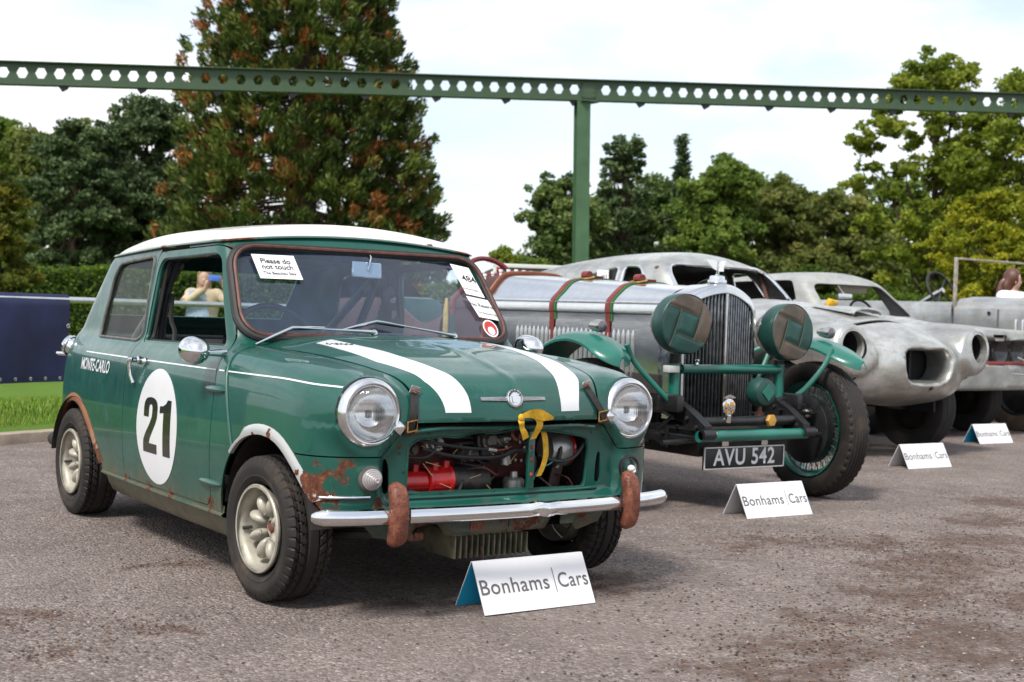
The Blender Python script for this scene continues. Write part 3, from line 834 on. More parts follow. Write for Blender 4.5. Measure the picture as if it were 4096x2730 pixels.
# --- bead between wing and pillar panel, both sides
for sx in (-1, 1):
    P = []
    for z in np.linspace(.80, .49, 16):
        y = float(_ybead(z)); P.append((side_x(y, z, sx, .001), y, z))
    MB().tube(P, .006, 8).build('wing_seam', GREEN, mini)
    for arch, nm in ((FARCH, 'wheel_arch_lip'), (RARCH, 'wheel_arch_lip')):
        A = [p for p in arch if p[1] > (.25 if arch is RARCH else .27)]
        if arch is FARCH: A = [p for p in A if (p[0] > -.37 or p[1] > .36) and p[0] < .20]
        vs = []; prof = ((.0, -.012), (.0, .010), (.010, .014), (.026, .012), (.034, .003), (.034, -.004))
        cxy = (-.05, .22) if arch is FARCH else (1.98, .20)
        AA = np.array(A); D = AA-np.array(cxy); D /= np.linalg.norm(D, axis=1, keepdims=True)
        cols = []
        thin = np.where(AA[:, 0] > (.08 if arch is FARCH else 99), .45, 1.0)[:, None]
        for (o, h) in prof:
            o = o*thin; q_ = AA+D*o; s_ = side_a(q_[:, 0], q_[:, 1], sx, h*.6); s_[:, 1:] = AA+D*(o-.006); cols.append(s_)
        vs = np.stack(cols, 1).reshape(-1, 3)
        k = len(prof); mb = MB(); mb.add(vs, [(i*k+j, i*k+j+1, (i+1)*k+j+1, (i+1)*k+j) for i in range(len(A)-1) for j in range(k-1)])
        o = mb.build(nm, MATS['arch_primer'] if arch is FARCH else MATS['arch_rust'], mini)
    # sill under the door
    mb = MB(); prof = [(-.008, .275), (-.006, .252), (.003, .247), (.004, .241), (-.004, .236), (-.02, .232), (-.03, .20), (-.05, .165), (-.085, .145), (-.13, .14)]; vs = []; ys = np.linspace(.27, 1.60, 24)
    for y in ys:
        bx = abs(side_x(y, .262, sx))
        for (o, z) in prof: vs.append((sx*(bx+o), y, z))
    k = len(prof); mb.add(vs, [(i*k+j, i*k+j+1, (i+1)*k+j+1, (i+1)*k+j) for i in range(len(ys)-1) for j in range(k-1)])
    mb.build('sill', GREEN, mini)

# --- decals on the near side: roundel, number, coach line, lettering
dV = refine(*clip(mini_f, *clip(mini_f, *doorV, lambda x, y, z: .26-np.hypot(y-.888, z-.495)), lambda x, y, z: z-.2), 1)
roundel = shell('roundel', mini_f, *clip(mini_f, *dV, lambda x, y, z: .2185-np.hypot(y-.888, z-.4945)), MATS['decal_white'], door_R, .001, .0016, 0)
TWO = [(0, 0), (1, 0), (1, .17), (.42, .17), (.50, .27), (.86, .52), (.98, .64), (1, .74), (1, .83), (.95, .91), (.85, .96), (.70, .99), (.50, 1), (.30, .99), (.14, .96), (.04, .90), (0, .82), (0, .64), (.37, .64), (.37, .81), (.41, .86), (.50, .875), (.59, .86), (.63, .81), (.63, .72), (.60, .64), (.46, .52), (.12, .31), (.02, .22), (0, .15)]
ONE = [(.36, 0), (1, 0), (1, 1), (.68, 1), (.54, .93), (.30, .88), (.0, .87), (.0, .745), (.36, .765)]
TWO = [(1.022-.148*a, .390+.212*b) for a, b in TWO]; ONE = [(.850-.116*a, .391+.211*b) for a, b in ONE]
dV2 = refine(*clip(mini_f, *dV, lambda x, y, z: .2-np.hypot(y-.888, z-.4945)), 1)
for poly in (TWO, ONE):
    shell('number', mini_f, *clip(mini_f, *dV2, lambda x, y, z: polydist(y, z, poly)), MATS['decal_black'], roundel, .0008, .0030, 0)
def coach(y0, y1, zf=lambda y: .738, w=.0024, parent=mini):
    L = []; R = []
    for y in np.linspace(y0, y1, max(8, int(abs(y1-y0)/.02))):
        z = zf(y); L.append((side_x(y, z+w, -1, .0018), y, z+w)); R.append((side_x(y, z-w, -1, .0018), y, z-w))
    MB().strip(L, R).build('coach_line', MATS['decal_white'], parent)
coach(1.90, 1.305, parent=quarter_R); coach(1.14, .372, parent=door_R); coach(.345, .30); coach(.268, -.415, lambda y: .738-.012*float(sstep(-.1, -.45, np.array(y))))
me = text_mesh('MONTE-CARLO', .075, bold=.0016, xs=.80, shear=.0, align='CENTER')
mapverts(me, lambda c: side_a(1.725-c[:, 0], .683+c[:, 1]*.95, -1, .002))
me.name = 'lettering'; link('lettering', me, quarter_R, MATS['decal_white'])
# signature scribble on the near stripe
sig = [(-.30, .155), (-.285, .18), (-.292, .15), (-.27, .17), (-.262, .145), (-.25, .175), (-.243, .15), (-.232, .17), (-.225, .145), (-.21, .17), (-.20, .15), (-.185, .165), (-.20, .16)]
MB().tube([(a, b, top_z(a, b, .002)) for a, b in [(p.x, p.y) for p in smoothpath([(-.355+(x+.25)*.62, .085-(x+.25)*.55+(y-.16)*1.4, 0) for x, y in sig], 5)]], .0016, 5).build('signature', MATS['ink_dark'], bonnet)

# --- headlamps
for sx in (-1, 1):
    o = (sx*.512, -.425, .647); hl = empty('headlamp'); hl.parent = mini; ax = (0, -1, .02)
    MB().lathe([(.098, -.012), (.107, .0), (.109, .010), (.105, .021), (.098, .029), (.093, .032), (.090, .030), (.0885, .024), (.087, .026), (.084, .026), (.082, .018)], o, ax, 48).build('bezel', MATS['chrome_worn'], hl)
    MB().lathe([(.083, .022), (.070, .030), (.052, .0365), (.03, .040), (.0001, .0415)], o, ax, 40).build('lens', MATS['lamp_lens'], hl)
    MB().lathe([(.084, .018), (.075, -.005), (.058, -.030), (.035, -.046), (.016, -.052), (.0001, -.053)], o, ax, 36).build('reflector', MATS['chrome'], hl)
    MB().box((o[0], o[1]-.0, o[2]-.002), (.020, .012, .026), bev=.005).build('bulb_shield', MATS['black_metal'], hl)
    MB().lathe([(.112, -.02), (.112, .0), (.106, .001)], o, ax, 40).build('lamp_ring', MATS['black_rubber'], hl)

# --- badge with wings on the bonnet nose
bz = .692; bg = empty('badge'); bg.parent = mini
def nose_p(x, z, out): return (x, front_y(x, z, out), z)
for s in (-1, 1):
    for dz, hh in ((-.0045, .0022), (0, .0022), (.0045, .0022)):
        MB().tube([nose_p(-.018+s*(.022+.103*t), bz+dz*(1-.3*t), .004) for t in np.linspace(0, 1, 8)], hh, 6).build('bar', MATS['chrome_worn'], bg)
by = front_y(-.018, bz, .0); c = (-.018, by-.001, bz)
MB().lathe([(.0001, .008), (.022, .008), (.0245, .006), (.027, .010), (.030, .008), (.031, .0)], c, (0, -1, .25), 36).build('medallion', MATS['chrome_worn'], bg)
MB().lathe([(.022, .0085), (.0265, .0095)], c, (0, -1, .25), 36).build('ring', simple('badge_grey', (.30, .30, .31), .4, metal=.5), bg)
for i, ch in enumerate('MORRIS'):
    a = math.radians(150-i*24); 
    me = text_mesh(ch, .013, bold=.0004); 
    for v in me.vertices:
        X, Y = v.co.x, v.co.y; ca, sa = math.cos(a-PI/2), math.sin(a-PI/2); rx = .0245*math.cos(a)+X*ca-Y*sa; rz = .0245*math.sin(a)+X*sa+Y*ca
        v.co = (c[0]+rx, c[1]-.0115+.25*rz, c[2]+rz+.002)
    me.name = 'letter'; link('letter', me, bg, MATS['ink_dark'])
MB().prism(rpoly([(-.011, -.012), (.011, -.012), (.013, .010), (-.013, .010)], .004, 3), (c[0]-.0, c[1]-.0095, c[2]), (1, 0, 0), (0, .25, 1), .002).build('shield', MATS['chrome_worn'], bg)

# --- bumper, overriders
def bump_y(x): return -.545+.04*(abs(x)/.5)**2+.62*max(0, abs(x)-.53)**1.7
xs = np.concatenate([[-.700, -.697, -.69], np.linspace(-.67, .67, 90), [.69, .697, .700]])
prof = [(.0, .020), (-.010, .0245), (-.022, .021), (-.030, .010), (-.032, -.004), (-.028, -.016), (-.018, -.024), (-.004, -.026), (0.002, -.02)]
vs = []
for x in xs:
    e = min(1, math.sqrt(max(0, 1-((max(0, abs(x)-.655))/.0452)**2))+.10); y0 = bump_y(x)
    dent = math.exp(-((x-.075)/.045)**2); dz = .0035*math.sin((x-.03)*70)*dent
    for (o, h) in prof: vs.append((x, y0+(o+.012)*e+dent*.012*(1-abs(h)/.03)+dent*.003*math.sin(x*190+h*120), .337+h*e+dz))
k = len(prof)
mb = MB(); mb.add(vs, [(i*k+j, (i+1)*k+j, (i+1)*k+(j+1) % k, i*k+(j+1) % k) for i in range(len(xs)-1) for j in range(k)] + [tuple(range(k)), tuple((len(xs)-1)*k+j for j in range(k-1, -1, -1))])
bumper = mb.build('bumper', MATS['chrome_rusty'], mini)
for sx in (-1, 1):
    X = sx*.452; y0 = bump_y(X)-.020; vs = []; NT_, NA = 21, 20
    for i in range(NT_):
        t_ = -1+2*i/(NT_-1); e_ = max(.04, 1-abs(t_)**8)**.5
        for j in range(NA):
            a_ = 2*PI*j/NA; c_, s_ = math.cos(a_), math.sin(a_)
            vs.append((X+.004*sx+.0285*e_*math.copysign(abs(c_)**.62, c_), y0-.006+.026*abs(t_)**2.2+.026*e_*math.copysign(abs(s_)**.75, s_), .343+.100*math.copysign(abs(t_)**.9, t_)))
    MB().add(vs, [(i*NA+j, i*NA+(j+1) % NA, (i+1)*NA+(j+1) % NA, (i+1)*NA+j) for i in range(NT_-1) for j in range(NA)]+[tuple(range(NA-1, -1, -1)), tuple((NT_-1)*NA+j for j in range(NA))]).build('overrider', MATS['rust'], mini, angle=50)
    MB().tube([(X-sx*.036, bump_y(X)-.02, .365), (X-sx*.036, bump_y(X)-.022, .337), (X-sx*.036, bump_y(X)-.018, .309)], .0045, 6).build('overrider_gasket', MATS['black_rubber'], mini)
# rear bumper end just showing behind the tail
MB().tube([(x, 2.47-.10*max(0, abs(x)-.45), .345) for x in np.linspace(-.54, .54, 21)], .028, 10).build('rear_bumper', MATS['chrome_worn'], mini)
MB().tube([(-.53, 2.40, .27), (-.54, 2.70, .275), (-.54, 2.72, .275)], [.032, .034, .028], 12).build('exhaust_pipe', MATS['grimy_black'], mini)
# nearside trim blade under the indicator
MB().tube([(x, front_y(x, .390, .006), .390+.02*(x+.58)) for x in np.linspace(-.645, -.512, 10)], .0055, 8, flat=1.0).build('trim_blade', MATS['chrome_worn'], mini)

# --- indicators
o = (-.513, front_y(-.513, .447, -.002), .447)
ind = empty('indicator'); ind.parent = mini
MB().lathe([(.040, -.004), (.040, .006), (.034, .010)], o, (0, -1, 0), 28).build('base', simple('pad_grey', (.08, .08, .07), .7, nscale=20, namp=.4), ind)
pr = [(.034, .008)]
for i in range(6): r = .033-.0048*i; h = .010+.0062*i; pr += [(r, h), (r, h+.0058), (r-.0030, h+.0070)]
pr += [(.0001, .046)]
MB().lathe(pr, o, (0, -1, 0), 28).build('lens', simple('indicator_lens', (.42, .39, .39), .18, coat=.6, metal=.25), ind)
o = (.509, front_y(.509, .447, -.002), .447)
ind = empty('indicator'); ind.parent = mini; ind['label'] = 'indicator without its lens, bare bulb showing'
MB().lathe([(.042, -.004), (.042, .008), (.036, .010), (.032, .004)], o, (0, -1, 0), 28).build('base', MATS['black_rubber'], ind)
MB().lathe([(.032, .004), (.026, -.006), (.0001, -.010)], o, (0, -1, 0), 24).build('dish', MATS['cast_alloy'], ind)
MB().ball((o[0], o[1]-.014, o[2]-.004), (.013, .015, .013)).build('bulb', simple('bulb_glass', (.7, .7, .68), .08, coat=.6), ind)

# --- bonnet straps with buckles
for sx, dx in ((-1, -.37), (1, .355)):
    st = empty('bonnet_strap'); st.parent = mini
    if sx < 0: path = [(-.362, .712), (-.368, .69), (-.374, .655), (-.380, .62), (-.383, .595), (-.385, .575)]
    else: path = [(.315, .728), (.330, .70), (.35, .67), (.372, .64), (.385, .615), (.398, .60)]
    P = [(x, front_y(x, z, .010), z) for x, z in path]
    L = [(p[0]-.013, p[1]-.002, p[2]-.002*sx) for p in P]; R = [(p[0]+.013, p[1]-.002, p[2]+.002*sx) for p in P]
    mb = MB(); mb.strip(L, R); mb.strip([(p[0], p[1]+.004, p[2]) for p in R], [(p[0], p[1]+.004, p[2]) for p in L]); mb.strip([(p[0], p[1]+.004, p[2]) for p in L], L); mb.strip(R, [(p[0], p[1]+.004, p[2]) for p in R])
    mb.build('leather', MATS['leather_strap'], st)
    x, z = path[0]; y = front_y(x, z, .012)
    MB().box((x, y-.002, z+.006), (.034, .003, .028), rot=(.35, .25*sx*-1, 0), bev=.001).build('plate', MATS['chrome_rusty'], st)
    for q in (-1, 1): MB().ball((x+q*.008, y-.006, z+.001), .0045, 8, 6).build('screw', MATS['rust'], st)
    x, z = path[3]; y = front_y(x, z, .014); a = .028
    MB().tube([(x+i*.017*1.0, y, z+j*.016-.012+i*.003) for i, j in ((-1, -1), (1, -1), (1, 1), (-1, 1), (-1, -1))], .0028, 6).build('buckle', simple('brass_rusty', (.42, .22, .07), .45, metal=.7, nscale=40, namp=.5), st)
    x0 = x-sx*-.045; z0 = z-.005 if sx < 0 else z-.05
    xx = x+sx*.042; MB().box((xx, front_y(xx, z-.015, .006), z-.018), (.032, .003, .032), rot=(0, .7, 0), bev=.001).build('keeper_plate', MATS['chrome_rusty'], st)

# --- wipers
for base, joint, tip, bl in (((-.062, .366, .874), (-.394, .374, .884), (-.548, .335, .830), (-.259, .378, .892)), ((.288, .361, .868), (-.04, .394, .915), (-.186, .375, .887), (.081, .386, .903))):
    wp = empty('wiper'); wp.parent = mini
    n_ = Vector((0, -.817, .577))
    b, j, tp, be = (Vector(v) for v in (base, joint, tip, bl))
    MB().tube([b-n_*.01, b+n_*.012], .012, 10).build('spindle', MATS['chrome_worn'], wp)
    MB().tube([b+n_*.010, b.lerp(j, .15)+n_*.012, b.lerp(j, .5)+n_*.012, j+n_*.012], [.009, .006, .0042, .003], 8).build('arm', MATS['chrome'], wp)
    MB().tube([be+n_*.002, be.lerp(j, .5)+n_*.009, j+n_*.010, j.lerp(tp, .5)+n_*.006, tp+n_*-.001], [.003, .0045, .006, .005, .003], 8).build('blade', MATS['chrome_worn'], wp)
    MB().tube([be-n_*.004, j-n_*.001, tp-n_*.006], .004, 6).build('rubber', MATS['black_rubber'], wp)

# --- papers on the screen
def scr_sheet(name, x0, x1, v0, v1, skew, lines, parent=mini, mat='paper_white', sk2=0.0):
    e = empty(name); e.parent = parent
    def at(a, b, out): return on_screen(x0+(x1-x0)*a+skew*(1-b), v0+(v1-v0)*b+sk2*a, out)
    N = 6; vs = [at(i/N, j/N, .008) for j in range(N+1) for i in range(N+1)]
    MB().add(vs, [(j*(N+1)+i, j*(N+1)+i+1, (j+1)*(N+1)+i+1, (j+1)*(N+1)+i) for j in range(N) for i in range(N)]).build('sheet', MATS[mat], e)
    for (s, a, b, size, bold, mt) in lines:
        me = text_mesh(s, size, bold=bold)
        def fn(c):
            A = a+c[:, 0]/(x1-x0); B = b+c[:, 1]/(v1-v0)
            return on_screen_a(x0+(x1-x0)*A+skew*(1-B), v0+(v1-v0)*B+sk2*A, .0095)
        mapverts(me, fn)
        me.name = 'lettering'; link('lettering', me, e, MATS[mt])
    return e
scr_sheet('notice', -.462, -.295, .258, .368, .012, [('Please do', .5, .72, .031, .0006, 'ink_dark'), ('not touch', .5, .48, .031, .0006, 'ink_dark'), ('The Beaulieu Sale', .5, .22, .018, .0003, 'ink_dark'), ('Beaulieu, Hampshire', .5, .09, .008, 0, 'ink_grey')], sk2=-.006)
scr_sheet('lot_notice', .405, .495, .225, .372, .030, [('484', .62, .56, .044, .0004, 'ink_dark'), ('The Beaulieu Sale', .36, .20, .011, .0001, 'ink_dark'), ('Sale by auction', .75, .17, .007, 0, 'ink_grey'), ('Beaulieu Motor Museum', .5, .92, .007, 0, 'ink_grey')], sk2=-.012)
scr_sheet('reserve_notice', .430, .535, .115, .215, .030, [('No Reserve', .5, .62, .024, .0002, 'ink_dark'), ('The Beaulieu Sale', .55, .25, .014, .0001, 'ink_dark'), ('Beaulieu', .55, .08, .006, 0, 'ink_grey')], sk2=-.012)
N = 28
for nm, r, m, off in (('sticker', .036, 'paper_white', .008), ('sticker_print', .030, 'ink_red', .0088), ('sticker_centre', .017, 'paper_white', .0094)):
    vs = [on_screen(.497, .062, off)]+[on_screen(.497+r*math.cos(2*PI*i/N), .062+r*1.15*math.sin(2*PI*i/N)-(.012 if nm == 'sticker_centre' else 0), off) for i in range(N)]
    MB().add(vs, [(0, 1+i, 1+(i+1) % N) for i in range(N)]).build(nm, MATS[m], mini)

# --- door furniture on both sides, mirrors, filler
for sx in (-1, 1):
    for z, y0, y1 in ((.672, .252, .425), (.348, .262, .455)):
        P = []; R = []
        for t in np.linspace(-1, 1, 15):
            y = (y0+y1)/2+t*(y1-y0)/2; P.append((side_x(y, z, sx, .002), y, z)); R.append(.014*math.sqrt(max(.01, 1-t*t))+.001)
        MB().tube(P, R, 12, flat=.8).build('door_hinge', GREEN, mini)
    hd = empty('door_handle'); hd.parent = mini
    y, z = 1.145, .735; x = side_x(y, z, sx)
    MB().lathe([(.016, 0), (.016, .012), (.010, .018), (.010, .034)], (x, y, z), (sx, 0, 0), 16).build('boss', MATS['chrome_worn'], hd)
    MB().tube([(x+sx*.030, y, z+.002), (x+sx*.036, y+.02, z+.002), (x+sx*.038, y+.028, z-.02), (x+sx*.034, y+.022, z-.06), (x+sx*.026, y+.006, z-.092)], [.008, .009, .008, .007, .008], 10, flat=1.2).build('lever', MATS['chrome'], hd)
    x2 = side_x(1.065, .733, sx); MB().lathe([(.014, 0), (.014, .008), (.008, .016), (.0001, .018)], (x2, 1.075, .733), (sx, 0, 0), 12).build('lock', MATS['chrome_worn'], hd)
    mr = empty('door_mirror'); mr.parent = mini
    if sx < 0:
        c = Vector((-.752, .375, .803)); root = Vector((side_x(.40, .790, -1), .375, .795))
    else: c = Vector((.685, .40, .830)); root = Vector((side_x(.42, .80, 1), .42, .80))
    MB().lathe([(.0001, -.062), (.016, -.058), (.032, -.044), (.044, -.022), (.050, .004), (.051, .030), (.049, .044), (.044, .046)], c, (-.10*sx, 1, .05), 28).build('bowl', MATS['chrome'], mr)
    MB().lathe([(.046, .045), (.0001, .045)], c, (-.10*sx, 1, .05), 28).build('mirror_glass', MATS['chrome_worn'], mr)
    MB().tube([c+Vector((-sx*.03, .0, -.01)), c.lerp(root, .5)+Vector((0, 0, -.004)), root], [.012, .010, .015], 10).build('stalk', MATS['chrome'], mr)
fc = empty('filler_cap'); fc.parent = mini
o = (-.585, 2.27, .740); axf = (-.55, .70, .42)
MB().lathe([(.040, -.02), (.040, .02), (.046, .022), (.048, .030), (.040, .046), (.0001, .050)], o, axf, 28).build('cap', MATS['chrome'], fc)
MB().box((o[0]-.045, o[1]+.045, o[2]-.03), (.022, .05, .012), rot=(0, .5, .6), bev=.003).build('lever', MATS['chrome_worn'], fc)

# --- wheels
def make_tyre(R=.240, W=.165, rim_r=.140, n=264, seed=0):
    """outer half shows tread blocks cut as real grooves; axis along X, outside at -X"""
    prof = [(-.30, rim_r), (-.36, rim_r+.006), (-.43, rim_r+.018), (-.475, rim_r+.030), (-.482, rim_r+.0315), (-.482, rim_r+.034), (-.476, rim_r+.0355), (-.498, rim_r+.052), (-.503, rim_r+.060), (-.503, rim_r+.063), (-.488, rim_r+.072), (-.460, R-.018), (-.43, R-.009), (-.395, R-.004)]
    tread = np.linspace(-.36, .36, 25)
    full = [(a, b, 0) for a, b in prof]+[(a, R-.006*(a/.40)**2, 1) for a in tread]+[(-a, b, 0) for a, b in reversed(prof)]
    vs = []; m = len(full)
    for k in range(n):
        th = 2*PI*k/n
        for (a, r, tr) in full:
            d = 0
            if tr:
                g = abs(abs(a)-.13) < .020 or abs(abs(a)-.30) < .016
                s = (k+int(round(abs(a)*22))) % 6 < 1
                d = .009 if g else (.009 if (s and abs(a) > .14) else 0)
            elif abs(a) > .38 and r > R-.02:
                d = .006 if (k+9) % 6 < 1 else 0
            rr = r-d; vs.append((a*W, rr*math.cos(th), rr*math.sin(th)))
    fs = [(k*m+j, k*m+j+1, ((k+1) % n)*m+j+1, ((k+1) % n)*m+j) for k in range(n) for j in range(m-1)]
    mb = MB(); mb.add(vs, fs); return mb.mesh('tyre', MATS['tyre_rubber'], angle=22)
tyre_me = make_tyre()
mb = MB().lathe([(.134, .082), (.1425, .082), (.1455, .078), (.144, .070), (.136, .064), (.129, .052), (.126, .02), (.122, -.04), (.118, -.075), (.120, -.08)], (0, 0, 0), (-1, 0, 0), 56)
rim_me = mb.mesh('rim', MATS['wheel_paint'])
disc_me = MB().lathe([(.124, .004), (.10, -.002), (.06, .006), (.034, .022), (.024, .026), (.022, .012), (.0001, .010)], (0, 0, 0), (-1, 0, 0), 40).mesh('disc', MATS['wheel_paint'])
def petal_mesh():
    mb = MB(); mb.ball((0, 0, 0), (.030, .019, .039), 16, 12); mb.xf(Matrix.Translation((-.030, 0, .075)) @ Matrix.Rotation(-.30, 4, 'Y')); return mb.mesh('petal', MATS['wheel_paint'])
petal_me = petal_mesh()
nut_me = MB().lathe([(.0105, 0), (.0105, .018), (.006, .022), (.0001, .022)], (0, 0, 0), (-1, 0, 0), 6).mesh('nut', MATS['cast_alloy'])
hub_me = MB().lathe([(.020, .010), (.019, .024), (.013, .030), (.0001, .031)], (0, 0, 0), (-1, 0, 0), 14).mesh('hub_nut', MATS['rust'])
for (x, y, sx, st) in ((-.600, 0.0, -1, .06), (.600, 0.0, 1, .06), (-.585, 2.036, -1, 0), (.585, 2.036, 1, 0)):
    w = empty('wheel', (x, y, .239)); w.parent = mini; w.rotation_euler = (.35, 0, (0 if sx < 0 else PI)+st)
    link('tyre', tyre_me, w); r = link('rim', rim_me, w)
    dsc = link('disc', disc_me, w)
    for k in range(8): link('petal', petal_me, dsc, rot=(2*PI*k/8, 0, 0))
    for k in range(4):
        a = 2*PI*(k+.5)/4; link('wheel_nut', nut_me, dsc, loc=(-.024, .050*math.cos(a), .050*math.sin(a)))
    link('hub_nut', hub_me, dsc)
    MB().tube([(-.035, .10, -.05), (-.065, .112, -.058)], .006, 8).build('valve', MATS['black_rubber'], r)
# wheel wells
for sx in (-1, 1):
    for yc, zc, R0 in ((-.05, .24, .315), (1.97, .22, .315)):
        mb = MB(); vs = []; N = 20
        for k in range(N+1):
            a = PI*.90*k/N+.05*PI
            for xx in (.672, .38): vs.append((sx*xx, yc+R0*math.cos(a)*1.05, zc+R0*math.sin(a)))
        mb.add(vs, [(2*k, 2*k+1, 2*k+3, 2*k+2) for k in range(N)]); mb.add([(sx*.38, yc-R0, .26), (sx*.38, yc+R0, .22), (sx*.38, yc+R0, .58), (sx*.38, yc-R0, .58)], [(0, 1, 2, 3)])
        mb.build('wheel_well', MATS['grimy_black'], mini, smooth=False)
# --- underbody and valance under the bumper
mb = MB(); mb.box((0, 1.2, .19), (1.10, 2.2, .03)); mb.box((0, .36, .50), (1.18, .03, .60)); mb.build('floor_pan', MATS['grimy_black'], mini, smooth=False)
mb = MB(); vs = []; xs = np.linspace(-.52, .52, 30)
for x in xs:
    b = .262+.03*abs(math.sin(x*9))*(abs(x) > .2)-.018*(abs(x) < .2)-.035*(abs(x) > .33)*(abs(x) < .48)
    for (yy, zz) in ((-.44, .33), (-.43, .29), (-.40, b)): vs.append((x, yy+.04*(abs(x)/.5)**2, zz))
mb.add(vs, [(i*3+j, (i+1)*3+j, (i+1)*3+j+1, i*3+j+1) for i in range(len(xs)-1) for j in range(2)])
mb.build('valance', m_paint('valance_paint', (0.012, 0.045, 0.036), [((-.3, -.44, .27), .12), ((.1, -.44, .27), .15), ((.35, -.44, .28), .12), ((0, -.44, .29), .08)], dirt_z=(.2, .4)), mini)
for x in (.03, .24, -.12): MB().box((x, -.462, .288), (.055, .008, .04), rot=(.1, 0, 0), bev=.002).build('bracket', MATS['rust'] if x < 0 else MATS['valance_paint'], mini)
MB().box((-.30, -.36, .245), (.06, .05, .03), bev=.01).build('tow_bracket', MATS['rust'], mini)
# finned sump
sump = empty('sump'); sump.parent = mini
MB().box((.045, -.17, .195), (.30, .22, .09), bev=.02).build('casing', simple('sump_alloy', (.17, .16, .11), .6, metal=.4, nscale=15, namp=.5), sump)
for i in range(14): MB().box((-.10+i*.0225, -.215, .182), (.006, .18, .074), bev=.002).build('fin', MATS['sump_alloy'], sump)
for sx in (-1, 1):
    MB().tube([(sx*.25, -.05, .22), (sx*.56, .0, .20)], .022, 10).build('suspension_arm', MATS['grimy_black'], mini)
    MB().tube([(sx*.30, -.38, .25), (sx*.54, -.04, .215)], .014, 8).build('tie_rod', MATS['grimy_black'], mini)

# --- engine seen through the opening
eng = empty('engine'); eng.parent = mini
MB().box((-.02, -.14, .50), (.62, .26, .20), bev=.03).build('block', MATS['engine_dark_red'], eng)
MB().box((0, .02, .45), (1.06, .02, .45)).build('bulkhead', MATS['grimy_black'], eng)
for sx in (-1, 1): MB().box((sx*.41, -.2, .45), (.02, .44, .30)).build('inner_wing', MATS['grimy_black'], eng)
MB().box((.36, -.30, .47), (.03, .20, .26), bev=.004).build('radiator_side', MATS['black_metal'], eng)
MB().tube([(-.42, -.36, .418), (-.245, -.36, .418)], .036, 20).build('starter_nose', MATS['engine_red'], eng)
MB().lathe([(.040, 0), (.047, .004), (.047, .012), (.042, .016), (.046, .075), (.052, .080), (.052, .088), (.0001, .088)], (-.265, -.36, .422), (1, 0, 0), 28).build('starter_housing', MATS['engine_red'], eng)
for (x, y, z) in ((-.235, -.375, .468), (-.19, -.37, .472), (-.30, -.36, .462)): MB().tube([(x, y, z-.03), (x+.003, y, z+.012)], .012, 10).build('boss', MATS['engine_red'], eng)
MB().tube([(-.176, -.36, .420), (-.17, -.36, .420), (-.035, -.36, .414), (-.028, -.36, .414)], [.040, .044, .044, .038], 24).build('starter_motor', simple('motor_black', (.022, .018, .016), .5, nscale=30, namp=.7, bump=.2), eng)
MB().tube([(.06, -.34, .50), (.064, -.345, .46)], [.018, .02], 12).build('elbow', MATS['cast_alloy'], eng)
MB().lathe([(.036, 0), (.036, .045), (.030, .052), (.014, .054), (.012, .072), (.0001, .074)], (.088, -.36, .365), (0, 0, 1), 20).build('ignition_coil', MATS['cast_alloy'], eng)
MB().lathe([(.0001, .09), (.03, .09), (.056, .08), (.062, .05), (.060, .02), (.050, 0), (.0001, 0)], (.23, -.34, .505), (1, 0, 0), 24).build('alternator', MATS['cast_alloy'], eng)
MB().lathe([(.055, 0), (.052, .006), (.040, .012), (.052, .018), (.055, .024)], (.30, -.34, .505), (1, 0, 0), 24).build('pulley', MATS['engine_red'], eng)
MB().lathe([(.0001, .05), (.028, .05), (.036, .03), (.042, 0), (.02, -.03)], (-.01, -.30, .50), (0, -1, .1), 20).build('distributor', MATS['black_metal'], eng)
MB().lathe([(.03, 0), (.03, .006)], (-.01, -.345, .495), (0, -1, .1), 20).build('clip', MATS['cast_alloy'], eng)
for i, P in enumerate([
    [(-.33, -.40, .56), (-.25, -.42, .545), (-.15, -.42, .53), (-.06, -.42, .522)],
    [(-.30, -.40, .53), (-.20, -.41, .505), (-.08, -.42, .495), (.01, -.41, .50), (.03, -.40, .52)],
    [(.0, -.40, .49), (.05, -.42, .515), (.10, -.43, .505), (.12, -.43, .48), (.105, -.43, .465), (.09, -.43, .475), (.10, -.43, .49), (.12, -.43, .47), (.115, -.42, .43), (.11, -.40, .39)],
    [(.14, -.42, .497), (.19, -.43, .48), (.24, -.43, .475), (.29, -.43, .49), (.34, -.42, .535)],
    [(-.36, -.42, .40), (-.30, -.43, .385), (-.22, -.43, .39), (-.15, -.43, .388), (-.06, -.43, .380), (-.02, -.41, .385)],
    [(-.34, -.38, .50), (-.29, -.40, .50), (-.26, -.41, .52), (-.25, -.41, .56)],
    [(-.05, -.30, .53), (-.09, -.36, .555), (-.16, -.38, .56)], [(.01, -.31, .53), (.02, -.36, .555), (.06, -.38, .56)], [(-.04, -.31, .52), (-.10, -.37, .54), (-.2, -.36, .53)],
    [(.0, -.32, .47), (-.06, -.36, .46), (-.12, -.33, .47)]]):
    MB().tube(smoothpath(P, 6), (.006, .0065, .0085, .0065, .0075, .005, .006, .006, .006, .007)[i], 8).build('cable', MATS['black_rubber'], eng)
rr_ = random.Random(5)
for i in range(16):
    x0 = rr_.uniform(-.34, .30); z0 = rr_.uniform(.42, .56); x1 = x0+rr_.uniform(-.16, .16); z1 = z0+rr_.uniform(-.09, .06); y0 = rr_.uniform(-.41, -.33)
    P = smoothpath([(x0, y0+.04, z0), ((x0*2+x1)/3, y0-.02, (z0*2+z1)/3+rr_.uniform(-.03, .02)), ((x0+x1*2)/3, y0-.02, (z0+z1*2)/3+rr_.uniform(-.03, .02)), (x1, y0+.05, z1)], 5)
    MB().tube(P, rr_.choice((.0028, .0035, .005, .0065, .009)), 7).build('hose', rr_.choice((MATS['black_rubber'], MATS['black_rubber'], MATS['grimy_black'], MATS['engine_dark_red'], simple('hose_grey', (.09, .085, .08), .6))), eng)
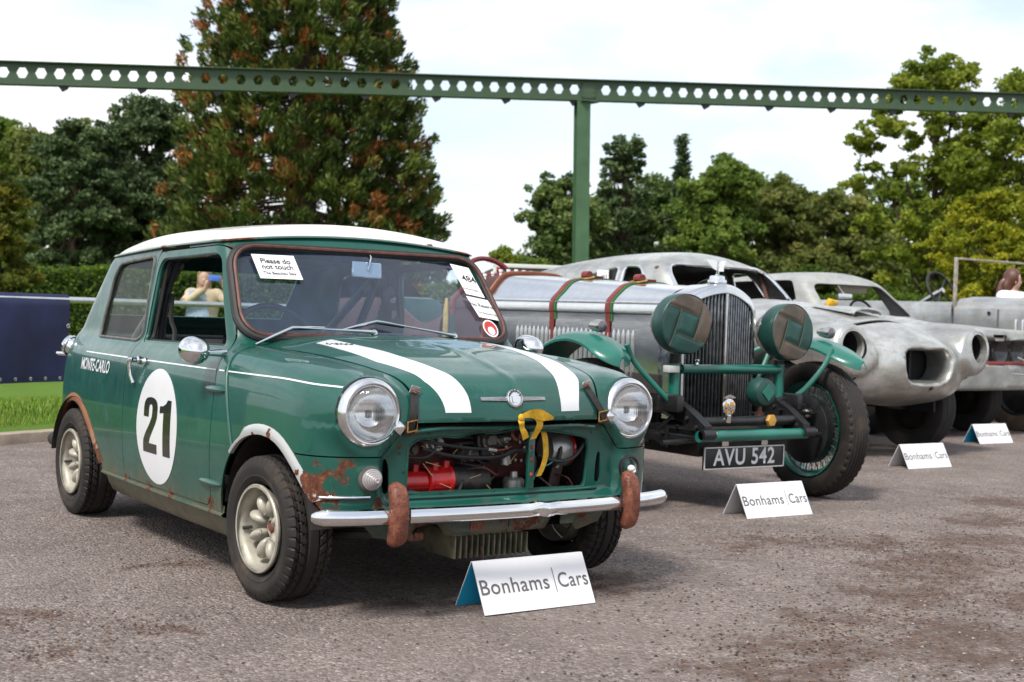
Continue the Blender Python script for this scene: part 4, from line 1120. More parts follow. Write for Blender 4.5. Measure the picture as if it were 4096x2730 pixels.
for (x, y, z, r, l, ax_) in ((-.02, -.335, .545, .030, .05, (0, -1, 0)), (-.10, -.33, .50, .022, .06, (.3, -1, 0)), (-.215, -.32, .53, .026, .05, (0, -1, .3)), (.035, -.33, .545, .018, .05, (.5, -1, .2)), (-.30, -.31, .52, .020, .05, (0, -1, 0))):
    MB().lathe([(.0001, l), (r*.6, l), (r*.75, l*.8), (r, l*.75), (r, l*.35), (r*1.2, l*.3), (r*1.2, 0)], (x, y, z), ax_, 16).build('casting', rr_.choice((MATS['cast_alloy'], simple('grimy_alloy', (.13, .12, .11), .55, metal=.5, nscale=25, namp=.5, bump=.3))), eng)
for i in range(14):
    x = rr_.uniform(-.33, .3); z = rr_.uniform(.41, .56); MB().lathe([(.006, 0), (.006, .008), (.0001, .009)], (x, -.275 if x < .28 else -.24, z), (0, -1, 0), 6).build('bolt', MATS['cast_alloy'], eng)
MB().box((.275, -.36, .48), (.045, .012, .22), rot=(0, .22, 0), bev=.003).build('stay', simple('rusty_stay', (.055, .035, .028), .6, metal=.3, nscale=20, namp=.6), eng)
MB().box((.262, -.369, .455), (.016, .006, .024), bev=.002).build('clip_plate', MATS['cast_alloy'], eng)
MB().tube(smoothpath([(.035, -.42, .585), (.03, -.43, .565), (.045, -.435, .552), (.06, -.43, .57)], 5), .006, 7).build('bonnet_hook', MATS['rust'], eng)
MB().tube([(-.06, -.42, .522), (-.03, -.425, .518)], .006, 8).build('ferrule', MATS['cast_alloy'], eng)
MB().tube(smoothpath([(-.03, -.425, .518), (.0, -.43, .522), (.025, -.43, .530)], 4), .0018, 5).build('copper_wire', simple('copper', (.5, .16, .06), .4, metal=.6), eng)
MB().tube(smoothpath([(.10, -.44, .39), (.13, -.44, .45), (.17, -.44, .465), (.20, -.43, .475)], 5), .0022, 5).build('teal_wire', simple('teal', (.02, .25, .24), .5), eng)
for i in range(9):
    a = random.uniform(-.33, .3); b = random.uniform(.40, .56); an = random.uniform(-1, 1)
    MB().tube([(a, -.40, b), (a+.05*math.cos(an), -.41, b+.05*math.sin(an))], .0013, 4).build('straw', simple('straw', (.45, .32, .16), .8), eng)
# centre bar of the grille opening and the frame lip round it
MB().box((.078, -.466, .487), (.026, .014, .19), bev=.003).build('centre_bar', GREEN, front_panel)
for z in (.44, .49, .53): MB().ball((.078, -.474, z), (.006, .003, .007), 8, 6).build('rust_spot', simple('rust_red', (.35, .03, .015), .7, nscale=50, namp=.5), front_panel)
cxa, cza = -.02, .48
P = [(cxa+(a-cxa)*1.012, front_y(cxa+(a-cxa)*1.03, cza+(b-cza)*1.06, .001), cza+(b-cza)*1.03) for a, b in AP]
MB().tube(P+P[:2], .0030, 6, False).build('opening_lip', GREEN, front_panel)
P = [(x, front_y(x, .598+.006*math.cos(x*3), .004), .598-.10*max(0, abs(x)-.27)) for x in np.linspace(-.365, .345, 40)]
MB().tube(P, .0075, 8).build('slam_rail', GREEN, front_panel)
P = [(x, front_y(x, .380, .002), .380) for x in np.linspace(-.40, .38, 30)]
MB().tube(P, .006, 8).build('lower_rail', GREEN, front_panel)
# bolt holes along the opening
for (x, z) in [(-.30, .580), (-.20, .592), (-.10, .598), (.16, .594), (.26, .586), (-.40, .52), (-.385, .46), (-.395, .42), (.35, .57), (-.25, .388), (-.05, .385), (.15, .383), (.28, .384)]:
    MB().lathe([(.005, .0012), (.0001, .0012)], (x, front_y(x, z, .0), z), (0, -1, 0), 10).build('bolt_hole', MATS['black_rubber'], front_panel)
# yellow strap tied over the slam panel
ys = empty('tie_strap'); ys.parent = mini
def ribbon(name, pts, w, parent, mat, side=(1, 0, .15)):
    P = smoothpath(pts, 6); S = Vector(side).normalized()*w/2
    mb = MB(); n = len(P); off = Vector((0, .0015, 0))
    mb.strip([p-S for p in P], [p+S for p in P]); mb.strip([p+S+off for p in P], [p-S+off for p in P]); return mb.build(name, mat, parent)
Y = MATS['yellow_webbing']
def ribbon2(pts, ws, twist, n=7):
    P = smoothpath(pts, 6); N = len(P); mb = MB(); L = []; R = []
    for i, p in enumerate(P):
        t = i/(N-1); w = float(np.interp(t, np.linspace(0, 1, len(ws)), ws))/2; a = float(np.interp(t, np.linspace(0, 1, len(twist)), twist))
        S = Vector((math.cos(a), -.35*math.sin(a), math.sin(a)))*w; L.append(p-S); R.append(p+S)
    off = Vector((0, .0018, 0)); mb.strip(L, R); mb.strip([p+off for p in R], [p+off for p in L]); return mb.build('webbing', Y, ys)
ribbon2([(-.004, -.508, .634), (.0, -.520, .618), (.006, -.515, .600), (.018, -.512, .582), (.030, -.505, .562)], [.014, .020, .018, .022, .024], [.2, .5, .1, .4, .5])
ribbon2([(-.002, -.515, .636), (.022, -.530, .645), (.050, -.535, .645), (.080, -.538, .636), (.112, -.540, .630)], [.012, .026, .034, .030, .010], [1.45, 1.5, 1.3, 1.35, 1.1])
ribbon2([(.060, -.526, .632), (.072, -.522, .612), (.070, -.515, .592), (.066, -.505, .575), (.063, -.50, .560)], [.030, .026, .027, .024, .022], [.1, -.15, .1, 0, .15])
MB().ball((.002, -.515, .632), (.013, .010, .013), 10, 8).build('knot', Y, ys)
ribbon('webbing', [(.148, -.43, .59), (.150, -.445, .56), (.153, -.45, .51), (.147, -.452, .48), (.135, -.452, .45), (.125, -.45, .43)], .022, ys, Y, (1, 0, .1))
# tape and weed hanging underneath
MB().tube(smoothpath([(-.06, -.40, .20), (-.055, -.41, .13), (-.07, -.42, .08), (-.06, -.43, .03)], 5), [.004]*15+[.009], 6).build('hanging_weed', simple('weed', (.09, .05, .03), .9), mini)

# --- interior
cab = empty('interior'); cab.parent = mini
DI = MATS['dark_interior']
mb = MB(); vs = []
for x in np.linspace(-.56, .56, 15):
    for (y, z) in ((.40, .865), (.52, .865), (.575, .85), (.585, .80), (.57, .70)): vs.append((x, y+.02*(x/.56)**2, z))
mb.add(vs, [(i*5+j, (i+1)*5+j, (i+1)*5+j+1, i*5+j+1) for i in range(14) for j in range(4)]); mb.build('dashboard', DI, cab)
cage = MATS['black_metal']
hoop = smoothpath([(-.53, 1.30, .25), (-.535, 1.30, .80), (-.50, 1.30, 1.06), (-.43, 1.30, 1.16), (-.2, 1.30, 1.19), (.2, 1.30, 1.19), (.43, 1.30, 1.16), (.50, 1.30, 1.06), (.535, 1.30, .80), (.53, 1.30, .25)], 6)
MB().tube(hoop, .020, 10).build('roll_hoop', cage, cab)
for sx in (-1, 1): MB().tube([(sx*.46, 1.30, 1.12), (sx*.45, 2.0, .70)], .019, 10).build('roll_stay', simple('cage_grey', (.20, .20, .19), .5, nscale=20, namp=.4), cab)
for x in (-.29, .29):
    se = empty('seat'); se.parent = cab
    MB().box((x, 1.10, .60), (.44, .12, .46), rot=(.25, 0, 0), bev=.05).build('backrest', DI, se)
    MB().box((x, .90, .38), (.44, .46, .12), bev=.04).build('cushion', DI, se)
MB().box((0, 1.75, .62), (1.0, .14, .40), rot=(.2, 0, 0), bev=.05).build('rear_seat', DI, cab)
MB().box((0, 2.05, .80), (1.0, .45, .02)).build('parcel_shelf', DI, cab)
for sx in (-1, 1):
    MB().box((sx*.60, .90, .52), (.03, .85, .52), bev=.01).build('door_card', simple('card_grey', (.10, .10, .095), .8, nscale=10, namp=.3), cab)
    if sx < 0: continue
    # gusset with two lightening holes where the hoop meets the diagonal
    out = rpoly([(-.10, -.22), (.075, -.22), (.085, .02), (.02, .07), (-.02, .06)], .02, 3); N = 26
    V = []; T = []
    for i in range(N+1):
        for j in range(N+1): V.append((sx*.50+(-.11+.21*i/N), 1.25, 1.0+(-.23+.31*j/N)))
    cx_ = np.array([-.11+.21*(i+.5)/N for i in range(N) for j in range(N)]); cz_ = np.array([-.23+.31*(j+.5)/N for i in range(N) for j in range(N)])
    okk = (polydist(cx_, cz_, out) > 0) & (np.hypot(cx_-.02, cz_-.012) > .020) & (np.hypot(cx_-.03, cz_+.055) > .016)
    for q_ in np.flatnonzero(okk): i, j = divmod(int(q_), N); T.append((i*(N+1)+j, (i+1)*(N+1)+j, (i+1)*(N+1)+j+1, i*(N+1)+j+1))
    mk('gusset', V, T, cage, cab)
    MB().tube([(sx*.46, 1.28, 1.10), (sx*.30, 1.30, .70), (sx*.22, 1.32, .45)], .018, 10).build('roll_brace', cage, cab)
st = smoothpath([(-.29+.18*math.cos(a), .72+.08*math.sin(a), .80+.165*math.sin(a)) for a in np.linspace(0, 2*PI, 16, endpoint=False)], 3, True)
MB().tube(st+st[:1], .012, 8, False).build('steering_wheel', MATS['black_rubber'], cab)
MB().tube([(-.29, .72, .80), (-.29, .60, .76)], .02, 8).build('steering_column', MATS['black_metal'], cab)
im = empty('rear_view_mirror'); im.parent = mini
c = Vector((.028, .600, 1.117)); fm = frame_matrix(c, (.98, -.02, -.03), (0, .1, 1))
mb = MB(); mb.box((0, 0, 0), (.130, .064, .012), bev=.006); mb.xf(fm); mb.build('casing', MATS['chrome_worn'], im)
mb = MB(); mb.box((0, 0, .0075), (.118, .054, .002)); mb.xf(fm); mb.build('back_plate', simple('mirror_back', (.46, .49, .49), .3, metal=.3), im)
MB().tube([c+Vector((0, -.012, 0)), c+Vector((.012, -.01, .05)), (.035, .66, 1.235)], .0045, 8).build('stalk', MATS['chrome_worn'], im)
MB().tube(smoothpath([(-.50, 1.27, 1.0), (-.51, 1.25, .90), (-.505, 1.22, .85), (-.515, 1.20, .80)], 5), .010, 6).build('harness', MATS['black_rubber'], cab)
# ================================================================== the bare-metal vintage special (second car)
BX = 2.5
sp = empty('vintage_special', (BX, 0, 0), 0, 'vintage open special with polished aluminium bonnet, green cycle wings and leather lamp covers', 'car')
def m_alu(name, tint, rough, dirt=0.3):
    t = NT(name); t.set(metal=1.0); n = t.noise(3.2, 8, .65, vec=t.mapping((1, .35, 1))); n2 = t.noise(26, 6, .7); n3 = t.noise(120, 3, vec=t.mapping((1, .05, 1)))
    c = t.ramp(t.math('ADD', t.math('MULTIPLY', n, .65), t.math('MULTIPLY', n2, .35)), [(.34, tuple(x*(1-dirt) for x in tint)), (.6, tint)])
    t.set(color=c, rough=t.ramp(n, [(.3, rough*1.8), (.65, rough)])); t.bump(t.math('ADD', n, t.math('MULTIPLY', n3, .15)), .10, .008); MATS[name] = t.m
m_alu('bonnet_aluminium', (.84, .85, .85), .13, .20); m_alu('dull_aluminium', (.52, .54, .54), .38, .35)
simple('special_green', (.008, .120, .088), .30, nscale=5, namp=.25, coat=.3)
simple('leather_green', (.010, .050, .042), .42, nscale=9, namp=.35, bump=.35, bscale=45)
simple('leather_brown', (.085, .066, .050), .45, nscale=9, namp=.4, bump=.4, bscale=40)
simple('leather_red', (.16, .020, .018), .45, nscale=14, namp=.3, bump=.3)
simple('leather_tan', (.22, .060, .020), .42, nscale=6, namp=.35, bump=.3)
simple('body_leather', (.060, .018, .014), .5, nscale=5, namp=.35, bump=.4, bscale=30)
simple('felt_green', (.02, .13, .035), .8, nscale=20, namp=.2)
simple('brass', (.62, .40, .12), .3, metal=1.0, nscale=30, namp=.2)
simple('slat_steel', (.16, .17, .18), .30, metal=.9, nscale=30, namp=.4)
simple('stitching', (.11, .12, .08), .8)
simple('nickel', (.52, .50, .47), .22, metal=1.0, nscale=20, namp=.2)
BMAT = MATS['bonnet_aluminium']; SG = MATS['special_green']; BK = MATS['black_metal']

# --- bonnet: cross-section swept from the radiator to the scuttle
def bsec(y, z0=.52):
    """half section (x, z) from the bottom of the side up to the centre line"""
    k = (y-1.40)/1.35; w = .262+.085*k; zs = 1.055; zt = 1.148+.058*k
    pts = [(w*.97, z0), (w, .75), (w, .985), (w+.006, .992), (w+.004, zs-.02), (w-.008, zs+.006), (w-.05, zs+.045), (w*.62, zt-.022), (w*.30, zt-.004), (0, zt)]
    return [(p.x, p.y) for p in smoothpath([(a, b, 0) for a, b in pts], 4)]
def sweep(name, ys, sec, mat, parent, half=None):
    rows = []
    for y in ys:
        s = sec(y); full = [(-a, y, b) for a, b in s]+[(a, y, b) for a, b in reversed(s[:-1])]; rows.append(full)
    m = len(rows[0]); vs = [p for r in rows for p in r]
    return mk(name, vs, [(i*m+j, i*m+j+1, (i+1)*m+j+1, (i+1)*m+j) for i in range(len(ys)-1) for j in range(m-1)], mat, parent, angle=40)
sweep('bonnet', np.linspace(1.36, 2.95, 18), bsec, BMAT, sp)
for sx in (-1, 1):
    for z, dx in ((.985, .004), (1.045, .006)):      # hinge and shut line
        MB().tube([(sx*(bsec(y)[0][0]/.97+dx), y, z) for y in (1.37, 2.05, 2.94)], .0045 if z > 1 else .003, 6).build('bonnet_hinge', MATS['nickel'] if z > 1 else MATS['black_rubber'], sp)
    # louvres
    lv = MB(); N = 10
    for i in range(N+1):
        t = i/N
        r = .014*min(1, math.sqrt(min(t, 1-t)*14+.02))
        for a in np.linspace(-.5*PI, .5*PI, 7): lv.v.append((math.cos(a)*r*1.0, math.sin(a)*r*.85, .62+t*.285))
    lv.f = [(i*7+j, i*7+j+1, (i+1)*7+j+1, (i+1)*7+j) for i in range(N) for j in range(6)]
    lme = lv.mesh('louvre', simple('louvre_metal', (.46, .47, .47), .30, metal=.75, nscale=20, namp=.12))
    for k in range(27):
        y = 1.60+k*.0385
        o = link('louvre', lme, sp, loc=(sx*(bsec(y)[0][0]/.97-.004), y, 0)); o.rotation_euler = (0, 0, 0 if sx > 0 else PI)
# straps with felt underneath and buckles
for y0, dy in ((1.80, .0), (2.28, .0)):
    st = empty('bonnet_strap'); st.parent = sp
    for nm, w, off, mt, dd in (('felt', .040, .004, 'felt_green', -.016), ('leather', .040, .008, 'leather_red', .0)):
        s = bsec(y0); full = [(-a, b) for a, b in s]+[(a, b) for a, b in reversed(s[:-1])]
        if nm == 'felt': full = [p for p in full if p[1] > .93]
        P = []
        for i, (a, b) in enumerate(full):
            a0, b0 = full[max(0, i-1)]; a1, b1 = full[min(len(full)-1, i+1)]; tx, tz = a1-a0, b1-b0; L = math.hypot(tx, tz) or 1
            P.append((a-tz/L*off, b+tx/L*off))
        P2 = []
        for i, (a, b) in enumerate(full):
            a0, b0 = full[max(0, i-1)]; a1, b1 = full[min(len(full)-1, i+1)]; tx, tz = a1-a0, b1-b0; L = math.hypot(tx, tz) or 1
            P2.append((a-tz/L*(off-.006), b+tx/L*(off-.006)))
        mb = MB(); A = [(a, y0+dd-w/2, b) for a, b in P]; B = [(a, y0+dd+w/2, b) for a, b in P]; C_ = [(a, y0+dd-w/2, b) for a, b in P2]; D = [(a, y0+dd+w/2, b) for a, b in P2]
        mb.strip(A, B); mb.strip(B, D); mb.strip(C_, A); mb.build(nm, MATS[mt], st)
    zt = bsec(y0)[-1][1]
    MB().tube(smoothpath([(-.12, y0-.03, zt-.002), (-.05, y0-.034, zt+.012), (-.05, y0+.034, zt+.012), (-.12, y0+.03, zt-.002)], 4, True)+[(-.12, y0-.03, zt-.002)], .006, 6).build('buckle', MATS['brass'], st)
    MB().tube([(-.075, y0-.028, zt+.022), (-.075, y0+.028, zt+.022)], .024, 10).build('loop', MATS['leather_red'], st)
    MB().box((-.01, y0, zt+.014), (.10, .03, .012), bev=.004).build('tongue', MATS['leather_red'], st)

# --- radiator: pointed shell, slats
rad = empty('radiator'); rad.parent = sp
def rsec(): return [(.262, .44), (.264, .70), (.266, .98), (.260, 1.045), (.225, 1.088), (.14, 1.128), (.06, 1.150), (0, 1.157)]
RS = [(p.x, p.y) for p in smoothpath([(a, b, 0) for a, b in rsec()], 4)]
def vfront(x): return 1.165+.20*abs(x)
rows = []
for d, sc_ in ((.20, 1.0), (.06, 1.008), (.012, 1.004), (.0, .985), (.002, .93), (.03, .915)):
    r = []
    for (a, b) in RS:
        aa = a*sc_; bb = .44+(b-.44)*(1-(1-sc_)*.9) if b > .5 else b
        r.append((aa, (1.40 if d == .20 else vfront(aa)+d), bb))
    rows.append([(-x, y, z) for x, y, z in r]+[(x, y, z) for x, y, z in reversed(r[:-1])])
m = len(rows[0])
mk('shell', [p for r in rows for p in r], [(i*m+j, i*m+j+1, (i+1)*m+j+1, (i+1)*m+j) for i in range(len(rows)-1) for j in range(m-1)], MATS['polished_aluminium'], rad, angle=50)
mb = MB(); mb.add([(-.24, vfront(.24)+.06, .44), (0, 1.225, .44), (0, 1.225, 1.12), (-.24, vfront(.24)+.06, 1.04)], [(0, 1, 2, 3)]); mb.add([(.24, vfront(.24)+.06, .44), (0, 1.225, .44), (0, 1.225, 1.12), (.24, vfront(.24)+.06, 1.04)], [(3, 2, 1, 0)])
mb.build('core', MATS['grimy_black'], rad, smooth=False)
def rz(x): return float(np.interp(abs(x), [p[0] for p in reversed(RS)], [p[1] for p in reversed(RS)]))
for sx in (-1, 1):
    for k in range(11):
        x = sx*(.018+k*.0212); top = min(1.11, rz(x/.93)-.045)
        mb = MB(); a = vfront(x)+.012; w = .0052
        mb.box((x, a+.010, (.45+top)/2), (w*2, .022, top-.45), rot=(0, 0, -sx*.35), bev=.0035); mb.build('slat', MATS['slat_steel'], rad)
MB().box((0, 1.172, .78), (.016, .018, .66), bev=.004).build('centre_bar', MATS['nickel'], rad)
# cap and mascot
MB().lathe([(.0001, .052), (.030, .052), (.040, .048), (.042, .030), (.050, .028), (.052, .018), (.046, .012), (.044, -.01)], (0, 1.25, 1.152), (0, 0, 1), 28).build('cap', MATS['chrome'], rad)
ms = empty('mascot'); ms.parent = sp
MB().tube([(0, 1.25, 1.20), (0, 1.245, 1.222), (0, 1.24, 1.232)], [.012, .008, .010], 10).build('stem', MATS['chrome'], ms)
wing = [(0, 0), (.03, .012), (.055, .034), (.070, .052), (.030, .056), (-.004, .050), (-.018, .03)]
for sx in (-1, 1):
    mb = MB(); mb.prism([(a*1.0, b) for a, b in wing], (sx*.006, 1.24, 1.228), (sx*.92, .30, .1), (0, 0, 1), .006); mb.build('wing', MATS['chrome'], ms)
MB().prism([(-.012, 0), (.012, 0), (.014, .056), (-.008, .056)], (0, 1.222, 1.226), (.9, .2, 0), (0, 0, 1), .010).build('letter_plate', MATS['chrome'], ms)
put_text('letter', 'B', ms, MATS['black_metal'], (.001, 1.219, 1.254), (.9, .2, 0), (0, 0, 1), .06, xs=.7)

# --- headlamps under quartered leather covers
def lamp(x, y, z, yaw, pitch, patch, label=None):
    L = empty('headlamp', (x, y, z)); L.parent = sp; L.rotation_euler = (pitch, 0, yaw)
    R = .152
    MB().lathe([(.0001, .20), (.05, .19), (.10, .15), (.135, .08), (.150, .02)], (0, 0, 0), (0, 1, 0), 36).build('bowl', MATS['nickel'], L)
    cov = MB().lathe([(.128, .080), (.142, .070), (.152, .045), (.1545, .0), (.153, -.026), (.150, -.034), (.142, -.037)], (0, 0, 0), (0, 1, 0), 48).build('cover', MATS['leather_green'], L)
    MB().lathe([(.150, .0), (.1525, -.004), (.1525, -.009), (.150, -.012)], (0, -.030, 0), (0, 1, 0), 48).build('piping', MATS['leather_green'], cov)
    s = .060; a0 = math.radians(-18)
    def rot(p): return (p[0]*math.cos(a0)-p[1]*math.sin(a0), p[0]*math.sin(a0)+p[1]*math.cos(a0))
    rr = .149      # pinwheel of four outer patches round a square
    for key in range(5):
        mb = MB(); g = .0028
        lim = {0: (s+g, 9, -s+g, 9), 1: (-9, s-g, s+g, 9), 2: (-9, -s-g, -9, s-g), 3: (-s+g, 9, -9, -s-g), 4: (-s+g, s-g, -s+g, s-g)}[key]
        x0, x1, y0, y1 = (max(-rr, lim[0]), min(rr, lim[1]), max(-rr, lim[2]), min(rr, lim[3]))
        n1 = 14; pts = []
        for i in range(n1+1):
            for j in range(n1+1):
                px = x0+(x1-x0)*i/n1; py = y0+(y1-y0)*j/n1; r = math.hypot(px, py)
                if r > rr: px *= rr/r; py *= rr/r
                q = rot((px, py)); e = min(i, j, n1-i, n1-j)/n1
                puff = .006*min(1, e*6)+.008*(1-(min(r, rr)/rr)**2)
                pts.append((q[0], -.038-puff, q[1]))
        mb.add(pts, [(i*(n1+1)+j, i*(n1+1)+j+1, (i+1)*(n1+1)+j+1, (i+1)*(n1+1)+j) for i in range(n1) for j in range(n1)])
        mb.build('patch', MATS[patch[key]], cov, angle=60)
    for (p, q) in (((s, -s), (s, .155)), ((s, s), (-.155, s)), ((-s, s), (-s, -.155)), ((-s, -s), (.155, -s))):
        pts = []
        for t_ in np.linspace(0, 1, 9):
            a_ = p[0]+(q[0]-p[0])*t_; b_ = p[1]+(q[1]-p[1])*t_; r_ = math.hypot(a_, b_)
            if r_ > .146: continue
            w_ = rot((a_, b_)); pts.append((w_[0], -.0445-.008*(1-(r_/.149)**2), w_[1]))
        if len(pts) > 1: MB().tube(pts, .0011, 5).build('stitch_line', MATS['stitching'], cov)
    MB().lathe([(.0001, -.0385), (.149, -.0375)], (0, 0, 0), (0, 1, 0), 36).build('seam', MATS['stitching'], cov)
    MB().tube([(0, .06, -.15), (0, .08, -.24)], .028, 12).build('pillar', BK, L)
    return L
lamp(-.382, 1.085, .943, math.radians(-9), 0, ['leather_brown', 'leather_brown', 'leather_green', 'leather_green', 'leather_green'])
lamp(.374, 1.085, .915, math.radians(-1), math.radians(-2), ['leather_green', 'leather_brown', 'leather_brown', 'leather_brown', 'leather_green'])
# lamp bar with uprights
MB().tube([(-.34, 1.13, .712), (.36, 1.13, .712)], .025, 14).build('lamp_bar', SG, sp)
for sx in (-1, 1):
    MB().tube([(sx*.375, 1.14, .56), (sx*.375, 1.14, .74)], .030, 14).build('upright', SG, sp)
    MB().tube([(sx*.345, 1.13, .712), (sx*.40, 1.13, .712)], .016, 10).build('clamp', BK, sp)
    MB().box((sx*.375, 1.15, .54), (.09, .10, .05), bev=.01).build('bracket', BK, sp)
MB().box((-.415, 1.12, .712), (.07, .05, .035), bev=.003).build('clamp_plate', simple('plate_grey', (.45, .46, .44), .4), sp)
MB().lathe([(.0001, .03), (.008, .028), (.012, .02), (.006, .012), (.008, 0)], (-.24, 1.12, .735), (0, 0, 1), 12).build('finial', MATS['chrome'], sp)

# --- chassis, springs, axle, front tubes
for sx in (-1, 1):
    P = smoothpath([(sx*.36, 2.6, .46), (sx*.36, 1.6, .50), (sx*.36, 1.25, .53), (sx*.355, 1.05, .48), (sx*.35, .90, .405)], 6)
    mb = MB()
    n_ = len(P)
    for i, p in enumerate(P):
        h = .05 if i < n_*.6 else .05-.02*(i-n_*.6)/(n_*.4)
        for (a, b) in ((-.025, -h), (.025, -h), (.025, h), (-.025, h)): mb.v.append((p.x+a, p.y, p.z+b))
    mb.f = [(i*4+j, i*4+(j+1) % 4, (i+1)*4+(j+1) % 4, (i+1)*4+j) for i in range(n_-1) for j in range(4)]+[(0, 1, 2, 3), tuple((n_-1)*4+j for j in (3, 2, 1, 0))]
    mb.build('chassis_rail', BK, sp, angle=30)
    for k in range(5):
        a = 1.0-.14*k
        MB().box((sx*.36, 1.25, .375-.012*k), (.05, .72*a, .010), bev=.002).build('spring_leaf', BK, sp)
    MB().tube([(sx*.36-.04, .895, .395), (sx*.36+.04, .895, .395)], .026, 12).build('spring_eye', BK, sp)
    MB().lathe([(.0001, .012), (.012, .010), (.014, 0)], (sx*.36+.045, .895, .40), (1, 0, 0), 10).build('grease_cap', MATS['chrome'], sp)
    # lever dampers
    MB().lathe([(.0001, .04), (.05, .04), (.058, .03), (.058, -.03), (.05, -.04), (.0001, -.04)], (sx*.36, 1.34, .52), (1, 0, 0), 20).build('damper', BK, sp)
    MB().box((sx*.43, 1.10, .54), (.05, .16, .09), bev=.015).build('steering_link', BK, sp)
MB().tube(smoothpath([(-.66, 1.22, .378), (-.45, 1.22, .37), (-.36, 1.22, .34), (0, 1.22, .33), (.36, 1.22, .34), (.45, 1.22, .37), (.66, 1.22, .378)], 5), .028, 10).build('front_axle', BK, sp)
MB().tube([(-.40, .915, .385), (.36, .915, .385)], .029, 14).build('front_tube', SG, sp)
for sx in (-1, 1):
    for y_ in (1.16, 1.30):
        MB().tube([(sx*.36-.032, y_, .31), (sx*.36-.032, y_, .42), (sx*.36+.032, y_, .42), (sx*.36+.032, y_, .31)], .007, 6).build('spring_clip', BK, sp)
    for (y_, z_) in ((1.02, .47), (1.12, .515), (1.30, .535), (.95, .43)): MB().lathe([(.011, 0), (.011, .010), (.0001, .011)], (sx*.36-.026, y_, z_), (-1, 0, 0), 6).build('chassis_bolt', MATS['grimy_black'], sp)
    MB().tube(smoothpath([(sx*.38, 1.30, .50), (sx*.50, 1.22, .45), (sx*.58, 1.14, .52), (sx*.62, 1.15, .44)], 5), .006, 6).build('brake_cable', MATS['black_rubber'], sp)
    MB().tube([(sx*.36, 1.34, .52), (sx*.40, 1.12, .47), (sx*.42, 1.20, .40)], .012, 8).build('damper_arm', BK, sp)
MB().tube([(.30, 1.06, .50), (.62, 1.10, .47)], .010, 8).build('drag_link', BK, sp)
MB().tube([(-.36, .98, .452), (.36, .98, .452)], .025, 14).build('cross_tube', BK, sp)
MB().tube([(-.55, 1.02, .35), (.62, 1.05, .36)], .014, 10).build('track_rod', BK, sp)
MB().lathe([(.0001, .014), (.030, .012), (.034, .004), (.034, -.006)], (.13, .945, .455), (0, -1, 0), 6).build('amber_nut', simple('amber', (.55, .30, .06), .4, metal=.3), sp)
for sx in (-1, 1): MB().box((sx*.27, 2.05, .50), (.02, 1.35, .34), bev=.004).build('engine_side_tray', MATS['grimy_black'], sp)
MB().box((0, 1.45, .34), (.66, .90, .14), bev=.03).build('sump_tray', MATS['grimy_black'], sp)
MB().box((0, 3.2, .36), (.80, 3.4, .12), bev=.03).build('underbody', MATS['grimy_black'], sp)
# --- number plate
pl = empty('number_plate'); pl.parent = sp
MB().box((-.035, .965, .268), (.575, .010, .118), bev=.004).build('plate', simple('plate_black', (.010, .010, .011), .4), pl)
mb = MB()
for (cx_, cz_, w_, h_) in ((0, .054, .565, .005), (0, -.054, .565, .005), (-.281, 0, .005, .112), (.281, 0, .005, .112)): mb.box((-.035+cx_, .958, .268+cz_), (w_, .005, h_))
mb.build('border', simple('plate_silver', (.72, .73, .74), .35, metal=.3), pl)
me = text_mesh('AVU 542', .118, bold=.0022, spacing=1.08, xs=.92); me.transform(frame_matrix((-.035, .9585, .268), (1, 0, 0), (0, 0, 1))); me.name = 'lettering'; link('lettering', me, pl, MATS['plate_silver'])
for x in (-.17, .11): MB().box((x, .968, .345), (.045, .008, .05)).build('hanger', MATS['nickel'], pl)
# --- AA-style badge on the cross tube
ab = empty('bar_badge'); ab.parent = sp
c = (-.165, .955, .528)
MB().lathe([(.0001, .006), (.036, .006), (.042, .004), (.044, 0)], c, (0, -1, 0), 28).build('disc', MATS['chrome'], ab)
for a in (0.6, 2.55, 3.9, 5.5): MB().prism([(0.006, 0.004), (.034, -.010), (.036, .010), (.02, .016)], (c[0], c[1]-.0075, c[2]), (math.cos(a), 0, math.sin(a)), (-math.sin(a), 0, math.cos(a)), .002).build('enamel', simple('enamel_yellow', (.75, .38, .02), .3), ab)
put_text('letter', 'AA', ab, MATS['chrome'], (c[0], c[1]-.011, c[2]-.004), (1, 0, 0), (0, 0, 1), .052, xs=.8, bold=.002, extrude=.002)
MB().prism([(-.045, .048), (-.02, .042), (0, .050), (.02, .042), (.045, .048), (.02, .058), (0, .064), (-.02, .058)], c, (1, 0, 0), (0, 0, 1), .006).build('wings', MATS['chrome'], ab)
MB().tube([(c[0], c[1], c[2]-.04), (c[0], c[1]+.01, c[2]-.075)], [.016, .022], 12).build('foot', MATS['chrome'], ab)
# --- covered spot lamp
sl = empty('spot_lamp'); sl.parent = sp
MB().lathe([(.0001, -.050), (.04, -.048), (.066, -.036), (.074, -.02), (.076, .03), (.066, .05), (.04, .07), (.0001, .08)], (.10, .99, .600), (0.05, 1, 0), 32).build('cover', MATS['leather_green'], sl)
for a in range(4): MB().prism([(-.044, .0), (0, -.044), (.044, 0), (0, .044)], (.098, .952-.012, .600), (1, 0, 0), (0, 0, 1), .006).build('patch', SG, sl) if a == 0 else None
MB().tube([(.10, 1.0, .53), (.10, 1.0, .46)], .012, 8).build('post', MATS['rust'], sl)

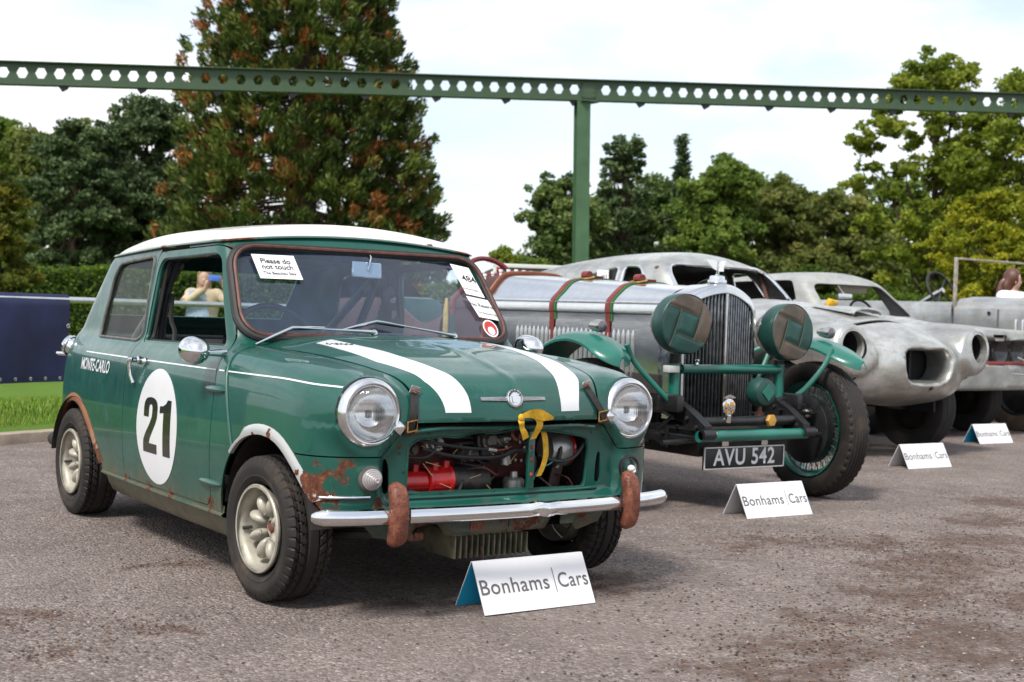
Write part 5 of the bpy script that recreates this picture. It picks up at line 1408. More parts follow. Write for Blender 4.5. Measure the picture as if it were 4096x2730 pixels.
# --- cycle wings with torpedo side lamps
for sx in (-1, 1):
    cx0 = sx*.745; dy_ = .17 if sx < 0 else 0.0; ky = .74 if sx < 0 else 1.0; P = smoothpath([(0, 1.12+(y_-1.12)*ky+dy_, z_) for y_, z_ in ((.875, .775), (.96, .815), (1.10, .868), (1.26, .892), (1.42, .885), (1.58, .845), (1.72, .775), (1.80, .70))], 5)
    NW = 11; vs = []; n_ = len(P)
    for i, p in enumerate(P):
        t = i/(n_-1); w = .118*min(1, math.sqrt(min(1, t*5+.02)))
        for j in range(NW):
            a = -1+2*j/(NW-1); vs.append((cx0+a*w, p.y, p.z-.040*abs(a)**2.6-.004))
    k = len(vs); vs += [(a, b, c_-.012) for a, b, c_ in vs]
    fs = [(i*NW+j, i*NW+j+1, (i+1)*NW+j+1, (i+1)*NW+j) for i in range(n_-1) for j in range(NW-1)]; fs += [tuple(k+q for q in reversed(f)) for f in fs]
    for i in range(n_-1): fs += [(i*NW, (i+1)*NW, k+(i+1)*NW, k+i*NW), (i*NW+NW-1, k+i*NW+NW-1, k+(i+1)*NW+NW-1, (i+1)*NW+NW-1)]
    fs += [tuple(range(NW))+tuple(range(k+NW-1, k-1, -1))]
    wg = mk('cycle_wing', vs, fs, SG, sp, angle=50)
    MB().lathe([(.0001, .085), (.014, .078), (.026, .055), (.032, .02), (.033, -.01), (.030, -.022)], (cx0+sx*.0, 1.13+dy_, .918), (0, 1, .06), 24).build('side_lamp', MATS['nickel'], sp)
    MB().lathe([(.030, -.022), (.022, -.030), (.0001, -.034)], (cx0, 1.13+dy_, .918), (0, 1, .06), 24).build('side_lamp_glass', simple('smoked_glass', (.10, .10, .12), .15, coat=.5), sp)
    MB().tube(smoothpath([(cx0-sx*.09, 1.02+dy_, .832), (sx*.60, 1.02+dy_, .74), (sx*.50, 1.05+dy_*.5, .62), (sx*.44, 1.10, .55)], 5), .014, 10).build('wing_stay', SG, sp)
    MB().tube([(cx0-sx*.10, 1.45, .86), (sx*.45, 1.40, .58)], .014, 10).build('wing_stay', SG, sp)

# --- wire wheels
def big_tyre(R=.378, W=.155, rim=.262, n=150):
    prof = [(-.26, rim), (-.38, rim+.012), (-.47, rim+.035), (-.50, rim+.060), (-.485, R-.030), (-.45, R-.014)]
    tread = np.linspace(-.42, .42, 27); full = [(a, b, 0) for a, b in prof]+[(a, R-.010*(a/.42)**2, 1) for a in tread]+[(-a, b, 0) for a, b in reversed(prof)]
    vs = []; m = len(full)
    for k in range(n):
        th = 2*PI*k/n
        for (a, r, tr) in full:
            d = 0
            if tr:
                zz = .012*math.sin(k*2*PI/6)
                if any(abs(a-c_-zz) < .016 for c_ in (-.26, -.13, 0, .13, .26)): d = .007
                if abs(a) > .33 and k % 3 == 0: d = .008
            elif r > R-.04 and k % 3 == 0: d = .006
            rr = r-d; vs.append((a*W, rr*math.cos(th), rr*math.sin(th)))
    mb = MB(); mb.add(vs, [(k*m+j, k*m+j+1, ((k+1) % n)*m+j+1, ((k+1) % n)*m+j) for k in range(n) for j in range(m-1)]); return mb.mesh('tyre', MATS['tyre_rubber'], angle=22)
bt = big_tyre()
br = MB().lathe([(.262, -.062), (.266, -.064), (.264, -.055), (.250, -.045), (.236, -.03), (.234, .03), (.250, .045), (.264, .055), (.266, .064), (.262, .062)], (0, 0, 0), (1, 0, 0), 60).mesh('rim', SG)
mb = MB()
for k in range(30):
    a = 2*PI*k/30
    for (hx, hr, rx, da) in ((-.065, .045, -.02, .22), (-.065, .045, .02, -.22), (.045, .06, -.01, .12), (.045, .06, .012, -.12)):
        mb.tube([(hx, hr*math.cos(a), hr*math.sin(a)), (rx, .238*math.cos(a+da), .238*math.sin(a+da))], .0022, 5, False)
spk = mb.mesh('spokes', simple('spoke_paint', (.05, .13, .10), .35, metal=.5))
hubm = MB().lathe([(.0001, .10), (.02, .10), (.05, .075), (.05, .03), (.062, .02), (.062, -.07)], (0, 0, 0), (1, 0, 0), 24).mesh('hub', SG)
drum = MB().lathe([(.0001, -.09), (.06, -.095), (.10, -.085), (.185, -.080), (.192, -.075), (.192, -.02), (.17, -.015), (.06, -.01)], (0, 0, 0), (1, 0, 0), 48).mesh('brake_drum', BK)
for (x, y, sx, st) in ((-.74, 1.36, -1, -.05), (.735, 1.20, 1, -.10), (-.72, 4.40, -1, 0), (.72, 4.40, 1, 0)):
    w = empty('wheel', (x, y, .378)); w.parent = sp; w.rotation_euler = (0, 0, (0 if sx > 0 else PI)+st)
    link('tyre', bt, w); link('rim', br, w); link('spokes', spk, w); link('hub', hubm, w); link('brake_drum', drum, w)
MB().tube([(.50, 1.16, .378), (.64, 1.20, .378)], .05, 14).build('stub_axle', BK, sp)
MB().ball((.60, 1.13, .47), (.035, .03, .03)).build('brake_lever', MATS['nickel'], sp)

# --- leather scuttle and body tub
def tsec(y):
    s = bsec(2.95); k = sstep(2.95, 3.25, np.array(y)); w = .955+.06*float(k)
    return [(a*w*1.02, b+.002-.05*max(0, y-3.0)*(1 if b > 1.0 else 0)) for a, b in s]
sweep('scuttle', np.linspace(2.92, 3.26, 8), tsec, MATS['body_leather'], sp)
s = bsec(2.95); full = [(-a, b) for a, b in s]+[(a, b) for a, b in reversed(s[:-1])]
MB().tube([(a*1.02, 2.93, b+.008) for a, b in full], .010, 8, flat=1.5).build('scuttle_band', MATS['leather_tan'], sp)
s = tsec(3.26); full = [(-a, b) for a, b in s if b > .9]+[(a, b) for a, b in reversed(s[:-1]) if b > .9]
MB().tube([(a*1.01, 3.27, b+.005) for a, b in full], .020, 8).build('cockpit_roll', MATS['leather_red'], sp)
for i in range(13):
    t = -1+2*i/12; x = t*.36; z = float(np.interp(abs(x), [0, .12, .25, .36, .42], [1.206, 1.20, 1.165, 1.09, 1.03]))
    MB().lathe([(.0001, .045), (.013, .045), (.013, .030), (.009, .028), (.009, 0), (.018, -.002)], (x, 3.12, z), (0, 0, 1), 12).build('fixing_knob', MATS['white_paint'], sp)
# tub sides
mb = MB(); ys = np.linspace(3.24, 5.0, 22)
for sx in (-1, 1):
    vs = []
    for y in ys:
        w = .445+.10*math.sin((y-3.0)/2.0*PI*.55); zt = 1.03-.16*math.exp(-((y-3.45)/.28)**2)+.02*math.sin((y-3)*2)
        for (o, z) in ((.0, .44), (.03, .62), (.035, .80), (.02, zt-.04), (0, zt), (-.03, zt-.01), (-.04, .5)): vs.append((sx*(w+o), y, z))
    mb.add(vs, [(i*7+j, i*7+j+1, (i+1)*7+j+1, (i+1)*7+j) for i in range(len(ys)-1) for j in range(6)])
mb.build('tub', MATS['body_leather'], sp)
mb = MB(); mb.lathe([(.0001, .75), (.10, .74), (.26, .62), (.40, .40), (.49, .15), (.52, 0)], (0, 4.95, .74), (0, 1, 0), 28); mb.build('tail', MATS['body_leather'], sp)
for x in (-.24, .24):
    MB().box((x, 3.95, .80), (.42, .16, .52), rot=(-.2, 0, 0), bev=.075).build('seat_back', MATS['leather_green'], sp)
    MB().box((x, 3.65, .58), (.40, .50, .14), bev=.05).build('seat', MATS['leather_red'], sp)
# steering wheel
sw = empty('steering_wheel', (-.02, 3.36, 1.15)); sw.parent = sp; sw.rotation_euler = (math.radians(58), 0, 0)
R = .205
MB().tube([(R*math.cos(a), R*math.sin(a), 0) for a in np.linspace(0, 2*PI, 49)], .0165, 10, False).build('rim', simple('wheel_wrap', (.13, .016, .022), .45, nscale=60, namp=.4, bump=.4), sw)
for a in (.3, 2.84, 4.71): MB().box((R*.5*math.cos(a), R*.5*math.sin(a), -.01), (R, .028, .004), rot=(0, 0, a)).build('spoke', MATS['nickel'], sw)
MB().tube([(0, 0, 0), (0, 0, -.5)], .018, 8).build('column', BK, sw)
# the yellow grease gun tube seen on the flank
MB().tube([(-.50, 3.15, .72), (-.50, 3.15, .96), (-.50, 3.15, 1.05)], [.022, .022, .010], 12).build('horn_tube', MATS['brass'], sp)
# ================================================================== bare fastback body (third car)
def m_bare(name, tint, rough=.42, metal=.55, stain=(.30, .31, .24)):
    t = NT(name); n = t.noise(2.2, 7, .62); n2 = t.noise(11, 7, .68); n3 = t.noise(60, 4)
    c = t.ramp(n, [(.34, tuple(x*.58 for x in tint)), (.62, tuple(min(1, x*1.08) for x in tint))])
    c = t.mix(t.ramp(n2, [(.46, 0.0), (.72, .75)]), c, stain)
    sc_ = t.ramp(t.noise(9, 6, .7, vec=t.mapping((1, .3, 2.5))), [(.50, 0.0), (.68, .55)]); c = t.mix(sc_, c, tuple(x*.45 for x in tint))
    c = t.mix(t.ramp(n3, [(.68, 0.0), (.76, .5)]), c, (.10, .08, .06))
    t.set(color=c, metal=metal, rough=t.ramp(n2, [(.3, rough*.75), (.7, rough*1.35)])); t.bump(t.math('ADD', n, t.math('MULTIPLY', n2, .3)), .10, .01); MATS[name] = t.m; return t.m
m_bare('bare_body', (.62, .62, .595), .34, .80); m_bare('grey_primer', (.40, .405, .40), .5, .3); m_bare('bare_steel', (.42, .44, .45), .45, .6, (.30, .27, .22))
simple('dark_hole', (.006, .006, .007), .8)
simple('brown_inside', (.10, .045, .03), .7, nscale=8, namp=.4)
simple('dirty_tyre', (.018, .016, .015), .85, nscale=10, namp=.4)
FX = 5.6
fb = empty('fastback_body', (FX, 0, 0), 0, 'bare silver fastback coupe body with empty lamp holes and wide mouth', 'car')
def _el(x, y, z, c, r): return (np.sqrt(((x-c[0])/r[0])**2+((y-c[1])/r[1])**2+((z-c[2])/r[2])**2)-1)*min(r)
def fb_hull(x, y, z):
    ax = np.abs(x)
    pl = ((ax/.93)**4.2+(np.abs(y-4.95)/2.60)**4.2)**(1/4.2)
    hull = ((pl**3.2+np.abs((z-.645)/.385)**3.2)**(1/3.2)-1)*.40
    bon = _el(ax, y, z, (0, 4.10, .70), (.66, 1.80, .455))
    wing = np.sqrt((ax-.70)**2+(z-.815-.07*sstep(2.5, 3.6, y))**2)-.155-.02*sstep(2.45, 3.2, y); wing = smax(smax(wing, 2.415-y, .05), y-6.8, .3)
    b = smin(smin(hull, bon, .10), wing, .13)
    # mouth
    m = np.maximum(np.maximum(ax-(.275+.10*(z-.69)), np.abs(z-.688)-.118), y-2.95)
    rb = np.sqrt(np.maximum(ax-.150-.12*(z-.69), 0)**2+np.maximum(np.abs(z-.685)-.022, 0)**2)-.086
    return smax(b, -np.maximum(rb, y-3.2), .04)
def fb_house(x, y, z):
    ax = np.abs(x)
    side = (ax-(.735-(z-1.05)*.30-.10*sstep(5.4, 7.2, y)))*.95
    ws = (-(y-3.98-.30*(ax/.68)**2*np.clip(1-(z-1.13)/.45, .2, 1))*.30+(z-1.12)*.50)/.583
    roof = (z-(1.555-.105*(ax/.60)**2-np.where(y < 5.05, .13*(5.05-y)**2, .055*(y-5.05)**2)-.03*np.clip(y-6.0, 0, 3)**2))*.95
    return smax(smax(smax(smax(side, ws, .08), roof, .09), y-7.5, .2), 1.0-z, .02)
def fb_f(x, y, z): return smin(fb_hull(x, y, z), fb_house(x, y, z), .05)
FV, FT = surfnet(fb_f, (-1.0, 2.2, .24), (1.0, 7.7, 1.64), .030)
def fclip(*rs):
    V, T = FV, FT
    for r in rs: V, T = clip(fb_f, V, T, r)
    return V, T
ws_poly = rpoly([(-.64, 1.13), (.64, 1.13), (.575, 1.425), (-.575, 1.425)], [.10, .10, .14, .14], 6)
dwin = rpoly([(4.62, 1.14), (5.02, 1.14), (5.02, 1.405), (4.80, 1.402)], [.05, .05, .06, .08], 5)
qwin = rpoly([(5.09, 1.14), (5.72, 1.14), (5.50, 1.33), (5.09, 1.405)], [.05, .06, .10, .06], 5)
body = fclip(lambda x, y, z: np.where((y < 4.75) & (z > 1.10) & (np.abs(x) < .70) & (fb_house(x, y, z) < .03), -polydist(x, z, ws_poly), .3),
             lambda x, y, z: np.where((z > 1.10) & (np.abs(x) > .5), -np.maximum(polydist(y, z, dwin), polydist(y, z, qwin)), .3),
             lambda x, y, z: np.where(y < 2.75, np.hypot(np.abs(x)-.70, z-.815)-.112, .3),
             lambda x, y, z: np.where((np.abs(x) < .34) & (np.abs(z-.69) < .17), 2.50+.0*y-y+np.where(np.abs(z-.69) > .165, 9, 0), .3), lambda x, y, z: np.hypot(y-2.98, z-.32)-.40+.0*x, lambda x, y, z: np.hypot(y-5.75, z-.32)-.38,
             lambda x, y, z: np.where((y < 2.62) & (np.abs(x) < .8), np.minimum(np.hypot(np.abs(x)-.62, z-.585)-.020, np.minimum(np.hypot(np.abs(x)-.60, z-.46)-.015, np.hypot((x-.02)/1.6, z-.522)-.018)), .3),
             lambda x, y, z: np.where((z > .95) & (y < 3.3) & (y > 2.4), np.maximum(np.maximum(np.abs(y-2.70-.35*x*x)-.016-.018*(1-(x/.42)**2), np.abs(x)-.42), -1), .3),
             lambda x, y, z: np.where((z > .98) & (y < 3.4) & (y > 2.6), np.maximum(np.abs(y-2.90)-.03, np.abs(x)-.15), .3))
fbody = shell('body', fb_f, *body, MATS['bare_body'], fb, .008, rim_smooth=2)
for sx in (-1, 1):
    MB().lathe([(.106, .03), (.112, -.012), (.125, -.020), (.140, -.016), (.150, .01)], (sx*.70, 2.42, .815), (0, 1, 0), 40).build('lamp_ring', MATS['bare_body'], fb)
    MB().lathe([(.108, .02), (.10, .22), (.0001, .24)], (sx*.70, 2.42, .815), (0, 1, 0), 28).build('lamp_bucket', MATS['dark_hole'], fb)
MB().box((0, 2.545, .69), (.62, .02, .30)).build('mouth_backing', MATS['dark_hole'], fb)
for x in (-.06, .06): MB().box((x, 2.52, .69), (.02, .02, .26)).build('mouth_bar', simple('mouth_bar_grey', (.03, .03, .035), .6), fb)
mb = MB(); mb.box((0, 2.93, .98), (.70, .10, .02), bev=.005); mb.build('bonnet_gap_floor', MATS['dark_hole'], fb)
# scoop lip
P = [(x, 2.885, 1.052+.038*math.sqrt(max(0, 1-(x/.16)**2))) for x in np.linspace(-.16, .16, 17)]
MB().tube(P, .012, 8).build('scoop_lip', MATS['bare_body'], fb)
mb = MB(); vs = []
for x in np.linspace(-.17, .17, 15):
    h = .045*math.sqrt(max(0, 1-(x/.17)**2)); 
    for y, k in ((2.885, 1), (2.98, 1.0), (3.12, .7), (3.3, 0)): vs.append((x, y, float(np.interp(y, [2.85, 3.3], [1.050, 1.105]))-.004+h*k))
mb.add(vs, [(i*4+j, (i+1)*4+j, (i+1)*4+j+1, i*4+j+1) for i in range(14) for j in range(3)]); mb.build('scoop', MATS['bare_body'], fb)
# shut lines of bonnet and doors, let into the skin
def fb_line(pts, axis_d, r=.0035):
    P = []
    for p in smoothpath(pts, 6):
        q = np.array([[p.x, p.y, p.z]]); d = np.array(axis_d, float)
        for _ in range(14): q = q-d*fb_f(*q.T)[0]*.8
        P.append(tuple(q[0]))
    MB().tube(P, r, 5).build('shut_line', MATS['dark_hole'], fb)
for sx in (-1, 1):
    fb_line([(sx*.43, 2.78, 1.0), (sx*.50, 3.2, 1.05), (sx*.56, 3.7, 1.1), (sx*.58, 3.95, 1.1)], (0, 0, 1))
    fb_line([(sx*.93, 3.95, .45), (sx*.93, 3.98, .8), (sx*.88, 4.05, 1.0)], (sx, 0, 0)); fb_line([(sx*.93, 5.1, .45), (sx*.93, 5.1, .8), (sx*.88, 5.1, 1.0)], (sx, 0, 0))
# chrome round the screen and the side windows
def fb_on(x, z, y0, d):
    p = np.array([[x, y0, z]], float); d = np.array(d, float)
    for _ in range(10): p = p-d*fb_f(*p.T)[0]
    return tuple(p[0])
P = []
for a, b in ws_poly:
    yy_ = np.linspace(3.6, 5.2, 400); vv_ = fb_f(np.full(400, a), yy_, np.full(400, b)); P.append((a, float(yy_[np.argmax(vv_ < 0)]), b))
MB().tube(P+P[:2], .016, 8, False).build('screen_surround', MATS['chrome'], fb)
for sx in (-1, 1):
    for wp in (dwin, qwin):
        P = []
        for a, b in wp:
            p = np.array([[sx*.65, a, b]])
            for _ in range(10): p[:, 0] -= sx*fb_f(*p.T)
            P.append(tuple(p[0]))
        MB().tube(P+P[:2], .014, 8, False).build('window_frame', MATS['chrome_worn'], fb)
    mb = MB(); p = [(a, b) for a, b in qwin]
    MB().add([(sx*.66, a, b) for a, b in p], [tuple(range(len(p)))]).build('side_glass', MATS['side_glass'], fb)
    MB().tube([(sx*.60, 4.5, 1.10), (sx*.60, 4.64, 1.40)], .02, 8).build('door_pillar', MATS['brown_inside'], fb)
MB().box((0, 5.3, .98), (1.3, 1.9, .02)).build('floor', MATS['dark_interior'], fb)
MB().box((0, 6.3, 1.15), (1.1, .02, .35), rot=(-.5, 0, 0)).build('rear_bulkhead', MATS['brown_inside'], fb)
MB().box((0, 4.3, 1.08), (1.15, .25, .06), bev=.02).build('dashboard', MATS['brown_inside'], fb)
nt_ = empty('lot_paper'); nt_.parent = fb
MB().box((-.68, 5.26, 1.315), (.004, .16, .115)).build('sheet', MATS['paper_white'], nt_)
put_text('lettering', '483', nt_, MATS['ink_dark'], (-.6835, 5.24, 1.305), (0, -1, 0), (0, 0, 1), .06)
def plain_wheel(parent, loc, R=.34, W=.19, tread=MATS['dirty_tyre'], rimc='grimy_black', yaw=0.0):
    w = empty('wheel', loc, yaw); w.parent = parent
    MB().lathe([(R*.60, -.48*W), (R*.66, -.50*W), (R*.90, -.50*W), (R*.975, -.42*W), (R, -.30*W), (R*.988, -.16*W), (R, -.14*W), (R, .14*W), (R*.988, .16*W), (R, .30*W), (R*.975, .42*W), (R*.90, .50*W), (R*.66, .50*W), (R*.60, .48*W)], (0, 0, 0), (1, 0, 0), 64).build('tyre', tread, w)
    MB().lathe([(R*.62, -.45*W), (R*.55, -.40*W), (R*.52, -.10*W), (R*.25, -.05*W), (.04, -.2*W), (.0001, -.2*W)], (0, 0, 0), (1, 0, 0), 40).build('rim', MATS[rimc], w)
    MB().lathe([(R*.62, .45*W), (R*.55, .40*W), (R*.52, .10*W), (R*.25, .05*W), (.04, .2*W), (.0001, .2*W)], (0, 0, 0), (1, 0, 0), 40).build('rim_inside', MATS[rimc], w)
    return w
for (x, y) in ((-.68, 2.95), (.68, 2.95), (-.68, 5.75), (.68, 5.75)): plain_wheel(fb, (x, y, .34))
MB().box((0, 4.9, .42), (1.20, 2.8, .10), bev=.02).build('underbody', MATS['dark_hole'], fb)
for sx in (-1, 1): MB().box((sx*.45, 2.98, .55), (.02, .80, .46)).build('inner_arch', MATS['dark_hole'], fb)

# ================================================================== grey four-lamp coupe (fourth car)
GX = 7.72
gc = empty('coupe_shell', (GX, 0, 0), 0, 'grey primer coupe with paired round lamps over a red lower grille', 'car')
def gc_f(x, y, z):
    ax = np.abs(x)
    w = .86-.06*sstep(3.9, 3.3, y)*0-.05*np.clip((3.8-y)/.5, 0, 1)**2
    side = ax-(w-.05*((z-.72)/.3)**2)
    top = z-(.965+.05*sstep(3.4, 4.6, y)-.02*(ax/.8)**2+.018*sstep(.55, .78, ax))
    fr = (3.40+.04*(ax/.8)**2+.03*sstep(.85, .95, z))-y
    b = smax(smax(side, top, .07), fr, .03); b = smax(smax(b, y-7.6, .15), .42-z, .04)
    lampbay = np.maximum(np.maximum(ax-.80, np.abs(z-.76)-.105), y-3.60)
    b = smax(b, -lampbay, .012)
    hs = smax(smax(ax-(.70-(z-1.0)*.36), (-(y-4.50-.12*(ax/.65)**2)*.36+(z-1.03)*.45)/.576, .06), smax((z-(1.475-.07*(ax/.55)**2-.07*(y-5.4)**2))*.95, ((y-7.0)*.4+(z-1.0)*.5)/.64, .1), .06)
    hs = smax(hs, .9-z, .02)
    return smin(b, hs, .03)
GV, GT = surfnet(gc_f, (-.95, 3.25, .38), (.95, 7.75, 1.56), .04)
gws = rpoly([(-.60, 1.06), (.60, 1.06), (.50, 1.352), (-.50, 1.352)], [.06, .06, .09, .09], 5)
gsw = rpoly([(4.95, 1.07), (6.5, 1.07), (6.0, 1.36), (5.15, 1.38)], [.05, .06, .1, .06], 5)
V, T = GV, GT
for r in (lambda x, y, z: np.where((y < 5.2) & (z > 1.03) & (np.abs(x) < .66), -polydist(x, z, gws), .3), lambda x, y, z: np.where((z > 1.04) & (np.abs(x) > .45), -polydist(y, z, gsw), .3), lambda x, y, z: np.hypot(y-4.05, z-.36)-.39, lambda x, y, z: np.hypot(y-6.5, z-.36)-.38):
    V, T = clip(gc_f, V, T, r)
shell('body', gc_f, V, T, MATS['grey_primer'], gc, .01, rim_smooth=2)
for sx in (-1, 1):
    for x in (.36, .60):
        MB().lathe([(.112, -.02), (.105, -.035), (.095, -.03), (.075, .0), (.0001, .03)], (sx*x, 3.50, .765), (0, 1, 0), 28).build('lamp', simple('lamp_dark', (.07, .07, .075), .25, metal=.5), gc)
    MB().box((sx*.46, 3.44, .665), (.66, .05, .03), bev=.005).build('red_valance', simple('red_oxide', (.20, .03, .028), .55, nscale=10, namp=.3), gc)
MB().box((0, 3.52, .58), (1.5, .04, .16), bev=.01).build('lower_panel', MATS['red_oxide'], gc)
MB().tube(smoothpath([(.55, 3.42, .72), (.70, 3.25, .61), (.45, 3.2, .575), (.30, 3.3, .58)], 6), .008, 6).build('bent_trim', MATS['nickel'], gc)
MB().box((0, 4.9, .70), (1.45, 2.6, .5), bev=.02).build('floor', MATS['dark_hole'], gc)
MB().box((.14, 5.02, 1.315), (.42, .02, .085), rot=(.3, 0, 0), bev=.01).build('sun_visor', simple('visor', (.42, .38, .30), .7), gc)
mi = empty('interior_mirror'); mi.parent = gc
MB().box((-.08, 4.92, 1.235), (.20, .025, .062), bev=.012).build('casing', MATS['polished_aluminium'], mi)
MB().tube([(-.08, 4.92, 1.25), (-.13, 4.98, 1.36)], .007, 6).build('stalk', MATS['nickel'], mi)
MB().box((0, 5.35, 1.10), (1.05, .05, .04)).build('seat_rail', simple('raw_wood', (.32, .15, .07), .7, nscale=12, namp=.4), gc)
for x in (-.42, -.15, .15, .42): MB().box((x, 5.36, 1.02), (.04, .04, .16)).build('seat_post', MATS['raw_wood'], gc)
MB().box((-.45, 4.75, 1.15), (.12, .06, .10), rot=(.3, .2, 0), bev=.02).build('yellow_cloth', MATS['yellow_webbing'], gc)
st = [(.25+.17*math.cos(a), 4.98+.05*math.sin(a), 1.07+.14*math.sin(a)) for a in np.linspace(0, 2*PI, 33)]
MB().tube(st, .012, 8, False).build('steering_wheel', MATS['black_rubber'], gc)
for (x, y) in ((-.70, 4.05), (.70, 4.05), (-.70, 6.5), (.70, 6.5)): plain_wheel(gc, (x, y, .33), .33, .2)

# ================================================================== stripped vintage tourer (fifth car)
vt = empty('vintage_tourer', (9.95, 0, 0), 0, 'stripped bare metal vintage tourer with upright screen frame and black steering wheel', 'car')
BSt = MATS['bare_steel']
mb = MB(); vs = []; prof = [(-.62, .70), (-.65, 1.00), (-.645, 1.20), (-.62, 1.235), (-.55, 1.24)]
for y in (4.95, 6.4, 7.6):
    for (a, b) in prof: vs.append((a, y, b))
mb.add(vs, [(i*5+j, i*5+j+1, (i+1)*5+j+1, (i+1)*5+j) for i in range(2) for j in range(4)]); mb.add([(-a, b, c) for a, b, c in vs], [(i*5+j, (i+1)*5+j, (i+1)*5+j+1, i*5+j+1) for i in range(2) for j in range(4)])
mb.build('tub', BSt, vt)
def vsec(y):
    k = (4.93-y)/1.9; w = .64-.18*k; zt = 1.31-.02*k
    return [(w, .62), (w, 1.02), (w, 1.165), (w-.01, 1.185), (w-.10, zt-.04), (w*.5, zt-.008), (0, zt)]
sweep('bonnet', np.linspace(3.05, 4.93, 8), vsec, BSt, vt)
mb = MB()
for i in range(9): 
    mb = MB(); y = 3.62+i*.075; w = vsec(y)[0][0]
    mb.tube([(-w-.002, y, .86), (-w-.008, y, .88), (-w-.008, y, 1.05), (-w-.002, y, 1.07)], .014, 8); mb.build('louvre', simple('louvre_pale', (.60, .62, .62), .35, metal=.7), vt)
for y in (4.93, 4.42):
    w = vsec(y)[0][0]; MB().box((-w-.003, y, .92), (.006, .02, .50)).build('panel_seam', MATS['nickel'], vt)
MB().lathe([(.0001, .004), (.018, .004), (.02, 0)], (-vsec(4.6)[0][0]-.001, 4.52, 1.13), (-1, 0, 0), 12).build('hole', MATS['dark_hole'], vt)
MB().box((-.25, 4.55, 1.288), (.16, .22, .004), rot=(0, -.22, .3)).build('lot_paper', MATS['paper_white'], vt)
mb = MB(); mb.box((-.62, 4.93, 1.44), (.035, .03, .52), bev=.004); mb.build('screen_post', simple('weathered_post', (.30, .27, .22), .6, nscale=20, namp=.4), vt)
MB().box((.62, 4.93, 1.44), (.035, .03, .52), bev=.004).build('screen_post', MATS['weathered_post'], vt)
MB().box((0, 4.93, 1.69), (1.27, .028, .022), bev=.004).build('screen_bar', MATS['weathered_post'], vt)
sw = empty('steering_wheel', (-.36, 5.30, 1.36)); sw.parent = vt; sw.rotation_euler = (math.radians(62), math.radians(-8), math.radians(8))
MB().tube([(.225*math.cos(a), .225*math.sin(a), 0) for a in np.linspace(0, 2*PI, 41)], .015, 8, False).build('rim', MATS['black_rubber'], sw)
for a in (.6, 2.2, 3.74, 5.3): MB().tube([(0, 0, -.02), (.22*math.cos(a), .22*math.sin(a), 0)], .010, 6).build('spoke', MATS['black_metal'], sw)
MB().tube([(0, 0, .02), (0, 0, -.06), (0, 0, -.5)], [.03, .035, .02], 10).build('column', MATS['nickel'], sw)
mb = MB(); mb.box((0, 5.2, .60), (1.2, 4.6, .14), bev=.02); mb.build('chassis', MATS['grimy_black'], vt)
for (x, y) in ((-1.0, 3.85), (.78, 3.85), (-.9, 6.9), (.78, 6.9)): plain_wheel(vt, (x, y, .37), .37, .13, simple('dusty_tyre', (.10, .07, .05), .85, nscale=9, namp=.4), 'black_metal')
# ================================================================== folded cards in front of the cars
simple('card_white', (.70, .70, .72), .45, nscale=3, namp=.02); simple('card_blue', (.010, .40, .68), .5, nscale=4, namp=.08); simple('card_grey_text', (.10, .095, .095), .5)
simple('card_inside_pale', (.62, .63, .66), .55)
def tent_card(x, y, rz, label, inside):
    c = empty('folded_sign', (x, y, 0), rz, label, 'sign', 'auction cards standing in front of the cars')
    W, H, D = .448, .158, .085; t = .003
    for s, nm in ((-1, 'front_panel'), (1, 'back_panel')):
        vs = []
        for (a, off) in ((0, 0), (1, 0)):
            for xx in (-W/2, W/2): vs.append((xx, s*(D*(1-a)+.001), H*a+.001))
        n_ = Vector((0, s*H, D)).normalized()*t
        f = MB(); b = [tuple(Vector(p)+n_) for p in vs]
        f.add(vs+b, [(4, 5, 7, 6), (0, 4, 6, 2), (1, 3, 7, 5), (2, 6, 7, 3), (0, 1, 5, 4)]); o = f.build(nm, MATS['card_white'], c, smooth=False)
        MB().add([tuple(Vector(p)-n_*.15) for p in vs], [(0, 2, 3, 1) if s < 0 else (0, 1, 3, 2)]).build('lining', MATS[inside], c, smooth=False)
    up = Vector((0, D, H)).normalized(); nrm = Vector((0, -H, D)).normalized()
    o = Vector((0, -D*.5, H*.5))+nrm*(t+.0030)
    # lettering drawn to the width of the card
    for s, cx_, size, al in (('Bonhams', -.060, .082, 'CENTER'), ('Cars', .1765, .082, 'CENTER')):
        me = text_mesh(s, size, bold=.0004, spacing=1.06); w = max(v.co.x for v in me.vertices)-min(v.co.x for v in me.vertices)
        tw = .272 if s == 'Bonhams' else .122
        mx = (max(v.co.x for v in me.vertices)+min(v.co.x for v in me.vertices))/2; mz = min(v.co.y for v in me.vertices)
        me.transform(Matrix.Translation((-mx, 0, 0))); me.transform(Matrix.Diagonal((tw/w, tw/w if s == 'Bonhams' else .272/_bw[0] if _bw else 1, 1, 1)))
        if s == 'Bonhams': _bw[:] = [w]
        me.transform(frame_matrix(o+Vector((cx_-.022, 0, 0))+up*(-.002), (1, 0, 0), up)); me.name = 'lettering'; link('lettering', me, c, MATS['card_grey_text'])
    mb = MB(); mb.prism([(-.0012, -.038), (.0012, -.038), (.0012, .045), (-.0012, .045)], o+Vector((.079, 0, 0)), (1, 0, 0), up, .0004); mb.build('divider', MATS['card_grey_text'], c)
    return c
_bw = []
tent_card(.106, -.432, .0, 'white folded card with blue inside standing before the green saloon', 'card_blue')
tent_card(2.45, .765, -.02, 'white folded card standing before the vintage special with the number plate', 'card_inside_pale')
tent_card(5.19, 2.01, -.02, 'white folded card standing before the bare fastback body', 'card_inside_pale')
tent_card(7.46, 3.11, -.01, 'small far white folded card with blue inside at the foot of the grey coupe', 'card_blue')

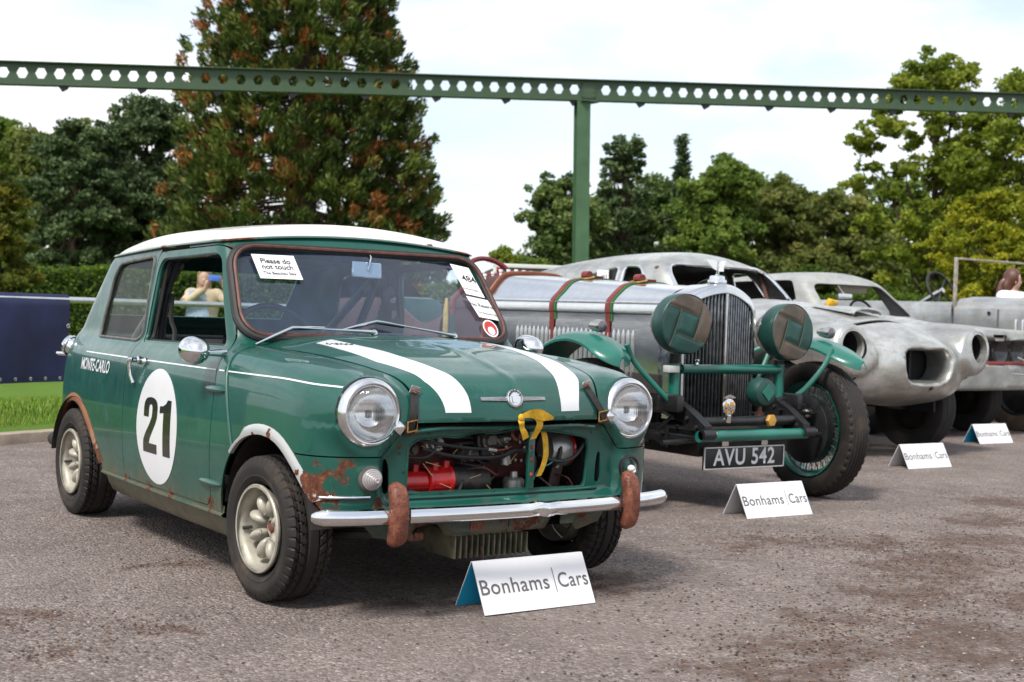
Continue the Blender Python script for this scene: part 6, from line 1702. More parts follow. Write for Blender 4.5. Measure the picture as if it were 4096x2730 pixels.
# ================================================================== handrail with banner
R0 = Vector((-1.9, 5.36, 0)); RD = Vector((2.15, .94, 0)).normalized()
def rail_pt(s, z): p = R0+RD*s; return (p.x, p.y, z)
hr = empty('handrail', rail_pt(0, 0), 0, 'galvanised tubular handrail running behind the cars', 'railing')
def loc(p): return (p[0]-R0.x, p[1]-R0.y, p[2])
GALV = simple('galvanised', (.55, .57, .58), .35, metal=.75, nscale=12, namp=.12)
MB().tube([loc(rail_pt(s, .955+.0*s)) for s in (-2, 4, 9, 16)], .024, 14).build('top_rail', GALV, hr)
for s in (.2, 4.62, 7.4, 10.2, 13.0): MB().tube([loc(rail_pt(s, -.25)), loc(rail_pt(s, .955))], .022, 12).build('post', GALV, hr)
def banner(s0, s1, z0, z1, mat, label, eyelets=True, sag=.02):
    b = empty('banner', rail_pt(s0, 0), 0, label, 'banner'); base = Vector(rail_pt(s0, 0))
    n_ = RD.cross(Vector((0, 0, 1))); N, Mv = 26, 16; vs = []
    for i in range(N+1):
        for j in range(Mv+1):
            s = s0+(s1-s0)*i/N; t = j/Mv; z = z1-(z1-z0)*t
            off = .030+.014*math.sin(i*.9+t*2)*t+.008*math.sin(i*2.3)*t
            if j == 0: off = .006
            p = Vector(rail_pt(s, z+(.012 if j == 0 else 0)-sag*math.sin(PI*i/N)*t*.3))+n_*off; vs.append(tuple(p-base))
    mk('cloth', vs, [(i*(Mv+1)+j, i*(Mv+1)+j+1, (i+1)*(Mv+1)+j+1, (i+1)*(Mv+1)+j) for i in range(N) for j in range(Mv)], MATS[mat], b)
    # cloth folded over the rail behind
    vs2 = [(p[0]-n_.x*.07, p[1]-n_.y*.07, p[2]) for p in vs]; mk('back_cloth', vs2, [(i*(Mv+1)+j, (i+1)*(Mv+1)+j, (i+1)*(Mv+1)+j+1, i*(Mv+1)+j+1) for i in range(N) for j in range(Mv)], MATS[mat], b)
    if eyelets:
        for k in range(12):
            s = s1-.10-k*.135; p = Vector(rail_pt(s, z0+.028))+n_*.052-base
            if s > s0: MB().lathe([(.013, .002), (.009, .004), (.006, .002)], p, tuple(n_), 14).build('eyelet', MATS['nickel'], b)
        for z in (.30, .52, .72):
            p = Vector(rail_pt(s1-.035, z1-.95+z))+n_*.055-base; MB().lathe([(.018, .002), (.012, .005), (.007, .002)], p, tuple(n_), 14).build('eyelet', MATS['nickel'], b)
    return b
simple('navy_canvas', (.014, .020, .075), .55, nscale=4, namp=.35, bump=.2, bscale=90)
banner(-1.2, 2.78, .33, .985, 'navy_canvas', 'navy canvas banner with eyelets draped over the handrail')
simple('pale_banner', (.62, .60, .72), .6)
banner(6.9, 7.45, .40, .96, 'pale_banner', 'small pale lilac banner on the rail seen through the saloon windscreen', False)

# ================================================================== dark trailer board behind the special
tb = empty('box_trailer', (7.9, 9.75, 0), math.radians(-30), 'dark grey box trailer with pale top edge behind the special', 'trailer')
MB().box((-.4, 1.0, .92), (1.02, 2.0, 1.25), bev=.02).build('box', simple('trailer_grey', (.035, .042, .045), .45, nscale=5, namp=.15), tb)
MB().box((-.4, -.005, 1.565), (1.06, .03, .05), bev=.005).build('top_edge', simple('pale_trim', (.55, .55, .52), .5), tb)
for sx in (-1, 1):
    MB().box((-.4+sx*.505, -.005, 1.2), (.045, .03, .68), bev=.005).build('side_edge', MATS['pale_trim'], tb)
    MB().box((-.4+sx*.46, -.02, 1.52), (.05, .02, .03)).build('marker_lamp', simple('red_lens', (.45, .02, .02), .25), tb)
    plain_wheel(tb, (-.4+sx*.55, 1.0, .30), .30, .16)

# ================================================================== people
def capsule(p, a, b, ra, rb):
    a = np.array(a, float); b = np.array(b, float); ab = b-a; t = np.clip(((p-a)@ab)/(ab@ab), 0, 1)
    return np.linalg.norm(p-a-t[:, None]*ab, axis=1)-(ra+(rb-ra)*t)
def ellip(p, c, r):
    q = (p-np.array(c))/np.array(r); k0 = np.linalg.norm(q, axis=1); k1 = np.linalg.norm(q/np.array(r), axis=1)
    return k0*(k0-1)/np.maximum(k1, 1e-6)
def figure(name, loc_, rz, label, pose, skin, cloth):
    """one continuous body from blended limbs; clothing and hair are children"""
    o = empty(name, loc_, rz, label, 'person'); J = pose
    def arms(p):
        d = np.full(len(p), 9.0)
        for s in 'lr':
            d = np.minimum(d, capsule(p, J['sh_'+s], J['el_'+s], .050, .040)); d = smin(d, capsule(p, J['el_'+s], J['wr_'+s], .040, .027), .02)
        return d
    def hands(p):
        d = np.full(len(p), 9.0)
        for s in 'lr':
            w = Vector(J['wr_'+s]); dr = Vector(J['hd_'+s]).normalized(); sd = Vector(J.get('hs_'+s, (1, 0, 0))).normalized(); nn = dr.cross(sd).normalized()
            d = np.minimum(d, capsule(p, w, w+dr*.075, .026, .034))
            for k, (off, ln) in enumerate(((-.027, .062), (-.009, .075), (.009, .072), (.026, .056))):
                a = w+dr*.075+sd*off; b = a+dr*ln*.55+nn*.008; c = b+dr*ln*.35+nn*.028
                d = np.minimum(d, smin(capsule(p, a, b, .0095, .009), capsule(p, b, c, .009, .0075), .004))
            a = w+dr*.03-sd*.028; b = a-sd*.03+dr*.03; c = b+dr*.035+nn*.01
            d = np.minimum(d, smin(capsule(p, a, b, .012, .010), capsule(p, b, c, .010, .008), .004))
        return d
    def f(x, y, z):
        p = np.stack([x, y, z], 1); h = np.array(J['head']); fw = np.array(J['face']); up = np.array([0, 0, 1.0]); sd = np.cross(fw, up)
        d = ellip(p, h+up*.02, (.078, .088, .105)); d = smin(d, ellip(p, h+fw*.020-up*.055, (.060, .062, .060)), .04)
        d = smin(d, ellip(p, h+fw*.092-up*.018, (.013, .016, .024)), .018)
        d = smin(d, ellip(p, h+fw*.074-up*.062, (.026, .014, .008)), .010)
        for s in (-1, 1):
            d = smin(d, ellip(p, h+sd*.080*s-fw*.008-up*.012, (.012, .018, .030)), .008)
            d = smax(d, -ellip(p, h+sd*.032*s+fw*.094+up*.018, (.016, .016, .010)), .012)
        neck = capsule(p, h-up*.08-fw*.015, np.array(J['neck']), .050, .056); d = smin(d, neck, .03)
        t = ellip(p, J['chest'], (.185, .115, .20)); t = smin(t, ellip(p, J['belly'], (.155, .105, .19)), .08); t = smin(t, ellip(p, J['hip'], (.18, .125, .15)), .08)
        t = smin(t, capsule(p, J['sh_l'], J['sh_r'], .062, .062), .06); d = smin(d, t, .04)
        d = smin(d, arms(p), .03); d = smin(d, hands(p), .008)
        for s in 'lr':
            leg = smin(capsule(p, J['hp_'+s], J['kn_'+s], .085, .058), capsule(p, J['kn_'+s], J['an_'+s], .056, .036), .03); d = smin(d, leg, .05)
            an = np.array(J['an_'+s]); d = smin(d, capsule(p, an+np.array([0, 0, -.045]), an+np.array(J['toe'])+np.array([0, 0, -.055]), .040, .030), .02)
        return d
    V, T = surfnet(f, (-.46, -.42, -.03), (.46, .42, 1.78), .0155)
    shell('body', f, V, T, skin, o, .002, 0, 0)
    for nm, mt, rs, out in cloth:
        v, t = V, T
        for r in rs: v, t = clip(f, v, t, r)
        shell(nm, f, v, t, mt, o, .006, out, 2)
    return o, f
SKIN = simple('skin', (.55, .33, .25), .5, nscale=9, namp=.08, sss=.0)
base = dict(head=(0, 0, 1.54), face=(0, -1, 0), neck=(0, .01, 1.38), chest=(0, .01, 1.22), belly=(0, .0, 1.05), hip=(0, .01, .92),
            sh_l=(.165, .01, 1.345), sh_r=(-.165, .01, 1.345), hp_l=(.09, .01, .88), hp_r=(-.09, .01, .88), kn_l=(.10, -.01, .48), kn_r=(-.10, -.01, .48), an_l=(.10, .02, .09), an_r=(-.10, .02, .09), toe=(0, -.14, 0))
# photographer in beige with a pale blue cardigan, phone held up before her face
pz = dict(base); pz.update(el_r=(-.27, -.16, 1.20), wr_r=(.015, -.27, 1.42), hd_r=(.25, -.10, .9), hs_r=(0, -1, .2), el_l=(.34, -.10, 1.22), wr_l=(.245, -.25, 1.45), hd_l=(-.40, -.10, .85), hs_l=(0, -1, .2))
BEIGE = simple('beige_knit', (.60, .47, .33), .85, nscale=40, namp=.12, bump=.4); BLUEC = simple('pale_blue_cardigan', (.33, .40, .52), .85, nscale=30, namp=.2, bump=.5)
tors = lambda x, y, z: 1.405-z-.25*np.abs(x)*0
ph, _ff = figure('person', (4.35, 12.88, -.265), math.radians(-22), 'person in beige holding a blue phone up, seen through the saloon side window', pz, SKIN,
    [('dress', BEIGE, [lambda x, y, z: 1.40-z, lambda x, y, z: z-.42, lambda x, y, z: .02+np.maximum(.21-np.abs(x), z-9) if True else z], .016),
     ('sleeve', BEIGE, [lambda x, y, z: x-.12, lambda x, y, z: z-1.20, lambda x, y, z: 1.42-z, lambda x, y, z: y+.14], .014), ('sleeve', BEIGE, [lambda x, y, z: -x-.12, lambda x, y, z: z-1.20, lambda x, y, z: 1.42-z, lambda x, y, z: y+.14], .014)])
HAIRB = simple('fair_hair', (.32, .22, .12), .5, nscale=60, namp=.35, bump=.6, bscale=120)
def hair(o, head, face, mat, length, parent_f=None):
    h = np.array(head); fw = np.array(face); 
    def f(x, y, z):
        p = np.stack([x, y, z], 1); d = ellip(p, h+np.array([0, 0, .032])-fw*.012, (.094, .104, .112))
        d = smin(d, ellip(p, h-fw*.045+np.array([0, 0, -.08-length/2]), (.10, .055, .11+length/2)), .05)
        cut = ((p-h)@fw)-.030-.5*np.clip((p-h)[:, 2]-.06, 0, 1)*2
        return smax(d, cut, .02)
    V, T = surfnet(f, tuple(h-np.array([.2, .25, .3+length])), tuple(h+np.array([.2, .25, .22])), .012); shell('hair', f, V, T, mat, o, .004, 0, 0)
hair(ph, pz['head'], pz['face'], HAIRB, .10)
mb = MB(); mb.box((.125, -.31, 1.555), (.155, .010, .078), bev=.006); mb.build('phone', simple('phone_blue', (.10, .20, .70), .3), ph)
# the cardigan, draped over one shoulder and the arm
cdv = []; 
for i in range(13):
    for j in range(17):
        u = i/12; v = j/16; x = -.20+.22*u+.16*v*u-.05*v; z = 1.40-.62*v+.05*math.sin(u*9)*v-.03*u; y = -.135-.05*math.sin(u*PI)-.02*math.sin(v*7+u*4)+.10*(1-v)**4*(1-u)
        cdv.append((x, y, z))
mk('cardigan', cdv, [(i*17+j, i*17+j+1, (i+1)*17+j+1, (i+1)*17+j) for i in range(12) for j in range(16)], BLUEC, ph)
# visitor with an auburn ponytail, back half turned
pz2 = dict(base); pz2.update(face=(.86, -.51, 0), el_l=(.22, .03, 1.08), wr_l=(.22, -.06, .84), hd_l=(0, -.1, -1), el_r=(-.22, .03, 1.08), wr_r=(-.22, -.05, .84), hd_r=(0, -.1, -1))
WHT = simple('white_shirt', (.78, .78, .80), .8, nscale=20, namp=.05, bump=.3); DENIM = simple('blue_denim', (.04, .07, .16), .85, nscale=50, namp=.25)
vs_, _f2 = figure('person', (11.27, 5.61, .0), 0.0, 'visitor in white top with auburn ponytail behind the stripped tourer', pz2, SKIN,
    [('top', WHT, [lambda x, y, z: 1.412-z, lambda x, y, z: z-.86, lambda x, y, z: .20-np.abs(x)], .010), ('sleeve', WHT, [lambda x, y, z: x-.14, lambda x, y, z: z-1.12, lambda x, y, z: 1.42-z], .012), ('sleeve', WHT, [lambda x, y, z: -x-.14, lambda x, y, z: z-1.12, lambda x, y, z: 1.42-z], .012), ('jeans', DENIM, [lambda x, y, z: .90-z, lambda x, y, z: z-.10, lambda x, y, z: .195-np.abs(x)], .012)])
AUB = simple('auburn_hair', (.085, .030, .016), .42, nscale=70, namp=.4, bump=.7, bscale=140)
hair(vs_, pz2['head'], pz2['face'], AUB, -.02)
MB().tube(smoothpath([(-.085, .050, 1.535), (-.115, .070, 1.50), (-.130, .078, 1.42), (-.135, .080, 1.30), (-.130, .078, 1.22)], 5), [.024]+[.036]*8+[.040]*8+[.03]*3+[.012], 10).build('ponytail', AUB, vs_)
MB().lathe([(.020, -.014), (.036, -.010), (.038, .010), (.020, .014)], (-.090, .055, 1.525), (-.7, .4, -.6), 16).build('hair_tie', simple('pink_tie', (.55, .30, .48), .8), vs_)
# ================================================================== green castellated overhead beam on its post
GM = (lambda t: (t.set(color=t.mix(t.ramp(t.noise(9, 7, .65), [(.60, 0.0), (.72, .7)]), t.ramp(t.noise(1.2, 5), [(.3, (.030, .062, .028)), (.7, (.045, .085, .040))]), (.16, .14, .10)), rough=.5), t.bump(t.noise(20, 4), .1, .01), t.m)[-1])(NT('gantry_green'))
GP = simple('post_green', (.045, .105, .048), .5, nscale=3, namp=.2)
GL = Vector((-2.5, 20.99, 4.11)); GR_ = Vector((20.14+2.6, 11.76-1.06, 5.18)); GD = (GR_-GL); glen = GD.length; gd = GD.normalized(); gn = gd.cross(Vector((0, 0, 1))).normalized(); gu = Vector((0, 0, 1))
gan = empty('overhead_beam', tuple(GL), 0, 'green castellated steel beam with hexagonal holes carried on a post', 'beam')
bh, bw = .375, .20; pitch = .287
def gp(s, u, n_): return tuple(gd*s+gu*u+gn*n_)
mb = MB()
for (u0, u1) in ((.0, .014), (bh-.014, bh)):
    vs = [gp(s, u, n_) for s in (0, glen) for (u, n_) in ((u0, -bw/2), (u0, bw/2), (u1, bw/2), (u1, -bw/2))]
    mb.add(vs, [(j, (j+1) % 4, 4+(j+1) % 4, 4+j) for j in range(4)]+[(3, 2, 1, 0), (4, 5, 6, 7)])
mb.build('flanges', GM, gan, smooth=False)
# web with the holes: one cell repeated
cell = MB(); t = .005; hy = .082; hx = .088; cz = bh*.53
outer = [(0, .014), (pitch/2-hx*.5, .014), (pitch/2+hx*.5, .014), (pitch, .014), (pitch, cz), (pitch, bh-.014), (pitch/2+hx*.5, bh-.014), (pitch/2-hx*.5, bh-.014), (0, bh-.014), (0, cz)]
hexa = [(pitch/2-hx, cz), (pitch/2-hx*.5, cz-hy), (pitch/2+hx*.5, cz-hy), (pitch/2+hx, cz), (pitch/2+hx*.5, cz+hy), (pitch/2-hx*.5, cz+hy)]
vsa = outer+hexa; faces = [(0, 1, 11, 10, 9), (1, 2, 12, 11), (2, 3, 4, 13, 12), (4, 5, 6, 14, 13), (6, 7, 15, 14), (7, 8, 9, 10, 15)]
for n_ in (-t, t):
    b = len(cell.v); cell.v += [gp(a, u, n_) for a, u in vsa]; cell.f += [tuple(b+i for i in (f if n_ > 0 else reversed(f))) for f in faces]
cell.f += [(10+i, 10+(i+1) % 6, 16+10+(i+1) % 6, 16+10+i) for i in range(6)]
me = bpy.data.meshes.new('web_panel'); me.from_pydata(cell.v, [], cell.f); me.materials.append(GM); me.update()
for k in range(int(glen/pitch)):
    o = link('web_panel', me, gan); o.location = gd*(k*pitch)
for k in range(22):
    s = 1.0+k*1.22
    MB().prism([(-.09, 0), (.09, 0), (.06, -.05), (-.02, -.095)], gp(s, .0, -.01), tuple(gd), (0, 0, 1), .05).build('under_clip', MATS['black_metal'], gan)
for s0 in (15.9,):
    for n_ in (-.012, .012):
        mb = MB(); vs = [gp(s0+a, u, n_*.9) for a, u in ((-.13, .05), (.13, .05), (.13, bh-.05), (-.13, bh-.05))]; vs += [gp(s0+a, u, n_*1.9) for a, u in ((-.13, .05), (.13, .05), (.13, bh-.05), (-.13, bh-.05))]
        mb.add(vs, [(0, 1, 2, 3), (7, 6, 5, 4), (0, 4, 5, 1), (1, 5, 6, 2), (2, 6, 7, 3), (3, 7, 4, 0)]); mb.build('splice_plate', GM, gan, smooth=False)
    for a in (-.10, .10):
        for u in (.08, .16, .24, .31): MB().lathe([(.016, 0), (.016, .012), (.0001, .013)], gp(s0+a, u, .024), tuple(gn), 6).build('splice_bolt', GM, gan)
# post
pc = Vector((12.14, 14.97, 0)); lean = -.023
pbm = MB()
for (a0, a1, b0, b1) in ((-.12, .12, -.115, -.10), (-.12, .12, .10, .115), (-.008, .008, -.10, .10)):
    for z in (-.4, 4.70):
        q = (z-2)*lean
        for (a, b) in ((a0, b0), (a1, b0), (a1, b1), (a0, b1)):
            p = pc+gd*(a+q)+gn*b; pbm.v.append((p.x-GL.x, p.y-GL.y, z-GL.z))
    b_ = len(pbm.v)-8; pbm.f += [tuple(b_+i for i in f) for f in ((0, 1, 5, 4), (1, 2, 6, 5), (2, 3, 7, 6), (3, 0, 4, 7), (4, 5, 6, 7), (3, 2, 1, 0))]
pbm.build('post', GP, gan, smooth=False)
MB().box((pc.x-GL.x, pc.y-GL.y, 4.71-GL.z), (.34, .34, .03), bev=.004).build('cap_plate', GM, gan)
# ================================================================== ground: worn tarmac, kerb, lawn
def m_tarmac():
    t = NT('tarmac'); co = t.coord()
    big = t.noise(.55, 6, .6); mid = t.noise(3.3, 7, .65); fine = t.noise(38, 6, .7)
    v = t.vor(100, out='Color'); vs_ = t.n('ShaderNodeSeparateColor'); t.link(v, vs_.inputs[0])
    vd = t.vor(100)
    stone = t.ramp(vs_.outputs[0], [(0.0, (.060, .046, .041)), (.45, (.195, .158, .142)), (.80, (.32, .264, .240)), (.96, (.50, .43, .40)), (1.0, (.64, .58, .55))])
    base = t.mix(.55, stone, t.ramp(fine, [(.34, (.052, .040, .035)), (.66, (.310, .252, .226))]))
    base = t.mix(t.ramp(mid, [(.38, .50), (.64, 0.0)]), base, (.090, .071, .062))
    base = t.mix(t.ramp(big, [(.42, 0.0), (.70, .35)]), base, (.30, .248, .226))
    # trodden dirt and leaf mould: patches with their own outline
    nv = t.n('ShaderNodeTexNoise', {'Scale': 2.6, 'Detail': 7.0, 'Roughness': .7}); t.link(co, nv.inputs['Vector'])
    v1 = t.n('ShaderNodeVectorMath', operation='SUBTRACT'); t.link(nv.outputs['Color'], v1.inputs[0]); v1.inputs[1].default_value = (.5, .5, .5)
    v2 = t.n('ShaderNodeVectorMath', operation='MULTIPLY'); t.link(v1.outputs[0], v2.inputs[0]); v2.inputs[1].default_value = (1.5, 1.1, 0)
    v3 = t.n('ShaderNodeVectorMath', operation='ADD'); t.link(co, v3.inputs[0]); t.link(v2.outputs[0], v3.inputs[1]); cod = v3.outputs[0]
    m = None
    for (x, y, r) in ((-.68, .72, .16), (-1.11, -.18, .18), (-1.38, .08, .16), (-.25, -.19, .14), (.62, -.28, .32), (2.23, -.08, .38), (2.23, -.54, .5), (1.90, -.69, .45), (.25, -1.39, .38), (.57, -1.33, .38), (2.77, -.32, .6), (1.15, -1.35, .5), (.9, -1.62, .5), (2.6, -.75, .5), (1.75, -1.1, .45), (.96, -1.07, .34), (1.45, -.85, .45), (1.94, .17, .30), (1.59, .08, .22), (-1.43, -.36, .14), (3.4, .1, .5), (4.2, .6, .5)):
        d = t.n('ShaderNodeVectorMath', operation='DISTANCE'); t.link(cod, d.inputs[0]); d.inputs[1].default_value = (x, y, 0)
        k = t.math('SUBTRACT', 1.0, t.math('DIVIDE', d.outputs['Value'], r), True); m = k if m is None else t.math('MAXIMUM', m, k)
    pn = t.math('ADD', t.math('MULTIPLY', t.noise(11, 10, .8), .95), t.math('MULTIPLY', m, .34))
    patch = t.ramp(pn, [(.60, 0.0), (.76, 1.0)])
    dirtc = t.ramp(t.noise(55, 5, .7), [(.3, (.020, .013, .010)), (.52, (.080, .042, .028)), (.75, (.18, .088, .055))])
    base = t.mix(t.math('MULTIPLY', patch, .72), base, dirtc)
    ck = t.ramp(t.vor(1.1, vec=t.mapping((1, 1, 1), vec=None), feature='DISTANCE_TO_EDGE'), [(0.0, .75), (.006, 0.0)]); ck = t.math('MULTIPLY', ck, t.ramp(t.noise(1.3, 4), [(.52, 0.0), (.62, 1.0)]))
    base = t.mix(ck, base, (.05, .04, .035))
    t.set(color=base, rough=.88, spec=.35)
    h = t.math('ADD', t.math('MULTIPLY', vd, -1.1), t.math('ADD', t.math('MULTIPLY', fine, .9), t.math('MULTIPLY', mid, 1.6)))
    t.bump(h, .75, .012); MATS['tarmac'] = t.m
m_tarmac()
KN = Vector((-RD.y, RD.x, 0))            # across the kerb, towards the lawn
K0 = Vector((0.0, 5.22, 0))
def kp(s, n_, z): p = K0+RD*s+KN*n_; return (p.x, p.y, z)
# tarmac sheet: fine near the cars, coarse beyond
xs = np.concatenate([[-400, -120, -40, -15], np.linspace(-7, 14, 85), [20, 40, 120, 400]]); ys = np.concatenate([[-400, -120, -40, -14], np.linspace(-5, 9, 57), [14, 30, 120, 400]])
gv = []
for x in xs:
    for y in ys:
        z = .006*mnoise.noise((x*.9, y*.9, 0))+.003*mnoise.noise((x*3.1, y*3.1, 4)) if (-8 < x < 15 and -6 < y < 10) else 0
        dk = (Vector((x, y, 0))-K0).dot(KN); z -= .45*float(sstep(np.array(.3), np.array(4.0), np.array(dk)))
        gv.append((x, y, z))
ny = len(ys)
tarmac = mk('ground', gv, [(i*ny+j, (i+1)*ny+j, (i+1)*ny+j+1, i*ny+j+1) for i in range(len(xs)-1) for j in range(ny-1)], MATS['tarmac'])
tag(tarmac, 'worn grey-brown tarmac with patches of leaf mould', None, None, 'structure')
# kerb stones
simple('kerb_stone', (.30, .245, .19), .85, nscale=9, namp=.25, bump=.5, bscale=40)
kb = empty('kerb', kp(0, 0, 0)); tag(kb, 'low pale stone kerb between tarmac and lawn', None, None, 'structure')
ang = math.atan2(RD.y, RD.x)
kme = MB().box((0, 0, .0), (.905, .13, .16), bev=.012).mesh('kerb_stone', MATS['kerb_stone'])
for i in range(-6, 26):
    o = link('kerb_stone', kme, kb); p = RD*(i*.915); o.location = (p.x, p.y, -.012+.006*math.sin(i*2.1)); o.rotation_euler = (0, 0, ang+.004*math.sin(i*3.3))
# lawn
t = NT('lawn'); n1 = t.noise(.8, 6, .6); n2 = t.noise(30, 6, .7)
t.set(color=t.mix(.5, t.ramp(n1, [(.3, (.060, .125, .012)), (.6, (.100, .185, .018)), (.78, (.19, .20, .05))]), t.ramp(n2, [(.3, (.045, .09, .010)), (.7, (.13, .22, .025))])), rough=.9, spec=.2); t.bump(n2, .8, .03); MATS['lawn'] = t.m
def lawn_z(n_): return .055-.34*float(sstep(np.array(1.5), np.array(6.5), np.array(n_)))
ss = np.concatenate([[-300, -80, -30], np.linspace(-10, 30, 41), [50, 120, 320]]); nn_ = np.concatenate([np.linspace(.06, 14, 40), [20, 30, 50, 90, 200, 500]])
lv = [kp(s, n_, lawn_z(n_)+.02*mnoise.noise((s*.5, n_*.5, 2))*(n_ > .3)) for s in ss for n_ in nn_]; m_ = len(nn_)
lw = mk('lawn', lv, [(i*m_+j, (i+1)*m_+j, (i+1)*m_+j+1, i*m_+j+1) for i in range(len(ss)-1) for j in range(m_-1)], MATS['lawn']); tag(lw, 'mown lawn beyond the kerb', None, None, 'structure')
# blades of grass near the kerb
N = 70000; s_ = rng.uniform(-2.2, 4.5, N); n_ = rng.uniform(.09, 1, N)**1.35*10+.09
bx = K0.x+RD.x*s_+KN.x*n_; by = K0.y+RD.y*s_+KN.y*n_; bz = .055-.34*sstep(1.5, 6.5, n_)
hgt = rng.uniform(.025, .065, N)*(1+.5*(n_ < .25)); a = rng.uniform(0, 2*PI, N); w = .0035+.0012*n_; lean = rng.uniform(0, .03, N); la = rng.uniform(0, 2*PI, N)
V = np.stack([np.stack([bx-np.cos(a)*w, by-np.sin(a)*w, bz], 1), np.stack([bx+np.cos(a)*w, by+np.sin(a)*w, bz], 1), np.stack([bx+np.cos(la)*lean, by+np.sin(la)*lean, bz+hgt], 1)], 1).reshape(-1, 3)
t = NT('grass_blade'); g = t.n('ShaderNodeNewGeometry'); t.set(color=t.ramp(g.outputs['Random Per Island'], [(0, (.065, .145, .012)), (.6, (.15, .27, .022)), (.92, (.22, .28, .04)), (1, (.32, .28, .12))]), rough=.6, spec=.3); MATS['grass_blade'] = t.m
me = fast_mesh('grass', V, np.arange(3*N).reshape(-1, 3)); tag(link('grass', me, None, MATS['grass_blade']), 'short bright grass along the kerb', None, None, 'stuff')
# loose grit and leaf crumbs on the tarmac
def scatter(name, label, n, fx, size, flat, mats, stops):
    P = fx(n); k = len(P); r = rng.uniform(size[0], size[1], k); B = np.array([(1, 0, 0), (-.5, .87, 0), (-.5, -.87, 0), (0, 0, 1.0)])
    j = rng.uniform(.6, 1.3, (k, 4, 1)); an = rng.uniform(0, 2*PI, k); c, s = np.cos(an), np.sin(an)
    Q = B[None]*j; X = Q[..., 0]*c[:, None]-Q[..., 1]*s[:, None]; Y = Q[..., 0]*s[:, None]+Q[..., 1]*c[:, None]; Z = Q[..., 2]*flat
    V = np.stack([X, Y, Z], 2)*r[:, None, None]+P[:, None, :]; F = (np.array([(0, 1, 3), (1, 2, 3), (2, 0, 3)])[None]+4*np.arange(k)[:, None, None]).reshape(-1, 3)
    t = NT(name); g = t.n('ShaderNodeNewGeometry'); t.set(color=t.ramp(g.outputs['Random Per Island'], stops), rough=.85); MATS[name] = t.m
    tag(link(name, fast_mesh(name, V.reshape(-1, 3), F), None, t.m), label, None, None, 'stuff')
def near(n):
    x = rng.uniform(-3.2, 6.5, n); y = rng.uniform(-3.4, 2.6, n); d = np.hypot(x+2.55, y+4.11); k = rng.uniform(0, 1, n) < np.clip(3.2/d, 0, 1)**1.3; x, y = x[k], y[k]
    z = np.array([.006*mnoise.noise((a*.9, b*.9, 0))+.003*mnoise.noise((a*3.1, b*3.1, 4)) for a, b in zip(x, y)]); return np.stack([x, y, z+.001], 1)
scatter('grit', 'loose pale and dark grit on the tarmac', 26000, near, (.0025, .0075), .7, None, [(0, (.03, .027, .025)), (.45, (.12, .105, .095)), (.8, (.20, .17, .155)), (1, (.36, .32, .29))])
def heaps(n):
    P = []
    for (x, y, r, k) in [(q[0], q[1], q[2]*1.15, .10*q[2]/.4) for q in ((-.68, .72, .16), (-1.11, -.18, .18), (-1.38, .08, .16), (-.25, -.19, .14), (.62, -.28, .32), (2.23, -.08, .38), (2.23, -.54, .5), (1.90, -.69, .45), (.25, -1.39, .38), (.57, -1.33, .38), (2.77, -.32, .6), (1.15, -1.35, .5), (.9, -1.62, .5), (2.6, -.75, .5), (1.75, -1.1, .45), (.96, -1.07, .34), (1.45, -.85, .45), (1.94, .17, .30), (1.59, .08, .22), (-1.43, -.36, .14), (3.4, .1, .5), (4.2, .6, .5))]:
        m = int(n*k); P.append(np.stack([x+rng.normal(0, r*.55, m), y+rng.normal(0, r*.55, m)], 1))
    P = np.concatenate(P); m = int(n*.05); P = np.concatenate([P, np.stack([rng.uniform(-3, 7, m), rng.uniform(-3.2, 3, m)], 1)])
    return np.concatenate([P, np.full((len(P), 1), .002)], 1)
scatter('leaf_litter', 'dark brown leaf crumbs lying in patches', 2600, heaps, (.003, .009), .35, None, [(0, (.02, .014, .010)), (.5, (.06, .035, .022)), (.85, (.14, .07, .035)), (1, (.22, .12, .05))])
# ================================================================== trees, hedge and shrubs
def m_leaf(name, stops, trans=.40, rough=.55):
    t = NT(name); at = t.n('ShaderNodeAttribute', attribute_name='tint'); c = t.ramp(at.outputs['Fac'], stops)
    t.set(color=c, rough=rough, spec=.25)
    tl = t.n('ShaderNodeBsdfTranslucent'); t.link(t.mix(.5, c, (.18, .24, .02)) if trans > .3 else c, tl.inputs[0])
    mx = t.n('ShaderNodeMixShader'); mx.inputs[0].default_value = trans*1.2; t.link(t.bsdf.outputs[0], mx.inputs[1]); t.link(tl.outputs[0], mx.inputs[2]); t.link(mx.outputs[0], t.out.inputs[0]); MATS[name] = t.m
m_leaf('leaf_sequoia', [(0, (.030, .050, .013)), (.45, (.070, .105, .020)), (.74, (.140, .180, .034)), (.82, (.19, .19, .04)), (.87, (.22, .085, .026)), (1, (.36, .14, .045))], .18)
m_leaf('leaf_dark', [(0, (0.044, 0.073, 0.033)), (.6, (0.092, 0.137, 0.051)), (1, (0.186, 0.231, 0.081))], .18)
m_leaf('leaf_mid2', [(0, (0.048, 0.085, 0.025)), (.6, (0.109, 0.165, 0.043)), (1, (0.218, 0.260, 0.072))], .25)
m_leaf('leaf_mid', [(0, (0.070, 0.121, 0.025)), (.6, (0.164, 0.242, 0.047)), (1, (0.305, 0.361, 0.072))])
m_leaf('leaf_bright', [(0, (.095, .145, .018)), (.55, (.21, .27, .030)), (1, (.38, .385, .05))])
m_leaf('leaf_yellow', [(0, (.090, .120, .008)), (.5, (.25, .275, .016)), (.85, (.42, .39, .022)), (1, (.48, .36, .03))])
m_leaf('leaf_olive', [(0, (0.079, 0.111, 0.033)), (.6, (0.174, 0.202, 0.057)), (1, (0.329, 0.312, 0.090))])
m_leaf('leaf_golden', [(0, (0.050, 0.069, 0.011)), (.6, (0.118, 0.131, 0.019)), (1, (0.337, 0.240, 0.034))])
